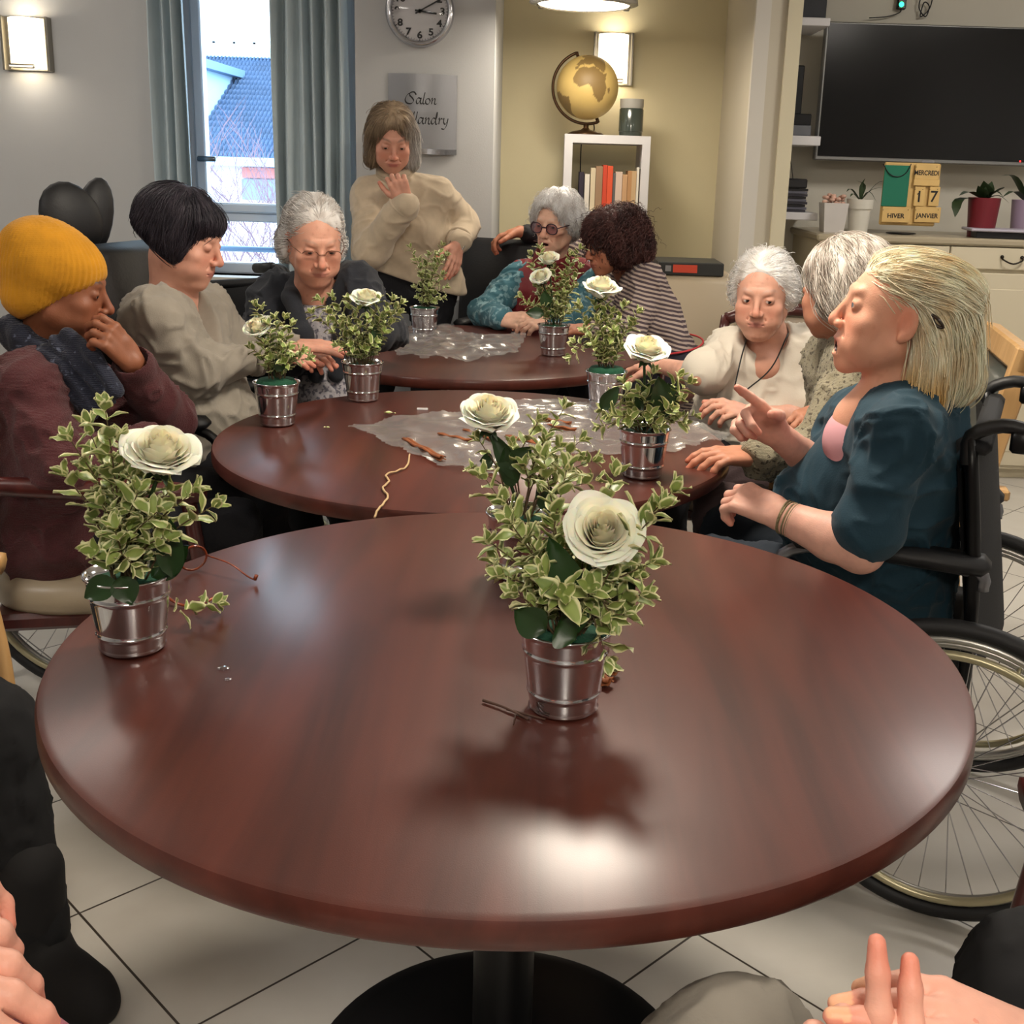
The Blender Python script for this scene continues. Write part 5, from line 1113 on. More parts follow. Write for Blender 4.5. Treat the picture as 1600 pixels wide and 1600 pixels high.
def bucket(label, px, py, W, Hb, sprigs, roses=(), leaves=(), seed=1, foam=0, Ld=None, dens=.0115, L=.026, bare=.10, group='flower buckets on the tables', pos=None):
    p = atz(px, py, .74) if pos is None else np.array([*pos, .74]); Yb = p[1]; k = np.linalg.norm(p-EYE)/FPX; x, y = p[0], p[1]; rn = random.Random(seed)
    R1 = .054; R0 = .040; H = .105; c = np.array([x, y, ZT-.0003]); root = thing('flower_bucket', label, 'flower bucket', c, group)
    rr = lambda z: R0+(R1-R0)*z/H
    prof = [(0, .001), (R0*.97, .001), (R0, .003), (R0+.0022, .005), (R0+.0008, .0075), (rr(.009), .009), (rr(.013), .013)]
    for zb in (.026, .078): prof += [(rr(zb-.006), zb-.006), (rr(zb-.0028), zb-.0028), (rr(zb-.0018)+.0012, zb-.0016), (rr(zb)+.0018, zb), (rr(zb+.0018)+.0012, zb+.0016), (rr(zb+.0028), zb+.0028), (rr(zb+.006), zb+.006)]
    prof += [(rr(H-.008), H-.008), (rr(H-.004), H-.004), (R1+.0028, H-.001), (R1+.0028, H+.001), (R1-.0005, H+.001), (rr(H-.02)-.0012, H-.02), (R0-.001, .005), (0, .005)]
    MB().lathe(prof, c, 56).build('bucket', BK, root)
    f = MB(); zf = H-.012+foam; f.lathe([(rr(zf*.5)-.004, H*.3), (R1-.006, H-.012), (R1-.006, max(zf, H-.011)-.004), (R1-.012, zf+.003), (0, zf+.006)], c, 28); f.build('floral_foam', FOAM, root)
    top = c+[0, 0, H-.008+foam*.5]
    mb = MB(); st = MB()
    for sp in sprigs:
        sx, sy = sp[:2]; dY = sp[2] if len(sp) > 2 else rn.uniform(-.03, .03); o = sp[3] if len(sp) > 3 else {}
        tip = at(sx, sy, Yb+dY); b = top+np.array([(tip[0]-x)*.18+rn.gauss(0, .006), dY*.25+rn.gauss(0, .008), 0]); b[:2] = c[:2]+(b[:2]-c[:2])*min(1, .036/(np.linalg.norm(b[:2]-c[:2])+1e-6))
        if tip[2] < c[2]+.03: tip[2] = c[2]+.03
        sprig(mb, st, b, tip, rn, L=o.get('L', L)*1.1, bare=o.get('bare', bare), bend=o.get('bend', .012), dens=o.get('dens', dens)*.82)
    mb.build('foliage', LEAF, root, color=True); st.build('twigs', STEM, root)
    for rs in roses:
        sx, sy, R, ax, dY, sd = rs; cc = at(sx, sy, Yb+dY); e = rose(root, cc, ax, R*k, sd)
        s_ = MB(); s_.tube(bez([e, (e+top)/2+np.array([0, 0, .01]), top], 10), .0028, 6); s_.build('rose_stem', RL, root)
    if leaves:
        mb = MB()
        for (sx, sy, ex, ey, W_, dY) in leaves:
            a = at(sx, sy, Yb+dY); b = at(ex, ey, Yb+dY-.01); rleaf(mb, a, b-a, (0, -1, .25), np.linalg.norm(b-a), W_*k)
        mb.build('rose_leaves', RL, root)
    return root
bucket('flower bucket at the left end of the near table, rose leaning right', 208, 1012, 0, 0,
 [(165, 642, -.02), (112, 690, -.02), (138, 668, .02), (105, 745, 0), (185, 690, 0), (205, 745, -.01), (330, 792, 0), (300, 770, .02), (262, 770, .03), (235, 745, .02), (160, 790, -.03), (245, 800, -.03), (215, 770, -.04), (180, 830, -.05), (150, 860, -.05, {'L': .03}), (205, 880, -.055, {'bend': .03}), (255, 840, -.03), (175, 740, .03), (140, 740, .03), (220, 720, .03)],
 [(252, 708, 55, (.25, -.35, .9), -.005, 3)], [(270, 900, 262, 815, 20, -.01), (180, 905, 130, 935, 18, -.05), (190, 900, 205, 945, 20, -.05), (240, 900, 290, 855, 22, 0)], seed=4, L=.030, dens=.0105)
bucket('flower bucket nearest the viewer at the middle of the near table', 880, 1105, 0, 0,
 [(790, 790, .02), (770, 850, .0), (760, 690+60, .03), (800, 820, -.02), (1048, 770, .0), (1010, 800, .02), (1030, 795, -.02), (885, 735, .04), (960, 745, .04), (850, 720, .05), (1015, 880, -.01), (1000, 930, -.02), (985, 900, .02), (790, 900, -.02), (810, 930, -.03), (850, 900, -.04), (880, 930, -.06), (920, 920, -.06), (955, 960, -.055, {'bend': .035}), (948, 1025, -.06, {'bend': .05}), (975, 960, -.04), (830, 850, .01), (780, 880, .03), (920, 890, .03), (905, 850, .05), (870, 820, .05)],
 [(942, 832, 61, (-.05, -.72, .68), -.015, 11)], [(905, 960, 860, 845, 27, -.02), (850, 985, 805, 955, 24, -.045), (870, 980, 900, 1000, 26, -.05), (960, 950, 985, 890, 20, .01), (900, 985, 880, 960, 30, -.04)], seed=8, L=.031, dens=.0112)
bucket('flower bucket directly behind the nearest one, tall open rose', 813, 897, 0, 0,
 [(880, 640, .02), (840, 660, .0), (870, 700, .02), (800, 700, .03), (905, 690, .02), (925, 720, .0), (850, 690, -.03), (820, 730, -.03), (885, 745, -.02), (750, 690, .0, {'bare': .6}), (745, 735, .0, {'bare': .85}), (930, 750, .03), (900, 720, .03), (860, 730, .0), (785, 740, .02)],
 [(764, 648, 47, (.05, -.35, .93), -.01, 5)], [(810, 750, 770, 680, 15, 0), (800, 760, 790, 700, 16, .0), (790, 730, 830, 700, 14, 0), (860, 800, 845, 750, 16, 0), (770, 720, 750, 720, 12, 0)], seed=12, L=.027, bare=.3, pos=(-.03, 1.70))
bucket('flower bucket at the right side of the middle table, opened rose on top', 1003, 744, 0, 0,
 [(945, 640, -.01), (960, 620, .0), (940, 665, -.02), (975, 600, .01), (1000, 615, -.02), (1030, 610, .02), (1075, 600, .0), (1060, 625, -.02), (1085, 650, .0, {'L': .022}), (1045, 640, -.04), (1015, 650, -.05), (985, 655, -.05), (1060, 590, .02), (1020, 585, .02), (1065, 660, -.03), (955, 650, -.04), (990, 630, .03), (1030, 665, -.05)],
 [(1011, 547, 35, (.1, -.4, .9), -.01, 7)], [(1040, 650, 1030, 590, 18, -.02), (1050, 640, 1045, 600, 14, -.0), (940, 640, 965, 605, 12, -.02), (1000, 640, 1015, 600, 14, .0)], seed=15, L=.029)
bucket('flower bucket behind the opened rose, nearest the striped top', 945, 640, 0, 0,
 [(925, 460, .0), (905, 480, .0), (945, 470, -.01), (975, 480, .0), (995, 490, .0), (915, 520, -.02), (960, 520, -.02), (935, 500, -.03), (985, 510, .0), (950, 540, -.03), (900, 535, .0, {'bare': .5}), (893, 555, -.02, {'bare': .6, 'bend': .06}), (970, 545, -.02), (930, 540, -.03), (955, 490, .02)],
 [(940, 450, 30, (.1, -.25, .95), .0, 9)], [], seed=17, foam=.02, L=.031)
bucket('flower bucket on the far table with two white roses, before the red vest', 864, 555, 0, 0,
 [(905, 390, .02), (890, 400, .0), (885, 430, .0), (865, 420, .02), (830, 400, .0), (845, 390, .02), (895, 450, .0), (880, 460, -.02), (900, 480, -.02), (870, 480, -.03), (850, 480, -.02), (825, 475, .0), (840, 450, .0), (905, 420, .02), (860, 455, .0), (815, 465, .0), (885, 490, -.02)],
 [(857, 404, 17, (-.15, -.4, .9), .0, 21), (845, 433, 18, (-.3, -.5, .8), -.03, 22)], [(850, 490, 822, 488, 9, -.03), (855, 480, 850, 455, 9, -.02)], seed=19, L=.031, foam=.006)
bucket('flower bucket on the far table with greenery only, below the beige sweater', 663, 524, 0, 0,
 [(642, 388, .0, {'bare': .55}), (690, 385, .0), (697, 400, .0), (670, 400, .01), (655, 410, .0), (680, 420, -.01), (660, 430, -.02), (690, 430, .0), (650, 450, -.02), (670, 450, -.03), (690, 465, -.02), (680, 400, .02), (665, 415, .02), (655, 465, -.02), (695, 450, .01), (675, 470, -.03)],
 [], [], seed=23, foam=.01, L=.028)
bucket('flower bucket at the back left of the middle table, full leafy bunch', 567, 625, 0, 0,
 [(500, 470, .0), (515, 490, .0), (520, 465, .02), (545, 470, .0), (560, 480, -.02), (590, 470, .0), (612, 470, .0), (625, 475, .0), (622, 490, .0), (600, 490, -.02), (575, 500, -.03), (540, 500, -.02), (525, 520, -.02), (555, 520, -.03), (600, 520, -.02), (530, 540, -.03), (585, 535, -.04), (610, 505, .0), (490, 490, .0, {'bare': .5}), (550, 540, -.03), (570, 545, -.03)],
 [(572, 466, 23, (.1, -.35, .9), .0, 25)], [(590, 545, 585, 510, 9, -.02)], seed=27, L=.028)
bucket('flower bucket at the left rim of the middle table, small low bunch', 434, 663, 0, 0,
 [(400, 480, .0), (430, 500, .0), (455, 510, .0), (420, 510, -.02), (440, 530, -.03), (415, 540, -.03), (450, 545, -.03), (470, 550, .0), (480, 560, -.01), (425, 560, -.03), (405, 530, .0), (395, 545, .0), (445, 565, -.03), (410, 485, .01), (445, 500, .01)],
 [(403, 512, 24, (-.25, -.55, .75), -.01, 31)], [(440, 580, 432, 562, 8, -.03)], seed=33, foam=.016, L=.027)
# ---------------------------------------------------------------- loose things on the tables
FILM = clear('cellophane', .20, .22, (.96, .96, .96), .10)
def film(name, label, outline, zc, hgt, seed, cat='wrap', nn=70):
    P = [atz(a, b, zc)[:2] for a, b in outline]; lo = np.min(P, 0); hi = np.max(P, 0); poly = [tuple(p) for p in P]; n = nn; V = []; ids = {}; F = []
    for i in range(n+1):
        for j in range(n+1):
            x = lo[0]+(hi[0]-lo[0])*i/n; y = lo[1]+(hi[1]-lo[1])*j/n
            if inside((x, y), poly): ids[i, j] = len(V); V.append((x, y, 0))
    V = np.array(V); n1 = 1-np.abs(vnoise(V, 14, seed)); n2 = 1-np.abs(vnoise(V, 34, seed+1)); V[:, 2] = zc+.0012+hgt*(.55*np.clip(n1-.35, 0, 1)+.14*np.clip(n2-.4, 0, 1))
    V[:, :2] += .004*np.stack([vnoise(V, 30, seed+4), vnoise(V, 30, seed+5)], 1)
    F = [(ids[i, j], ids[i+1, j], ids[i+1, j+1], ids[i, j+1]) for i in range(n) for j in range(n) if all(q in ids for q in ((i, j), (i+1, j), (i+1, j+1), (i, j+1)))]
    o = build(name, V, F, FILM); origin(o, V.mean(0)*[1, 1, 0]+[0, 0, zc]); return tag(o, label, cat)
film('cellophane_sheet', 'crumpled clear cellophane sheet lying on the middle table under the cinnamon', [(540, 672), (620, 655), (700, 648), (760, 632), (860, 628), (920, 634), (1000, 650), (1060, 655), (1150, 686), (1060, 708), (980, 712), (900, 715), (850, 740), (790, 745), (700, 735), (640, 715), (590, 690)], ZT, .03, 3, nn=110)
film('cellophane_wrap', 'crumpled cellophane heap with clippings on the far table', [(600, 545), (610, 525), (640, 515), (700, 516), (760, 530), (825, 528), (808, 562), (740, 566), (660, 568), (620, 562)], ZT, .06, 8, nn=80)
film('cellophane_wrap', 'small piece of cellophane at the hands of the woman in the black cardigan', [(480, 545), (530, 530), (600, 520), (610, 545), (570, 566), (520, 566)], ZT, .05, 12)
CIN = mat('cinnamon_bark', (134, 74, 36), .75, bump=.6, bscale=60, var=.35, vscale=50)
def cinnamon(label, a, b, r=.006, z=None, Z=.0075):
    r *= 1.25; Z = r*1.1; p = atz(*a, ZT+Z); q = atz(*b, ZT+Z); d = unit(q-p); s = np.cross(d, (0, 0, 1)); mb = MB()
    for k in (-1, 1):
        vs = []; n = 12; m = 8
        for i in range(n+1):
            for j in range(m+1):
                an = j/m*5.2; rr = r*(.35+.65*j/m)*.62; vs.append(p+(q-p)*i/n+s*(k*(r*.55)+rr*math.cos(an)*k)+np.array([0, 0, 1])*(rr*math.sin(an))+np.array([0, 0, .0016*math.sin(i*1.1+j*.2)]))
        mb.add(vs, [(i*(m+1)+j, i*(m+1)+j+1, (i+1)*(m+1)+j+1, (i+1)*(m+1)+j) for i in range(n) for j in range(m)])
    o = mb.build('cinnamon_stick', CIN); origin(o, (p+q)/2-[0, 0, Z]); sm = o.modifiers.new('t', 'SOLIDIFY'); sm.thickness = .0012; return tag(o, label, 'cinnamon stick', 'cinnamon sticks')
cinnamon('cinnamon stick with split end, leftmost of those on the middle table', (633, 686), (692, 716), .008)
cinnamon('straight cinnamon stick right of the leftmost split one', (686, 678), (736, 688), .006)
cinnamon('cinnamon stick just below the tall open rose on the middle table', (726, 672), (782, 690), .006)
cinnamon('cinnamon stick farthest back on the cellophane, right of the tall rose', (850, 654), (892, 661), .006)
cinnamon('cinnamon stick close before the farthest one on the cellophane', (856, 664), (900, 671), .005)
cinnamon('thick cinnamon stick behind the green leaves of the tall rose bucket', (792, 682), (848, 694), .008)
cinnamon('cinnamon stick peeping out right of the nearest bucket, farther of the two', (925, 1036), (966, 1048), .007)
cinnamon('cinnamon stick peeping out right of the nearest bucket, closer of the two', (918, 1052), (955, 1064), .007)
mb = MB(); pts = [(640, 710), (636, 728), (622, 735), (603, 742), (608, 752), (598, 762), (606, 775), (598, 788), (590, 797), (585, 808)]
P = [atz(a, b, ZT+.004) for a, b in pts]; P[-1] = at(585, 809, P[-2][1]-.02); q = bez(P, 60); mb.tube([v+np.array([0, 0, .001*math.sin(i*1.3)]) for i, v in enumerate(q)], .0022, 6); o = mb.build('raffia_string', mat('raffia', (190, 160, 118), .8, bump=.5, bscale=400)); origin(o, P[2]); tag(o, 'pale wavy raffia string running over the edge of the middle table', 'string')
# spectacles on the near table
TOR = mat('tortoiseshell', (138, 58, 24), .25, var=.6, vscale=45, coat=.5)
g = thing('spectacles', 'tortoiseshell spectacles lying behind the left flower bucket', 'glasses', atz(310, 890, ZT))
mb = MB(); Yg = atz(305, 915, ZT)[1]
def ring(cx, cy, rx, rz, tilt, Y0):
    c = at(cx, cy, Y0); c[2] = max(c[2], ZT+rz+.003); return [c+np.array([rx*math.cos(a)*math.cos(tilt), rx*math.cos(a)*math.sin(tilt), rz*math.sin(a)]) for a in np.linspace(0, 2*PI, 29)[:-1]]
p1 = atz(302, 893, ZT); Ra = ring(302, 872, .022, .019, .75, p1[1]); mb.tube(Ra, .0019, 6, closed=True)
c1 = np.mean(Ra, 0); c2 = c1+np.array([-.030, -.052, -.001]); Rb = [v-c1+c2 for v in Ra]; mb.tube(Rb, .0019, 6, closed=True); mb.tube([Ra[14]+[0, 0, .004], (c1+c2)/2+[0, 0, .008], Rb[0]+[0, 0, .004]], .0018, 6); mb.build('frame', TOR, g)

for q_ in (Ra, Rb): MB().add(q_, [tuple(range(28))]).build('lens', clear('spectacle_lens', .12, .03), g, smooth=False)
e1 = atz(398, 906, ZT+.004); mb = MB(); mb.tube(bez([Ra[0], (Ra[0]+e1)/2+[0, 0, .006], e1+[-.012, .004, .004], e1], 14), .0014, 6); mb.tube([e1, e1+[.003, 0, .008]], .003, 6); mb.build('temple', TOR, g)
s2 = Rb[14]; e2 = atz(342, 930, ZT+.008); mb = MB(); mb.tube(bez([s2, atz(275, 940, ZT+.006), atz(310, 943, ZT+.004), e2], 14), [.0016]*8+[.002, .0024, .0028, .003, .003][:max(0, 0)], 6) if False else mb.tube(bez([s2, atz(268, 938, ZT+.006), atz(306, 946, ZT+.004), e2], 12), .0022, 6); mb.build('temple', TOR, g)
rn = random.Random(6)
mb = MB(); st = MB(); a = atz(262, 972, ZT+.008); b = atz(338, 955, ZT+.006); sprig(mb, st, a, b, rn, L=.026, bare=0, bend=.004, dens=.007); mb.v += st.v and []; o = mb.build('leaf_clipping', LEAF, color=True)
o.data.transform(Matrix.Translation((0, 0, max(0, ZT+.001-min(v[2] for v in mb.v))))); origin(o, (a+b)/2); tag(o, 'variegated leaf clipping lying right of the left flower bucket', 'leaves')
for k, (x, y, L_, lb) in enumerate(((600, 646, .03, 'single small pale leaf on the middle table behind the cellophane'), (748, 735, .035, 'curled pale leaf at the near edge of the cellophane'), (506, 668, .014, 'tiny dark leaf scrap on the middle table'))):
    mb = MB(); p = atz(x, y, ZT+.006); leaf(mb, p, (1, .3, 0), (0, 0, 1), L_, L_*.3, rn, .15); o = mb.build('loose_leaf', LEAF, color=True); origin(o, p-[0, 0, .006]); tag(o, lb, 'leaf')
mb = MB(); a, b = atz(755, 1094, ZT+.003), atz(826, 1124, ZT+.003); mb.tube(bez([a, (a+b)/2+[0, .003, .001], b], 10), [.0022, .0022, .002, .002, .0018, .0018, .0017, .0016, .0015, .0015, .0014][:len(bez([a, (a+b)/2, b], 10))], 6)
mb.tube([atz(792, 1108, ZT+.003), atz(852, 1124, ZT+.004)], [.0018, .0012], 6); mb.tube([atz(806, 1116, ZT+.003), atz(802, 1132, ZT+.002)], [.0014, .0008], 6); o = mb.build('twig', mat('twig_brown', (74, 48, 36), .7)); origin(o, a); tag(o, 'bare forked twig lying before the nearest flower bucket', 'twig')
for (x, y, r_, lb) in ((349, 1044, .0085, 'larger water drop on the near table'), (356, 1062, .005, 'smaller water drop on the near table')):
    p = atz(x, y, ZT); o = MB().ball((0, 0, 0), (r_, r_*.8, .0022), 16).build('water_drop', clear('water', .3, .02, (.9, .9, .92))); o.location = [float(v) for v in p]; tag(o, lb, 'water drop')
p = atz(671, 608, ZT-.001); p = at(671, 607, T3[1]-.62); 
o = MB().box((-.014, -.004, 0), (.014, .004, .004), None, atz(660, 640, ZT)).build('paper_scrap', mat('paper_white', (220, 220, 220), .6), smooth=False); origin(o, atz(660, 640, ZT)); tag(o, 'small white paper scrap on the middle table', 'paper')
# ================================================================ the people
def half(n, d):
    n = unit(n); return (-np.ones(3)*9, np.ones(3)*9, lambda X, Y, Z: n[0]*X+n[1]*Y+n[2]*Z-d)
A3 = np.array
BTR = mat('trousers_black', (20, 20, 26), .85, bump=.3, bscale=200); SHB = mat('shoe_black', (18, 18, 20), .5)
def lerp(a, b, t): return A3(a, float)*(1-t)+A3(b, float)*t
def down(P, g): return np.tile(A3([0, -.25, -1.]), (len(P), 1))
def radial(c, dn=.5):
    def f(P, g): d = P-A3(c); d /= np.linalg.norm(d, axis=1, keepdims=True)+1e-6; return d+A3([0, 0, -dn])
    return f
def sweptback(P, g): return np.stack([np.sign(P[:, 0])*.25, -1+0*P[:, 0], -.35-1.2*(P[:, 1] < -.05)], 1)
def vneck(c, R, deep, wide): return (ell(c+R@A3([0, .07, -.19-deep*.3]), (wide, .09, deep), R), .01)
def neckhole(nk, hc, r=.062): return (cone(lerp(nk, hc, .10), lerp(nk, hc, .9), r, r+.012), .012)
LEGLO = dict
def seated(hx1, hx2, k1, k2, f1, f2, toe): return dict(h1=A3(hx1, float), h2=A3(hx2, float), k1=A3(k1, float), k2=A3(k2, float), f1=A3(f1, float), f2=A3(f2, float), toe=toe)
def arm(E, W, ra=.034, rb=.026, S=None, rs=.042, hand=None, vox=.003, nail=None, t0=.3):
    E, W = A3(E), A3(W); c = [(lerp(E, W, t0), lerp(E, W, .55), ra*.98, ra*.86), (lerp(E, W, .5), W, ra*.86, rb)] if S is None else [(A3(S), E, rs, ra*.98), (E, lerp(E, W, .35), ra*.98, ra*1.0), (lerp(E, W, .35), W, ra, rb)]
    return dict(c=c, hand=hand, vox=vox, nail=nail, ew=(E, W))
def cuffring(nm, W, E, m, root, r=.036):
    d = unit(A3(W)-A3(E)); mb = MB(); torus(mb, A3(W)-d*.01, d, r, .008, 24, 8); return mb.build(nm, m, root)
def collar(nk, hc, r, t, m, root, nm='collar', off=.12, n=2):
    d = unit(A3(hc)-A3(nk)); mb = MB()
    for k in range(n): torus(mb, lerp(nk, hc, off)+d*k*.014, d, r-.002*k, t, 40, 10)
    return mb.build(nm, m, root)

# ---- A: person in the mustard hat
hcA = at(96, 452, 2.60); fA = unit((.95, .14, -.20)); RA = frame(fA)
jA = dict(neck=at(62, 560, 2.64), s1=at(40, 610, 2.45), s2=at(120, 590, 2.82)); jA.update(seated((-1.12, 2.48, .52), (-1.10, 2.76, .52), (-.72, 2.52, .53), (-.72, 2.76, .53), (-.62, 2.56, .10), (-.62, 2.78, .10), (1, .1, 0)))
eA, wA = at(258, 655, 2.66), at(207, 566, 2.52); d_ = at(160, 512, 2.47)-wA
pA = dict(skin=(142, 88, 62), brow=(40, 28, 24), browa=.8, lip=(122, 66, 58), eye=.0028, down=1, age=.6, fat=.004, jaw=.97, neckr=.052, iris=(35, 22, 18), gaze=(.1, 1, -.25), nose=1.12, scale=1.0,
          arms=[arm(eA, wA, .036, .027, hand=hand_prims(wA, d_, (-.8, -.1, .45), -1, (.75, .85, .95, 1.05), 1.0, .7, .06), vox=.0028)], ears=0)
rA, _, _ = person('person in mustard knitted hat and burgundy jumper, hand at the mouth', (-1.1, 2.6), (hcA, fA, (0, 0, 1)), jA, pA, 1)
MUS = knit('mustard_knit', (206, 142, 20), 420, .35); 
f = Fld(.004); f.u(ell((0, -.028, .046), (.092, .118, .094)), .01); f.u(ell((0, -.060, .085), (.072, .075, .068)), .03); f.u(ell((0, -.05, -.03), (.082, .075, .06)), .03); f.s(half((0, .50, 1.), .002), .006) if 0 else None
f.s(half((0, -.80, 1.), -.022), .008); f.run(); V, F = f.mesh(); N = vnormals(V, F); ph = np.arctan2(V[:, 0], V[:, 1]+.04); V = V+N*(.0013*np.sin(ph*58))[:, None]+N*(.004*vnoise(V, 18, 3))[:, None]
build('knitted_hat', V@RA.T+hcA, F, MUS, rA)
mb = MB()
bk_ = [A3([.089*math.sin(a)*1.0, .098*math.cos(a)-.008, .0]) for a in np.linspace(0, 2*PI, 49)[:-1]]; bk_ = [A3([q[0], q[1], .62*q[1]-.012+.012]) for q in bk_]

BSW = knit('burgundy_knit', (84, 34, 38), 330, .9)
cloth('jumper', torso_ops(jA, depth=.12, belly=.0, fwd=fA)+sleeve_ops(jA['s2'], eA, wA, (.068, .062, .050), .92)+sleeve_ops(jA['s1'], at(96, 735, 2.36), at(235, 700, 2.52), (.074, .066, .054), 1.0)+[cone(lerp(jA['h1'], jA['s1'], .35)+A3([.05, 0, 0]), lerp(jA['h2'], jA['s2'], .35)+A3([.05, 0, 0]), .12, .12)], [neckhole(jA['neck'], hcA, .055), (cone(wA, wA+(wA-eA)*.6, .036, .045), .006)], .0065, BSW, rA, folds=.008, ff=9, seed=2)
SCF = knit('navy_scarf', (34, 38, 54), 200, .8, freckle=((92, 98, 118), 60, .62))
f = Fld(.0065); n0 = lerp(jA['neck'], hcA, .30)
for k in range(10):
    a0, a1 = k/10*2*PI, (k+1)/10*2*PI; q = lambda a: n0+A3([.074*math.cos(a), .078*math.sin(a), -.028*math.cos(a)+.012*math.sin(2*a)]); f.u(cone(q(a0), q(a1), .020, .020), .010); f.u(cone(q(a0)*1+A3([0, 0, -.030]), q(a1)+A3([0, 0, -.030]), .020, .020), .010)

for (o1, o2) in ((0, 0), (-20, 12), (16, -10), (-34, 22)): f.u(cone(at(88+o1, 535+o2, 2.52), at(130+o1, 572+o2, 2.48), .015, .017), .008); f.u(cone(at(130+o1, 572+o2, 2.48), at(168+o1*.8, 622+o2, 2.47), .017, .015), .008)
f.run(); V, F = f.mesh(); N = vnormals(V, F); w2 = 1-2*np.abs(vnoise(V@frame((.6, -.2, -.75))*A3([1, .25, 1]), 38, 4)); V = V+N*(.007*w2)[:, None]; build('scarf', V, F, SCF, rA)
legs(rA, jA, BTR, SHB)

# ---- B: dark haired woman
hcB = at(286, 374, 3.0); fB = unit((.92, -.10, -.30)); RB = frame(fB)
jB = dict(neck=at(272, 476, 3.02), s1=at(240, 492, 2.86), s2=at(322, 478, 3.2)); jB.update(seated((-.98, 2.86, .54), (-.96, 3.14, .54), (-.55, 2.95, .56), (-.52, 3.2, .56), (-.45, 3.0, .10), (-.42, 3.22, .10), (1, 0, 0)))
eB, wB = at(298, 578, 2.86), at(402, 560, 2.98); e2, w2_ = at(375, 545, 3.25), at(455, 540, 3.20)
pB = dict(skin=(214, 158, 136), brow=(90, 70, 66), browa=.35, lip=(172, 98, 92), eye=0, age=1.2, fat=.007, neckr=.058, nose=1.1, arms=[arm(eB, wB, .036, .026, hand=hand_prims(wB, at(470, 556, 3.02)-wB, (0, .1, -1), 1, (.25, .2, .25, .3), 1, .3)), arm(e2, w2_, .036, .026, hand=hand_prims(w2_, at(512, 541, 3.20)-w2_, (0, .2, -1), -1, (.15, .15, .2, .25), 1, .3))])
pB['hair'] = dict(u=[(ell((0, -.026, .050), (.092, .110, .086)), .01), (ell((0, -.072, -.004), (.088, .062, .072)), .03), (ell((.055, -.012, -.005), (.042, .055, .062)), .03), (ell((-.055, -.012, -.005), (.042, .055, .062)), .03), (ell((0, .046, .066), (.068, .044, .034)), .02)],
                  s=[(ell((0, .118, -.050), (.078, .078, .094)), .01), (half((0, .45, 1), -.040), .015)], c=((24, 22, 30), (52, 46, 54)), n=2400, steps=9, step=.010, flow=radial((.0, -.02, .14), .6), r=.0007, lump=.003, off=(.0004, .0035))
rB, _, _ = person('dark haired woman in a grey beige jumper looking down, profile to the right', (-1.0, 3.0), (hcB, fB, (0, 0, 1)), jB, pB, 2)
mb = MB(); mb.tube(bez([RB@A3([.0, -.115, .0])+hcB, RB@A3([.0, -.140, -.012])+hcB, RB@A3([0, -.148, .012])+hcB], 8), .0022, 5); mb.build('hair_wisp', mat('dark_wisp', (24, 22, 30), .5), rB)
GSW = knit('grey_jumper_knit', (150, 142, 130), 500, .35)
cloth('jumper', torso_ops(jB, depth=.112, belly=.02, bust=.07, fwd=(1, 0, -.1))+sleeve_ops(jB['s1'], eB, wB, (.070, .064, .046), .95)+sleeve_ops(jB['s2'], e2, w2_, (.068, .06, .046), .9), [neckhole(jB['neck'], hcB, .066), (ell(jB['neck']+A3([.09, 0, -.02]), (.07, .05, .08)), .015)], .0065, GSW, rB, folds=.010, ff=10, seed=12)
cuffring('cuff', wB, eB, GSW, rB, .040); legs(rB, jB, BTR, SHB)

# ---- C: woman in black cardigan
hcC = at(492, 378, 3.40); fC = unit((.36, -.84, -.34)); RC = frame(fC)
jC = dict(neck=at(492, 462, 3.47), s1=at(432, 462, 3.52), s2=at(556, 448, 3.48)); jC.update(seated((-1.0, 3.60, .53), (-.85, 3.76, .53), (-.72, 3.22, .55), (-.55, 3.36, .55), (-.66, 3.16, .1), (-.5, 3.28, .1), (.7, -.7, 0)))
e1, w1 = at(428, 560, 3.42), at(462, 560, 3.30); e2, w2_ = at(588, 515, 3.38), at(618, 522, 3.50)
pC = dict(skin=(222, 164, 140), brow=(150, 135, 125), browa=.4, lip=(186, 116, 104), eye=.0026, down=1, age=2, fat=.005, nose=1.2, neckr=.056, gaze=(.05, 1, -.3), arms=[arm(e1, w1, hand=hand_prims(w1, at(500, 556, 3.22)-w1, (0, .1, -1), 1, (.4, .4, .5, .5))), arm(e2, w2_, hand=hand_prims(w2_, at(604, 490, 3.42)-w2_, (-.5, -.6, -.4), -1, (.7, .8, .9, 1.), 1, .5))])
pC['hair'] = dict(u=[(ell((0, -.032, .048), (.083, .098, .082)), .01), (ell((0, -.075, -.012), (.082, .055, .075)), .03), (ell((.07, -.045, -.03), (.032, .048, .052)), .02), (ell((-.07, -.045, -.03), (.032, .048, .052)), .02)],
                  s=[(ell((0, .122, .002), (.084, .092, .108)), .012)], c=((226, 222, 220), (170, 160, 152)), n=2200, steps=8, step=.010, flow=sweptback, r=.0008, lump=.006, lumpf=34, off=(.0005, .006))
rC, R_, c_ = person('woman with swept back grey hair, wire glasses and black cardigan, frowning down', (-.75, 3.6), (hcC, fC, (0, 0, 1)), jC, pC, 3)
glasses(rC, R_, c_, mat('gold_wire', (120, 84, 66), .3, .7), .023, .015, .0013, half=True)
BCD = knit('black_cardigan_knit', (36, 39, 47), 420, .4)
cloth('blouse', [cone(jC['neck']+A3([0, -.005, -.09]), jC['neck']+A3([.04, -.03, -.30]), .088, .11)], [neckhole(jC['neck'], hcC, .058)], .006, knit('patterned_blouse', (160, 156, 160), 300, .2, freckle=((92, 90, 100), 90, .5)), rC, folds=.003)
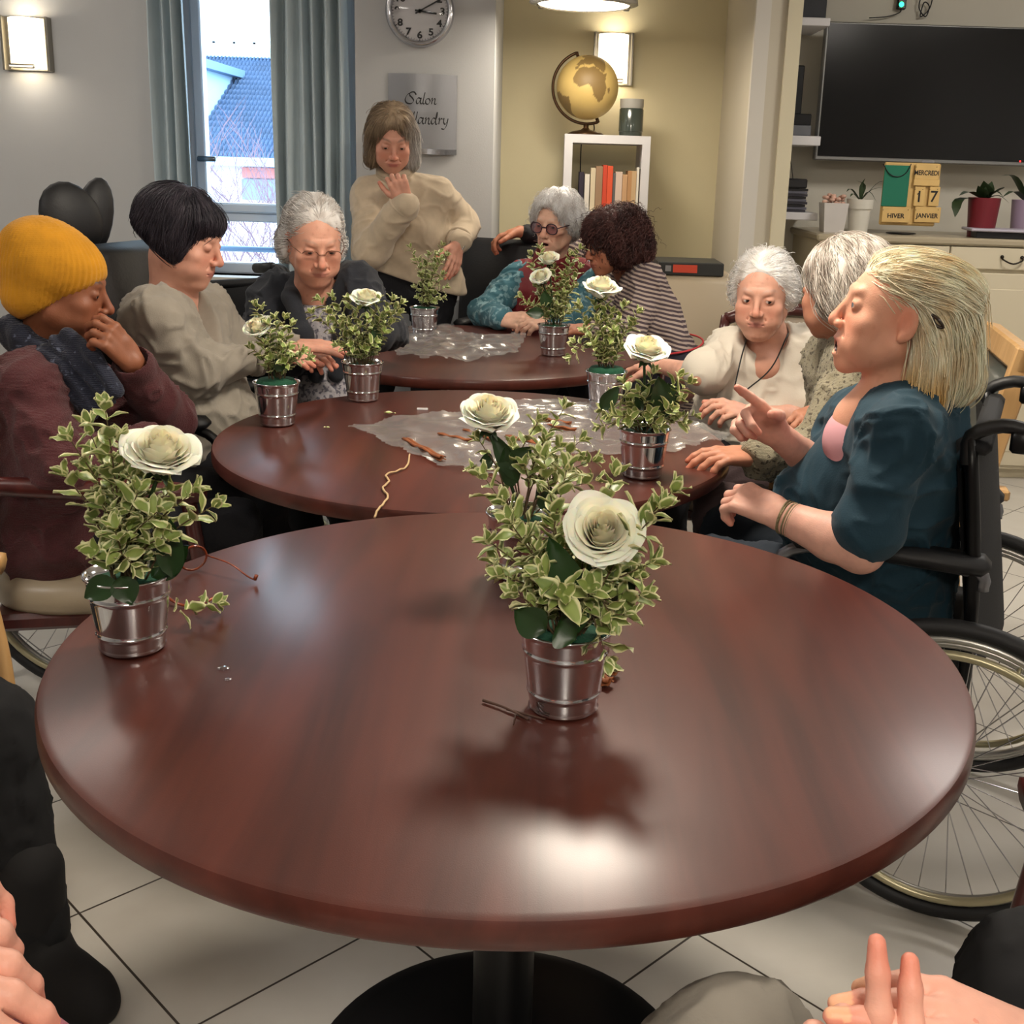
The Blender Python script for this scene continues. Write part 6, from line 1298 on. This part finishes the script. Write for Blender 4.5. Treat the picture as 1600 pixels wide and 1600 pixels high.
cloth('cardigan', torso_ops(jC, depth=.115, bust=.07, fwd=fC)+sleeve_ops(jC['s1'], e1, w1, (.078, .066, .048), .95)+sleeve_ops(jC['s2'], e2, w2_, (.075, .064, .048), .9), [neckhole(jC['neck'], hcC, .064), (ell(jC['neck']+fC*.10+A3([0, 0, -.10]), (.042, .09, .13), frame((fC[0], fC[1], 0))), .015)], .0065, BCD, rC, folds=.008, ff=10, seed=22)
f = Fld(.006); fl = unit((fC[0], fC[1], 0)); rt_ = np.cross(fl, (0, 0, 1))
for s in (-1, 1):
    P_ = [jC['neck']-fl*.055+rt_*s*.05+A3([0, 0, .045]), jC['neck']+fl*.03+rt_*s*.078+A3([0, 0, .0]), jC['neck']+fl*.115+rt_*s*.058+A3([0, 0, -.10]), jC['neck']+fl*.14+rt_*s*.03+A3([0, 0, -.22])]
    for a, b in zip(P_[:-1], P_[1:]): f.u(cone(a, b, .026, .024), .02)
f.run(); V, F = f.mesh(); build('shawl_collar', V, F, BCD, rC); legs(rC, jC, BTR, SHB)

# ---- D: standing woman
hcD = at(612, 218, 4.60); fD = unit((.20, -.82, -.42)); RD = frame(fD)
jD = dict(neck=at(618, 284, 4.68), s1=at(574, 302, 4.66), s2=at(684, 302, 4.68)); jD.update(seated((-.70, 4.76, .86), (-.48, 4.76, .86), (-.72, 4.78, .47), (-.50, 4.80, .47), (-.74, 4.82, .09), (-.50, 4.86, .09), (0, -1, 0)))
e1, w1 = at(580, 392, 4.50), at(634, 318, 4.44); e2, w2_ = at(730, 352, 4.80), at(716, 378, 4.62)
pD = dict(skin=(204, 148, 126), brow=(100, 78, 64), browa=.75, lip=(160, 82, 78), eye=.0030, down=1, age=1, fat=.003, neckr=.05, iris=(60, 48, 40), gaze=(.1, 1, -.45), arms=[arm(e1, w1, vox=.0032, hand=hand_prims(w1, at(620, 282, 4.42)-w1, (-.2, .9, .2), 1, (.9, .95, 1.0, 1.1), 1, .5)), arm(e2, w2_, vox=.0032, hand=hand_prims(w2_, at(706, 430, 4.56)-w2_, (-.75, .55, -.1), -1, (.15, .15, .2, .3), 1, .2, .12))])
pD['hair'] = dict(u=[(ell((0, -.022, .052), (.086, .104, .082)), .01), (cone((.066, -.005, .02), (.072, .015, -.075), .034, .030), .03), (cone((-.066, -.005, .02), (-.078, .01, -.085), .036, .034), .03), (ell((0, -.07, -.02), (.088, .055, .085)), .03)],
                  s=[(ell((.008, .128, -.012), (.073, .094, .112)), .012)], c=((150, 130, 106), (104, 86, 68)), grad=((206, 202, 198), lambda P: (-P[:, 0]*9+.1)+(-P[:, 2]*5)), n=2400, steps=11, step=.011, flow=radial((.01, .03, .14), .9), r=.0008, lump=.004, off=(.0004, .005))
rD, _, _ = person('standing woman in cream roll neck jumper, hand at her chin', (-.6, 4.78), (hcD, fD, (0, 0, 1)), jD, pD, 4)
CSW = knit('cream_jumper_knit', (192, 174, 150), 600, .25)
cloth('jumper', torso_ops(jD, depth=.112, belly=.0, bust=.06, fwd=(0, -1, 0))+sleeve_ops(jD['s1'], e1, w1, (.064, .066, .054), .96)+sleeve_ops(jD['s2'], e2, w2_, (.060, .056, .048), .92)+[cone(jD['h1'], jD['h2'], .135, .135)], [neckhole(jD['neck'], hcD, .05), (half((.30, 0, 1), .700), .01)], .0065, CSW, rD, folds=.0055, ff=8, seed=31)
collar(jD['neck'], hcD, .060, .018, CSW, rD, 'roll_neck', .14, 3); cuffring('cuff', lerp(e1, w1, .94), e1, CSW, rD, .052); cuffring('cuff', lerp(e2, w2_, .9), e2, CSW, rD, .046)
mb = MB(); d_ = unit(w2_-e2)
for k in range(3): torus(mb, w2_+d_*(.006+.007*k), unit(d_+A3([.15*k, 0, .1])), .030, .0022, 28, 6)
mb.build('bracelets', CHR, rD); cloth('waistband', [cone(jD['h1']+A3([.02, 0, .06]), jD['h2']+A3([-.02, 0, .06]), .118, .118)], [], .009, BTR, rD, folds=.002); legs(rD, jD, BTR, SHB, (.088, .068, .055))

# ---- E: woman in red vest
hcE = at(868, 350, 4.62); fE = unit((-.44, -.86, -.16)); RE = frame(fE, (.06, 0, 1))
jE = dict(neck=at(862, 414, 4.70), s1=at(812, 434, 4.74), s2=at(925, 432, 4.74)); jE.update(seated((-.16, 4.92, .53), (.10, 4.94, .53), (-.24, 4.45, .55), (-.02, 4.45, .55), (-.26, 4.35, .1), (-.02, 4.35, .1), (-.2, -1, 0)))
e1, w1 = at(757, 488, 4.62), at(787, 500, 4.42); e2, w2_ = at(900, 500, 4.55), at(856, 504, 4.40)
pE = dict(skin=(226, 180, 156), brow=(190, 180, 175), browa=.3, lip=(168, 96, 90), mouth=.006, eye=.0030, age=2, hollow=1, neckr=.052, nose=1.15, gaze=(-.2, 1, -.1), arms=[arm(e1, w1, vox=.0032, hand=hand_prims(w1, at(818, 502, 4.36)-w1, (.2, .6, -.6), 1, (.5, .6, .7, .8))), arm(e2, w2_, vox=.0032, hand=hand_prims(w2_, at(822, 506, 4.34)-w2_, (-.1, .4, -.8), -1, (.5, .6, .7, .8)))])
pE['hair'] = dict(u=[(ell((0, -.022, .054), (.088, .104, .084)), .01), (ell((.075, -.02, .015), (.030, .05, .05)), .02), (ell((-.075, -.02, .015), (.030, .05, .05)), .02), (ell((0, -.07, .0), (.088, .055, .08)), .03)],
                  s=[(ell((0, .124, -.004), (.080, .092, .110)), .012)], c=((236, 232, 228), (186, 180, 176)), n=1900, steps=9, step=.008, flow=radial((0, -.03, .13), .1), r=.0009, lump=.010, lumpf=32, curl=.0045, curlf=170, off=(.001, .008))
rE, R_, c_ = person('white curly haired woman with round dark glasses, red vest and teal sleeves', (-.03, 4.8), (hcE, fE, (.06, 0, 1)), jE, pE, 5)
glasses(rE, R_, c_, mat('dark_violet_frame', (52, 26, 40), .3), .025, .020, .0024, clear('tinted_lens', .12, .03, (.80, .68, .74)), round_=2.3)
TEAL = knit('teal_pattern_knit', (64, 112, 126), 420, .4, freckle=((128, 166, 176), 38, .52))
cloth('blouse', sleeve_ops(jE['s1'], e1, w1, (.066, .060, .050), .85)+sleeve_ops(jE['s2'], e2, w2_, (.064, .058, .048), .85)+[cone(jE['s1'], jE['s2'], .06, .06)], [], .0065, TEAL, rE, folds=.007, ff=12, seed=41, st=(1, 1, .6))
RV = mat('red_vest', (126, 38, 44), .55, bump=.3, bscale=60, var=.1)
cloth('padded_vest', torso_ops(jE, depth=.118, bust=.06, fwd=fE), [neckhole(jE['neck'], hcE, .056), (ell(jE['s1']+A3([-.05, 0, -.03]), (.055, .08, .10)), .01), (ell(jE['s2']+A3([.05, 0, -.03]), (.055, .08, .10)), .01)], .0065, RV, rE, folds=.006, ff=9, seed=44)
collar(jE['neck'], hcE, .066, .014, RV, rE, 'vest_collar', .10, 3); legs(rE, jE, BTR, SHB)

# ---- F: curly dark haired woman, arm round E
hcF = at(955, 382, 4.48); fF = unit((-.84, -.40, -.22)); RF = frame(fF, (-.15, 0, 1))
jF = dict(neck=at(985, 430, 4.56), s1=at(965, 428, 4.76), s2=at(1012, 440, 4.42)); jF.update(seated((.44, 4.68, .56), (.50, 4.42, .56), (.10, 4.52, .56), (.16, 4.26, .56), (.12, 4.50, .1), (.18, 4.2, .1), (-1, -.3, 0)))
e1, w1 = at(880, 378, 4.99), at(812, 362, 4.93); e2, w2_ = at(985, 520, 4.28), at(925, 516, 4.22)
pF = dict(skin=(176, 116, 88), brow=(50, 36, 32), browa=.8, lip=(136, 72, 66), eye=.0026, down=1, age=.8, fat=.003, neckr=.052, iris=(40, 28, 22), gaze=(0, 1, -.3), arms=[arm(e1, w1, vox=.0032, hand=hand_prims(w1, at(762, 376, 4.90)-w1, (-.1, -.25, -.95), 1, (.55, .65, .7, .8), 1.08, .3, .15)), arm(e2, w2_, vox=.0032, hand=hand_prims(w2_, at(892, 514, 4.2)-w2_, (0, .2, -1), -1, (.3, .3, .4, .4)))])
pF['hair'] = dict(u=[(ell((0, -.030, .048), (.105, .122, .096)), .01), (ell((0, -.080, -.025), (.10, .075, .085)), .03), (ell((.07, -.01, -.01), (.045, .06, .07)), .03), (ell((-.07, -.01, -.01), (.045, .06, .07)), .03)],
                  s=[(ell((0, .135, -.040), (.070, .085, .095)), .012)], c=((44, 26, 26), (86, 52, 48)), n=2400, steps=10, step=.008, flow=radial((0, -.03, .14), .5), r=.0011, lump=.013, lumpf=38, curl=.007, curlf=230, off=(.001, .011))
rF, R_, c_ = person('woman with dark curly hair and striped top leaning in, arm around the chair back', (.4, 4.6), (hcF, fF, (-.15, 0, 1)), jF, pF, 6)
glasses(rF, R_, c_, mat('dark_frame', (46, 26, 26), .3), .025, .019, .0022)
STR = striped('striped_jersey', (76, 62, 68), (178, 160, 148), 62, .52, (.25, 0, 1))
cloth('striped_top', torso_ops(jF, depth=.118, bust=.06, fwd=(-1, -.3, 0))+sleeve_ops(jF['s2'], e2, w2_, (.066, .056, .045), .88), [neckhole(jF['neck'], hcF, .056)], .0065, STR, rF, folds=.007, ff=9, seed=51)
cloth('striped_sleeve', sleeve_ops(jF['s1'], e1, w1, (.064, .054, .042), .6), [], .0065, STR, rF, folds=.004, ff=10, seed=52)
cloth('black_cuff', [(cone(lerp(e1, w1, .45), lerp(e1, w1, .82), .043, .040), .01)], [], .005, mat('black_cuff_fabric', (26, 24, 28), .8), rF, folds=.002)
o = cloth('apron', [cone(jF['h1']+A3([0, 0, .05]), jF['h2']+A3([0, 0, .05]), .148, .148)], [(half((.0, 0, -1), -.50), .01), (half((.5, 0, 1), .74+.0), .01)] if 0 else [(half((0, 0, -1), -.70), .005)], .008, mat('apron_navy', (30, 26, 40), .8), rF, folds=.003)
mb = MB(); mc = (jF['h1']+jF['h2'])/2; mb.tube([mc+A3([.155*math.cos(a), .27*math.sin(a), .135+.02*math.cos(a)]) for a in np.linspace(0, 2*PI, 33)[:-1]], .004, 6, closed=True); mb.build('red_piping', mat('red_piping', (190, 50, 56), .6), rF); legs(rF, jF, BTR, SHB)

# ---- G: woman in white T-shirt
hcG = at(1191, 462, 3.30); fG = unit((-.30, -.90, -.16)); RG = frame(fG)
jG = dict(neck=at(1200, 530, 3.38), s1=at(1142, 548, 3.38), s2=at(1262, 545, 3.40)); jG.update(seated((.56, 3.46, .52), (.82, 3.50, .52), (.36, 3.08, .54), (.60, 3.04, .54), (.34, 2.98, .1), (.58, 2.95, .1), (-.3, -1, 0)))
e1, w1 = at(1094, 588, 3.22), at(1036, 572, 3.38); e2, w2_ = at(1262, 655, 3.32), at(1168, 648, 3.12)
pG = dict(skin=(214, 160, 138), brow=(190, 176, 168), browa=.35, lip=(172, 104, 96), eye=.0030, age=2, fat=.006, neckr=.054, iris=(52, 44, 42), gaze=(-.35, 1, -.1), nose=1.1, arms=[arm(e1, w1, .033, .024, S=jG['s1'], hand=hand_prims(w1, at(992, 572, 3.46)-w1, (0, .1, -1), 1, (.35, .35, .4, .5))), arm(e2, w2_, .036, .026, S=jG['s2'], hand=hand_prims(w2_, at(1112, 630, 3.05)-w2_, (.1, .5, -.8), -1, (.55, .6, .7, .8)))], chest=[(lerp(jG['neck'], jG['h1'], .02), jG['neck']+A3([-.02, -.04, -.07]), .05, .06)])
pG['hair'] = dict(u=[(ell((0, -.026, .050), (.084, .100, .080)), .01), (ell((.072, -.025, .01), (.028, .045, .05)), .02), (ell((-.072, -.025, .01), (.028, .045, .05)), .02), (ell((0, -.07, -.005), (.084, .052, .078)), .03)],
                  s=[(ell((0, .124, .0), (.084, .094, .112)), .012)], c=((240, 238, 234), (206, 200, 194)), n=2200, steps=7, step=.009, flow=sweptback, r=.0007, lump=.005, lumpf=40, off=(.0005, .007))
rG, _, _ = person('white haired woman in a white T-shirt with a black neck cord', (.68, 3.4), (hcG, fG, (0, 0, 1)), jG, pG, 7)
WTS = mat('white_tshirt', (216, 208, 194), .85, bump=.1, bscale=200)
cloth('t_shirt', torso_ops(jG, depth=.115, bust=.065, belly=.015, fwd=fG)+sleeve_ops(jG['s1'], lerp(jG['s1'], e1, .82), e1, (.062, .064, .064), .1)+sleeve_ops(jG['s2'], lerp(jG['s2'], e2, .8), e2, (.066, .068, .066), .1), [neckhole(jG['neck'], hcG, .062), (ell(jG['neck']+A3([-.02, -.05, .01]), (.06, .055, .05)), .02)], .006, WTS, rG, folds=.006, ff=11, seed=61, calm=[(lerp(jG['s1'], e1, .86), .09), (jG['neck']+A3([-.02, -.06, -.03]), .10)])
cuffring('sleeve_hem', lerp(jG['s1'], e1, .88), jG['s1'], WTS, rG, .054); cuffring('sleeve_hem', lerp(jG['s2'], e2, .86), jG['s2'], WTS, rG, .056)
mb = MB(); fl = unit((fG[0], fG[1], 0)); 
for (a, b, c) in (((1166, 532), (1158, 560), (1148, 604)), ((1232, 520), (1205, 575), (1163, 612))): mb.tube(bez([at(*a, 3.31), at(*b, 3.24), at(*c, 3.20)], 12), .0022, 6)
mb.build('neck_cord', BLK, rG); legs(rG, jG, BTR, SHB)

# ---- H: grey haired person seen from behind
hcH = at(1314, 456, 2.76); fH = unit((-.55, .82, -.15)); RH = frame(fH)
jH = dict(neck=at(1335, 520, 2.80), s1=at(1300, 560, 2.97), s2=at(1352, 560, 2.63)); jH.update(seated((.92, 2.98, .52), (.86, 2.70, .52), (.50, 2.98, .56), (.44, 2.68, .56), (.46, 2.98, .1), (.42, 2.70, .1), (-1, .1, 0)))
e1, w1 = at(1300, 675, 2.98), at(1288, 640, 2.86); e2, w2_ = at(1272, 716, 2.52), at(1180, 714, 2.44)
pH = dict(skin=(190, 132, 106), brow=(150, 140, 130), lip=(150, 90, 80), eye=.003, age=1.5, neckr=.055, arms=[arm(e1, w1, hand=hand_prims(w1, at(1254, 656, 2.80)-w1, (0, .3, -1), 1, (.5, .6, .7, .8))), arm(e2, w2_, hand=hand_prims(w2_, at(1138, 712, 2.42)-w2_, (.1, .2, -1), -1, (.3, .35, .4, .5)))])
pH['hair'] = dict(u=[(ell((0, -.028, .050), (.088, .106, .084)), .01), (ell((0, -.075, -.015), (.085, .055, .085)), .03), (ell((.07, -.04, -.0), (.028, .045, .06)), .02), (ell((-.07, -.04, -.0), (.028, .045, .06)), .02)],
                  s=[(ell((0, .122, -.03), (.082, .082, .10)), .012), (ell((-.086, .006, -.006), (.02, .022, .036)), .008)], c=((222, 216, 208), (140, 126, 114)), n=2600, steps=10, step=.010, flow=radial((.0, .03, .14), .5), r=.0009, lump=.007, lumpf=30, off=(.0005, .006))
rH, _, _ = person('grey haired person in a speckled beige jumper, seen from behind the teal top', (.8, 2.85), (hcH, fH, (0, 0, 1)), jH, pH, 8)
SPK = knit('speckled_knit', (146, 138, 116), 300, .7, freckle=((84, 76, 62), 110, .56))
cloth('jumper', torso_ops(jH, depth=.115, fwd=fH)+sleeve_ops(jH['s1'], e1, w1, (.068, .062, .05), .9)+sleeve_ops(jH['s2'], e2, w2_, (.070, .064, .050), .92), [neckhole(jH['neck'], hcH, .058)], .0065, SPK, rH, folds=.007, ff=10, seed=71)
cuffring('cuff', lerp(e2, w2_, .92), e2, SPK, rH, .044); legs(rH, jH, mat('trousers_brown', (60, 44, 46), .85, bump=.2, bscale=200), SHB)

# ---- I: blonde grey woman in teal
hcI = at(1398, 492, 2.08); fI = unit((-.975, .10, .13)); RI = frame(fI, (.05, 0, 1))
jI = dict(neck=at(1400, 618, 2.08), s1=at(1345, 655, 2.26), s2=at(1412, 672, 1.93)); jI.update(seated((.77, 2.32, .54), (.71, 2.16, .54), (.44, 2.50, .56), (.36, 2.26, .56), (.38, 2.52, .16), (.30, 2.28, .16), (-1, .4, 0)))
e1, w1 = at(1300, 750, 2.26), at(1212, 676, 2.14); e2, w2_ = at(1345, 858, 1.93), at(1222, 806, 2.02)
hI = hand_prims(w1, at(1142, 630, 2.08)-w1, (-.15, -.92, -.3), 1, (.03, 1.0, 1.2, 1.3), 1.05, .75, .05); hN = hand_prims(w2_, at(1150, 772, 2.08)-w2_, (.15, .35, -.9), -1, (.75, .8, .85, .9), 1.08, .7, .04)
pI = dict(skin=(226, 166, 138), brow=(214, 190, 160), browa=.3, lip=(190, 104, 96), mouth=.015, eye=.0044, age=1.6, fat=.003, neckr=.052, iris=(110, 120, 130), gaze=(0, 1, .15), nose=1.02, jaw=1.05, scale=1.08, vox=.0022, warp=lambda V: np.stack([V[:, 0], V[:, 1]*.90, np.where(V[:, 2] > .03, .03+(V[:, 2]-.03)*.80, V[:, 2])], 1), armskin=(216, 164, 146),
          arms=[arm(e1, w1, .036, .027, vox=.0026, hand=hI), arm(e2, w2_, .043, .030, S=jI['s2'], rs=.05, vox=.0028, hand=hN)], chest=[(jI['neck'], jI['neck']+A3([-.07, 0, -.05]), .055, .05), (jI['neck']+A3([-.05, -.02, -.03]), jI['neck']+A3([-.06, -.0, -.13]), .05, .06)])
pI['hair'] = dict(u=[(ell((0, -.030, .052), (.084, .100, .078)), .01), (cone((0, -.080, .045), (0, -.125, -.082), .062, .054), .03), (cone((.05, -.05, .0), (.058, -.075, -.12), .036, .036), .03), (cone((-.056, -.055, .03), (-.064, -.075, -.125), .030, .034), .03), (ell((0, .008, .084), (.062, .052, .034)), .02)],
                  s=[(ell((0, .128, -.022), (.095, .088, .098)), .014), (ell((-.088, .0, -.010), (.026, .024, .038)), .008), (ell((0, .06, -.12), (.06, .09, .09)), .01)], c=((236, 226, 202), (206, 184, 146)), grad=((222, 182, 112), lambda P: (-.055-P[:, 2])*16*(P[:, 1] > -.105)), n=3800, steps=20, step=.0105,
                  flow=lambda P, g: np.stack([-.12*np.sign(P[:, 0]), -1.0*(P[:, 2] > .0)-.75*(P[:, 2] > -.04)-.25+.0*P[:, 0], -.25-1.5*(P[:, 2] < .03)-.3*(P[:, 1] < -.06)], 1), r=.0008, lump=.005, lumpf=36, off=(.0004, .005), lift=.001)
rI, _, _ = person('woman with shoulder length blonde grey hair and teal top, talking and pointing', (.8, 2.15), (hcI, fI, (.05, 0, 1)), jI, pI, 9)
TLS = mat('teal_cotton', (12, 52, 68), .8, bump=.15, bscale=300, var=.06, sheen=.05)
cloth('scrub_top', torso_ops(jI, depth=.106, bust=.075, belly=.02, fwd=fI)+sleeve_ops(jI['s2'], lerp(jI['s2'], e2, .80), e2, (.060, .062, .060), .05)+sleeve_ops(jI['s1'], lerp(jI['s1'], e1, .8), e1, (.066, .07, .07), .05)+[cone(jI['neck']+A3([.035, 0, -.02]), jI['neck']+A3([.06, 0, -.14]), .085, .10), cone(at(1345, 715, 2.12), at(1292, 785, 2.16), .085, .105)], [neckhole(jI['neck'], hcI, .066), (ell(jI['neck']+A3([-.115, 0, .0]), (.065, .042, .10), rotz(0)), .02)], .0055, TLS, rI, folds=.008, ff=9, seed=81, calm=[(lerp(jI['s2'], e2, .86), .10), (jI['neck']+A3([-.09, 0, -.12]), .10)])
cloth('undershirt', [cone(jI['neck']+A3([-.052, 0, -.09]), jI['neck']+A3([-.005, 0, -.2]), .075, .08)], [], .006, mat('pink_cotton', (216, 160, 168), .85), rI, folds=0)
cuffring('sleeve_hem', lerp(jI['s2'], e2, .86), jI['s2'], TLS, rI, .056)
mb = MB(); q = [RI@(A3([-.094, -.036, .018])*1.1)+hcI, RI@(A3([-.101, -.046, .013])*1.1)+hcI, RI@(A3([-.102, -.056, .002])*1.1)+hcI, RI@(A3([-.099, -.044, .004])*1.1)+hcI]; mb.tube(bez(q+[q[0]], 16), .003, 6); mb.build('hair_clip', mat('clip_dark', (50, 38, 30), .3), rI)
mb = MB(); d_ = unit(w2_-e2)
for k in range(5): torus(mb, lerp(e2, w2_, .90)+d_*(.006*k-.012), unit(d_+A3([.1*math.sin(k), .1*math.cos(k*2), 0])), .0315, .0021, 36, 5)
mb.build('bracelet', mat('beaded_metal', (150, 136, 104), .35, .6, bump=1, bscale=200), rI); legs(rI, jI, mat('trousers_navy', (24, 34, 46), .85), SHB)

# ---- people cut off by the lower edge
jJ = dict(neck=(-1.32, 1.60, 1.08), s1=(-1.32, 1.42, .98), s2=(-1.30, 1.78, .98)); kJ = at(-25, 1150, 1.70); aJ = at(52, 1440, 1.64); jJ.update(h1=A3([-1.28, 1.50, .52]), h2=A3([-1.26, 1.74, .52]), k1=kJ, k2=A3([-1.14, 1.90, .52]), f1=A3([aJ[0], aJ[1], .115]), f2=A3([-1.22, 1.95, .10]), toe=(.72, -.60, 0))
pJ = dict(skin=(214, 160, 136), age=.5, arms=[arm((-1.20, 1.40, .72), (-1.02, 1.52, .70), hand=hand_prims((-1.02, 1.52, .70), (1, .3, -.2), (0, .1, -1), 1))], hair=dict(u=[(ell((0, -.025, .05), (.088, .104, .084)), .01)], s=[(ell((0, .12, -.03), (.07, .085, .1)), .01)], c=((60, 44, 36), (90, 66, 50)), n=300, flow=down))
rJ, _, _ = person('seated person in black trousers and black boots at the left edge', (-1.2, 1.62), (A3([-1.30, 1.60, 1.26]), unit((1, .1, -.2)), (0, 0, 1)), jJ, pJ, 10)
cloth('black_jumper', torso_ops(jJ, fwd=(1, 0, 0))+sleeve_ops(jJ['s1'], (-1.20, 1.40, .72), (-1.02, 1.52, .70)), [neckhole(A3(jJ['neck']), A3([-1.3, 1.6, 1.26]))], .009, BCD, rJ)
BT2 = mat('trousers_deep_black', (12, 12, 15), .9); legs(rJ, jJ, BT2, None, (.098, .083, .058))
for (q, t) in ((jJ['f1'], unit((.62, -.40, 0))), (jJ['f2'], unit((1, -.2, 0)))):
    f = Fld(.005); f.u(cone(q+A3([0, 0, .10]), q-A3([0, 0, .05]), .056, .050), .03); b0 = A3([*(q+t*.0)[:2], .05]); f.u(cone(b0, A3([*(q+t*.13)[:2], .040]), .050, .046), .03); f.u(cone(A3([*(q+t*.08)[:2], .036]), A3([*(q+t*.16)[:2], .034]), .044, .036), .02)
    f.s(half((0, 0, 1), .003), .004); f.run(); V, F = f.mesh(); build('boot', V, F, mat('suede_black', (16, 14, 15), .85), rJ)
# K: hands in front at the bottom right
cK = A3([.62, -.10, 1.20]); wk1 = at(1355, 1868, .56); wk2 = at(1655, 1665, .60); ek1 = A3([.30, .25, .72]); ek2 = A3([.62, .30, .76])
hk1 = hand_prims(wk1, at(1345, 1478, .60)-wk1, (.10, .9, .2), -1, (.06, .04, .9, 1.0), .93, .3, .03, .80); hk2 = hand_prims(wk2, at(1290, 1535, .60)-wk2, (-.1, .15, -1.), 1, (.10, .10, .22, .3), .95, .5, .10, .80)
jK = dict(neck=A3([.60, -.12, 1.02]), s1=A3([.76, -.08, .94]), s2=A3([.42, -.10, .94]), h1=A3([.66, .0, .50]), h2=A3([.46, .0, .50]), k1=A3([.70, .42, .50]), k2=at(1150, 1690, .82), f1=A3([.70, .48, .1]), f2=A3([.28, .62, .1]), toe=(0, 1, 0))
pK = dict(skin=(218, 162, 142), age=.5, arms=[arm(ek1, wk1, .034, .027, hand=hk1, vox=.0022), arm(ek2, wk2, .034, .027, hand=hk2, vox=.0022, nail=(232, 176, 140))], hair=dict(u=[(ell((0, -.025, .05), (.088, .104, .084)), .01)], s=[(ell((0, .12, -.03), (.07, .085, .1)), .01)], c=((60, 44, 36), (90, 66, 50)), n=300, flow=down))
rK, _, _ = person('person with clasped raised fingers and grey trousers at the bottom right', (.55, 0), (cK, unit((0, 1, -.2)), (0, 0, 1)), jK, pK, 11)
cloth('black_jumper', torso_ops(jK, fwd=(0, 1, 0))+sleeve_ops(jK['s1'], ek2, wk2, end=.5)+sleeve_ops(jK['s2'], ek1, wk1, end=.5), [neckhole(jK['neck'], cK)], .009, BCD, rK)
legs(rK, jK, mat('trousers_grey', (128, 122, 112), .85, bump=.2, bscale=150), SHB, (.085, .078, .05))
# N: black knee at the right edge
kN = at(1640, 1580, .98); jN = dict(neck=A3([1.02, .72, 1.08]), s1=A3([1.0, .90, .98]), s2=A3([1.04, .54, .98]), h1=A3([.98, .95, .52]), h2=A3([1.0, .70, .52]), k1=kN, k2=A3([.66, .72, .53]), f1=A3([kN[0]+.03, kN[1], .1]), f2=A3([.70, .70, .1]), toe=(-1, 0, 0))
pN = dict(skin=(214, 160, 136), age=.5, arms=[arm((.95, 1.0, .74), (.80, .95, .68), hand=hand_prims((.80, .95, .68), (-1, 0, -.2), (0, .1, -1), 1))], hair=dict(u=[(ell((0, -.025, .05), (.088, .104, .084)), .01)], s=[(ell((0, .12, -.03), (.07, .085, .1)), .01)], c=((60, 44, 36), (90, 66, 50)), n=300, flow=down))
cN = A3([1.0, .72, 1.27]); rN, _, _ = person('seated person in black whose knee shows at the lower right edge', (.95, .8), (cN, unit((-1, .1, -.2)), (0, 0, 1)), jN, pN, 12)
cloth('black_jumper', torso_ops(jN, fwd=(-1, 0, 0))+sleeve_ops(jN['s1'], (.95, 1.0, .74), (.80, .95, .68)), [neckhole(jN['neck'], cN)], .009, BCD, rN); legs(rN, jN, BT2, SHB, (.10, .085, .06))
# L: hands at the bottom left
cL = A3([-.72, .0, 1.20]); wl1 = at(-320, 1490, .58); wl2 = at(5, 1640, .62); el1 = A3([-.70, .35, .80]); el2 = A3([-.40, .30, .72])
jL = dict(neck=A3([-.72, -.05, 1.02]), s1=A3([-.54, -.02, .94]), s2=A3([-.90, .0, .94]), h1=A3([-.62, .02, .50]), h2=A3([-.82, .02, .50]), k1=A3([-.66, .42, .50]), k2=A3([-.86, .42, .50]), f1=A3([-.66, .48, .1]), f2=A3([-.86, .48, .1]), toe=(0, 1, 0))
pL = dict(skin=(216, 158, 138), age=.5, arms=[arm(el1, wl1, .034, .028, hand=hand_prims(wl1, at(20, 1512, .60)-wl1, (.1, .3, -1), -1, (.35, .4, .5, .6), 1.05, .4, .03), vox=.0024), arm(el2, wl2, .036, .029, hand=hand_prims(wl2, at(-80, 1500, .64)-wl2, (-.3, .5, .2), 1, (1.1, 1.2, 1.3, 1.3), 1.05, .6), vox=.0024)], hair=dict(u=[(ell((0, -.025, .05), (.088, .104, .084)), .01)], s=[(ell((0, .12, -.03), (.07, .085, .1)), .01)], c=((160, 150, 140), (120, 110, 100)), n=300, flow=down))
rL, _, _ = person('person whose folded hands and mauve cuff show at the bottom left corner', (-.7, 0), (cL, unit((.1, 1, -.2)), (0, 0, 1)), jL, pL, 13)
PNK = knit('mauve_knit', (150, 84, 98), 300, .5)
cloth('mauve_jumper', torso_ops(jL, fwd=(0, 1, 0))+sleeve_ops(jL['s1'], el2, wl2, end=.72)+sleeve_ops(jL['s2'], el1, wl1, end=.8)+[(cone(at(70, 1640, .60), at(10, 1660, .60), .02, .024), .01)], [neckhole(jL['neck'], cL)], .008, PNK, rL); legs(rL, jL, BTR, SHB)
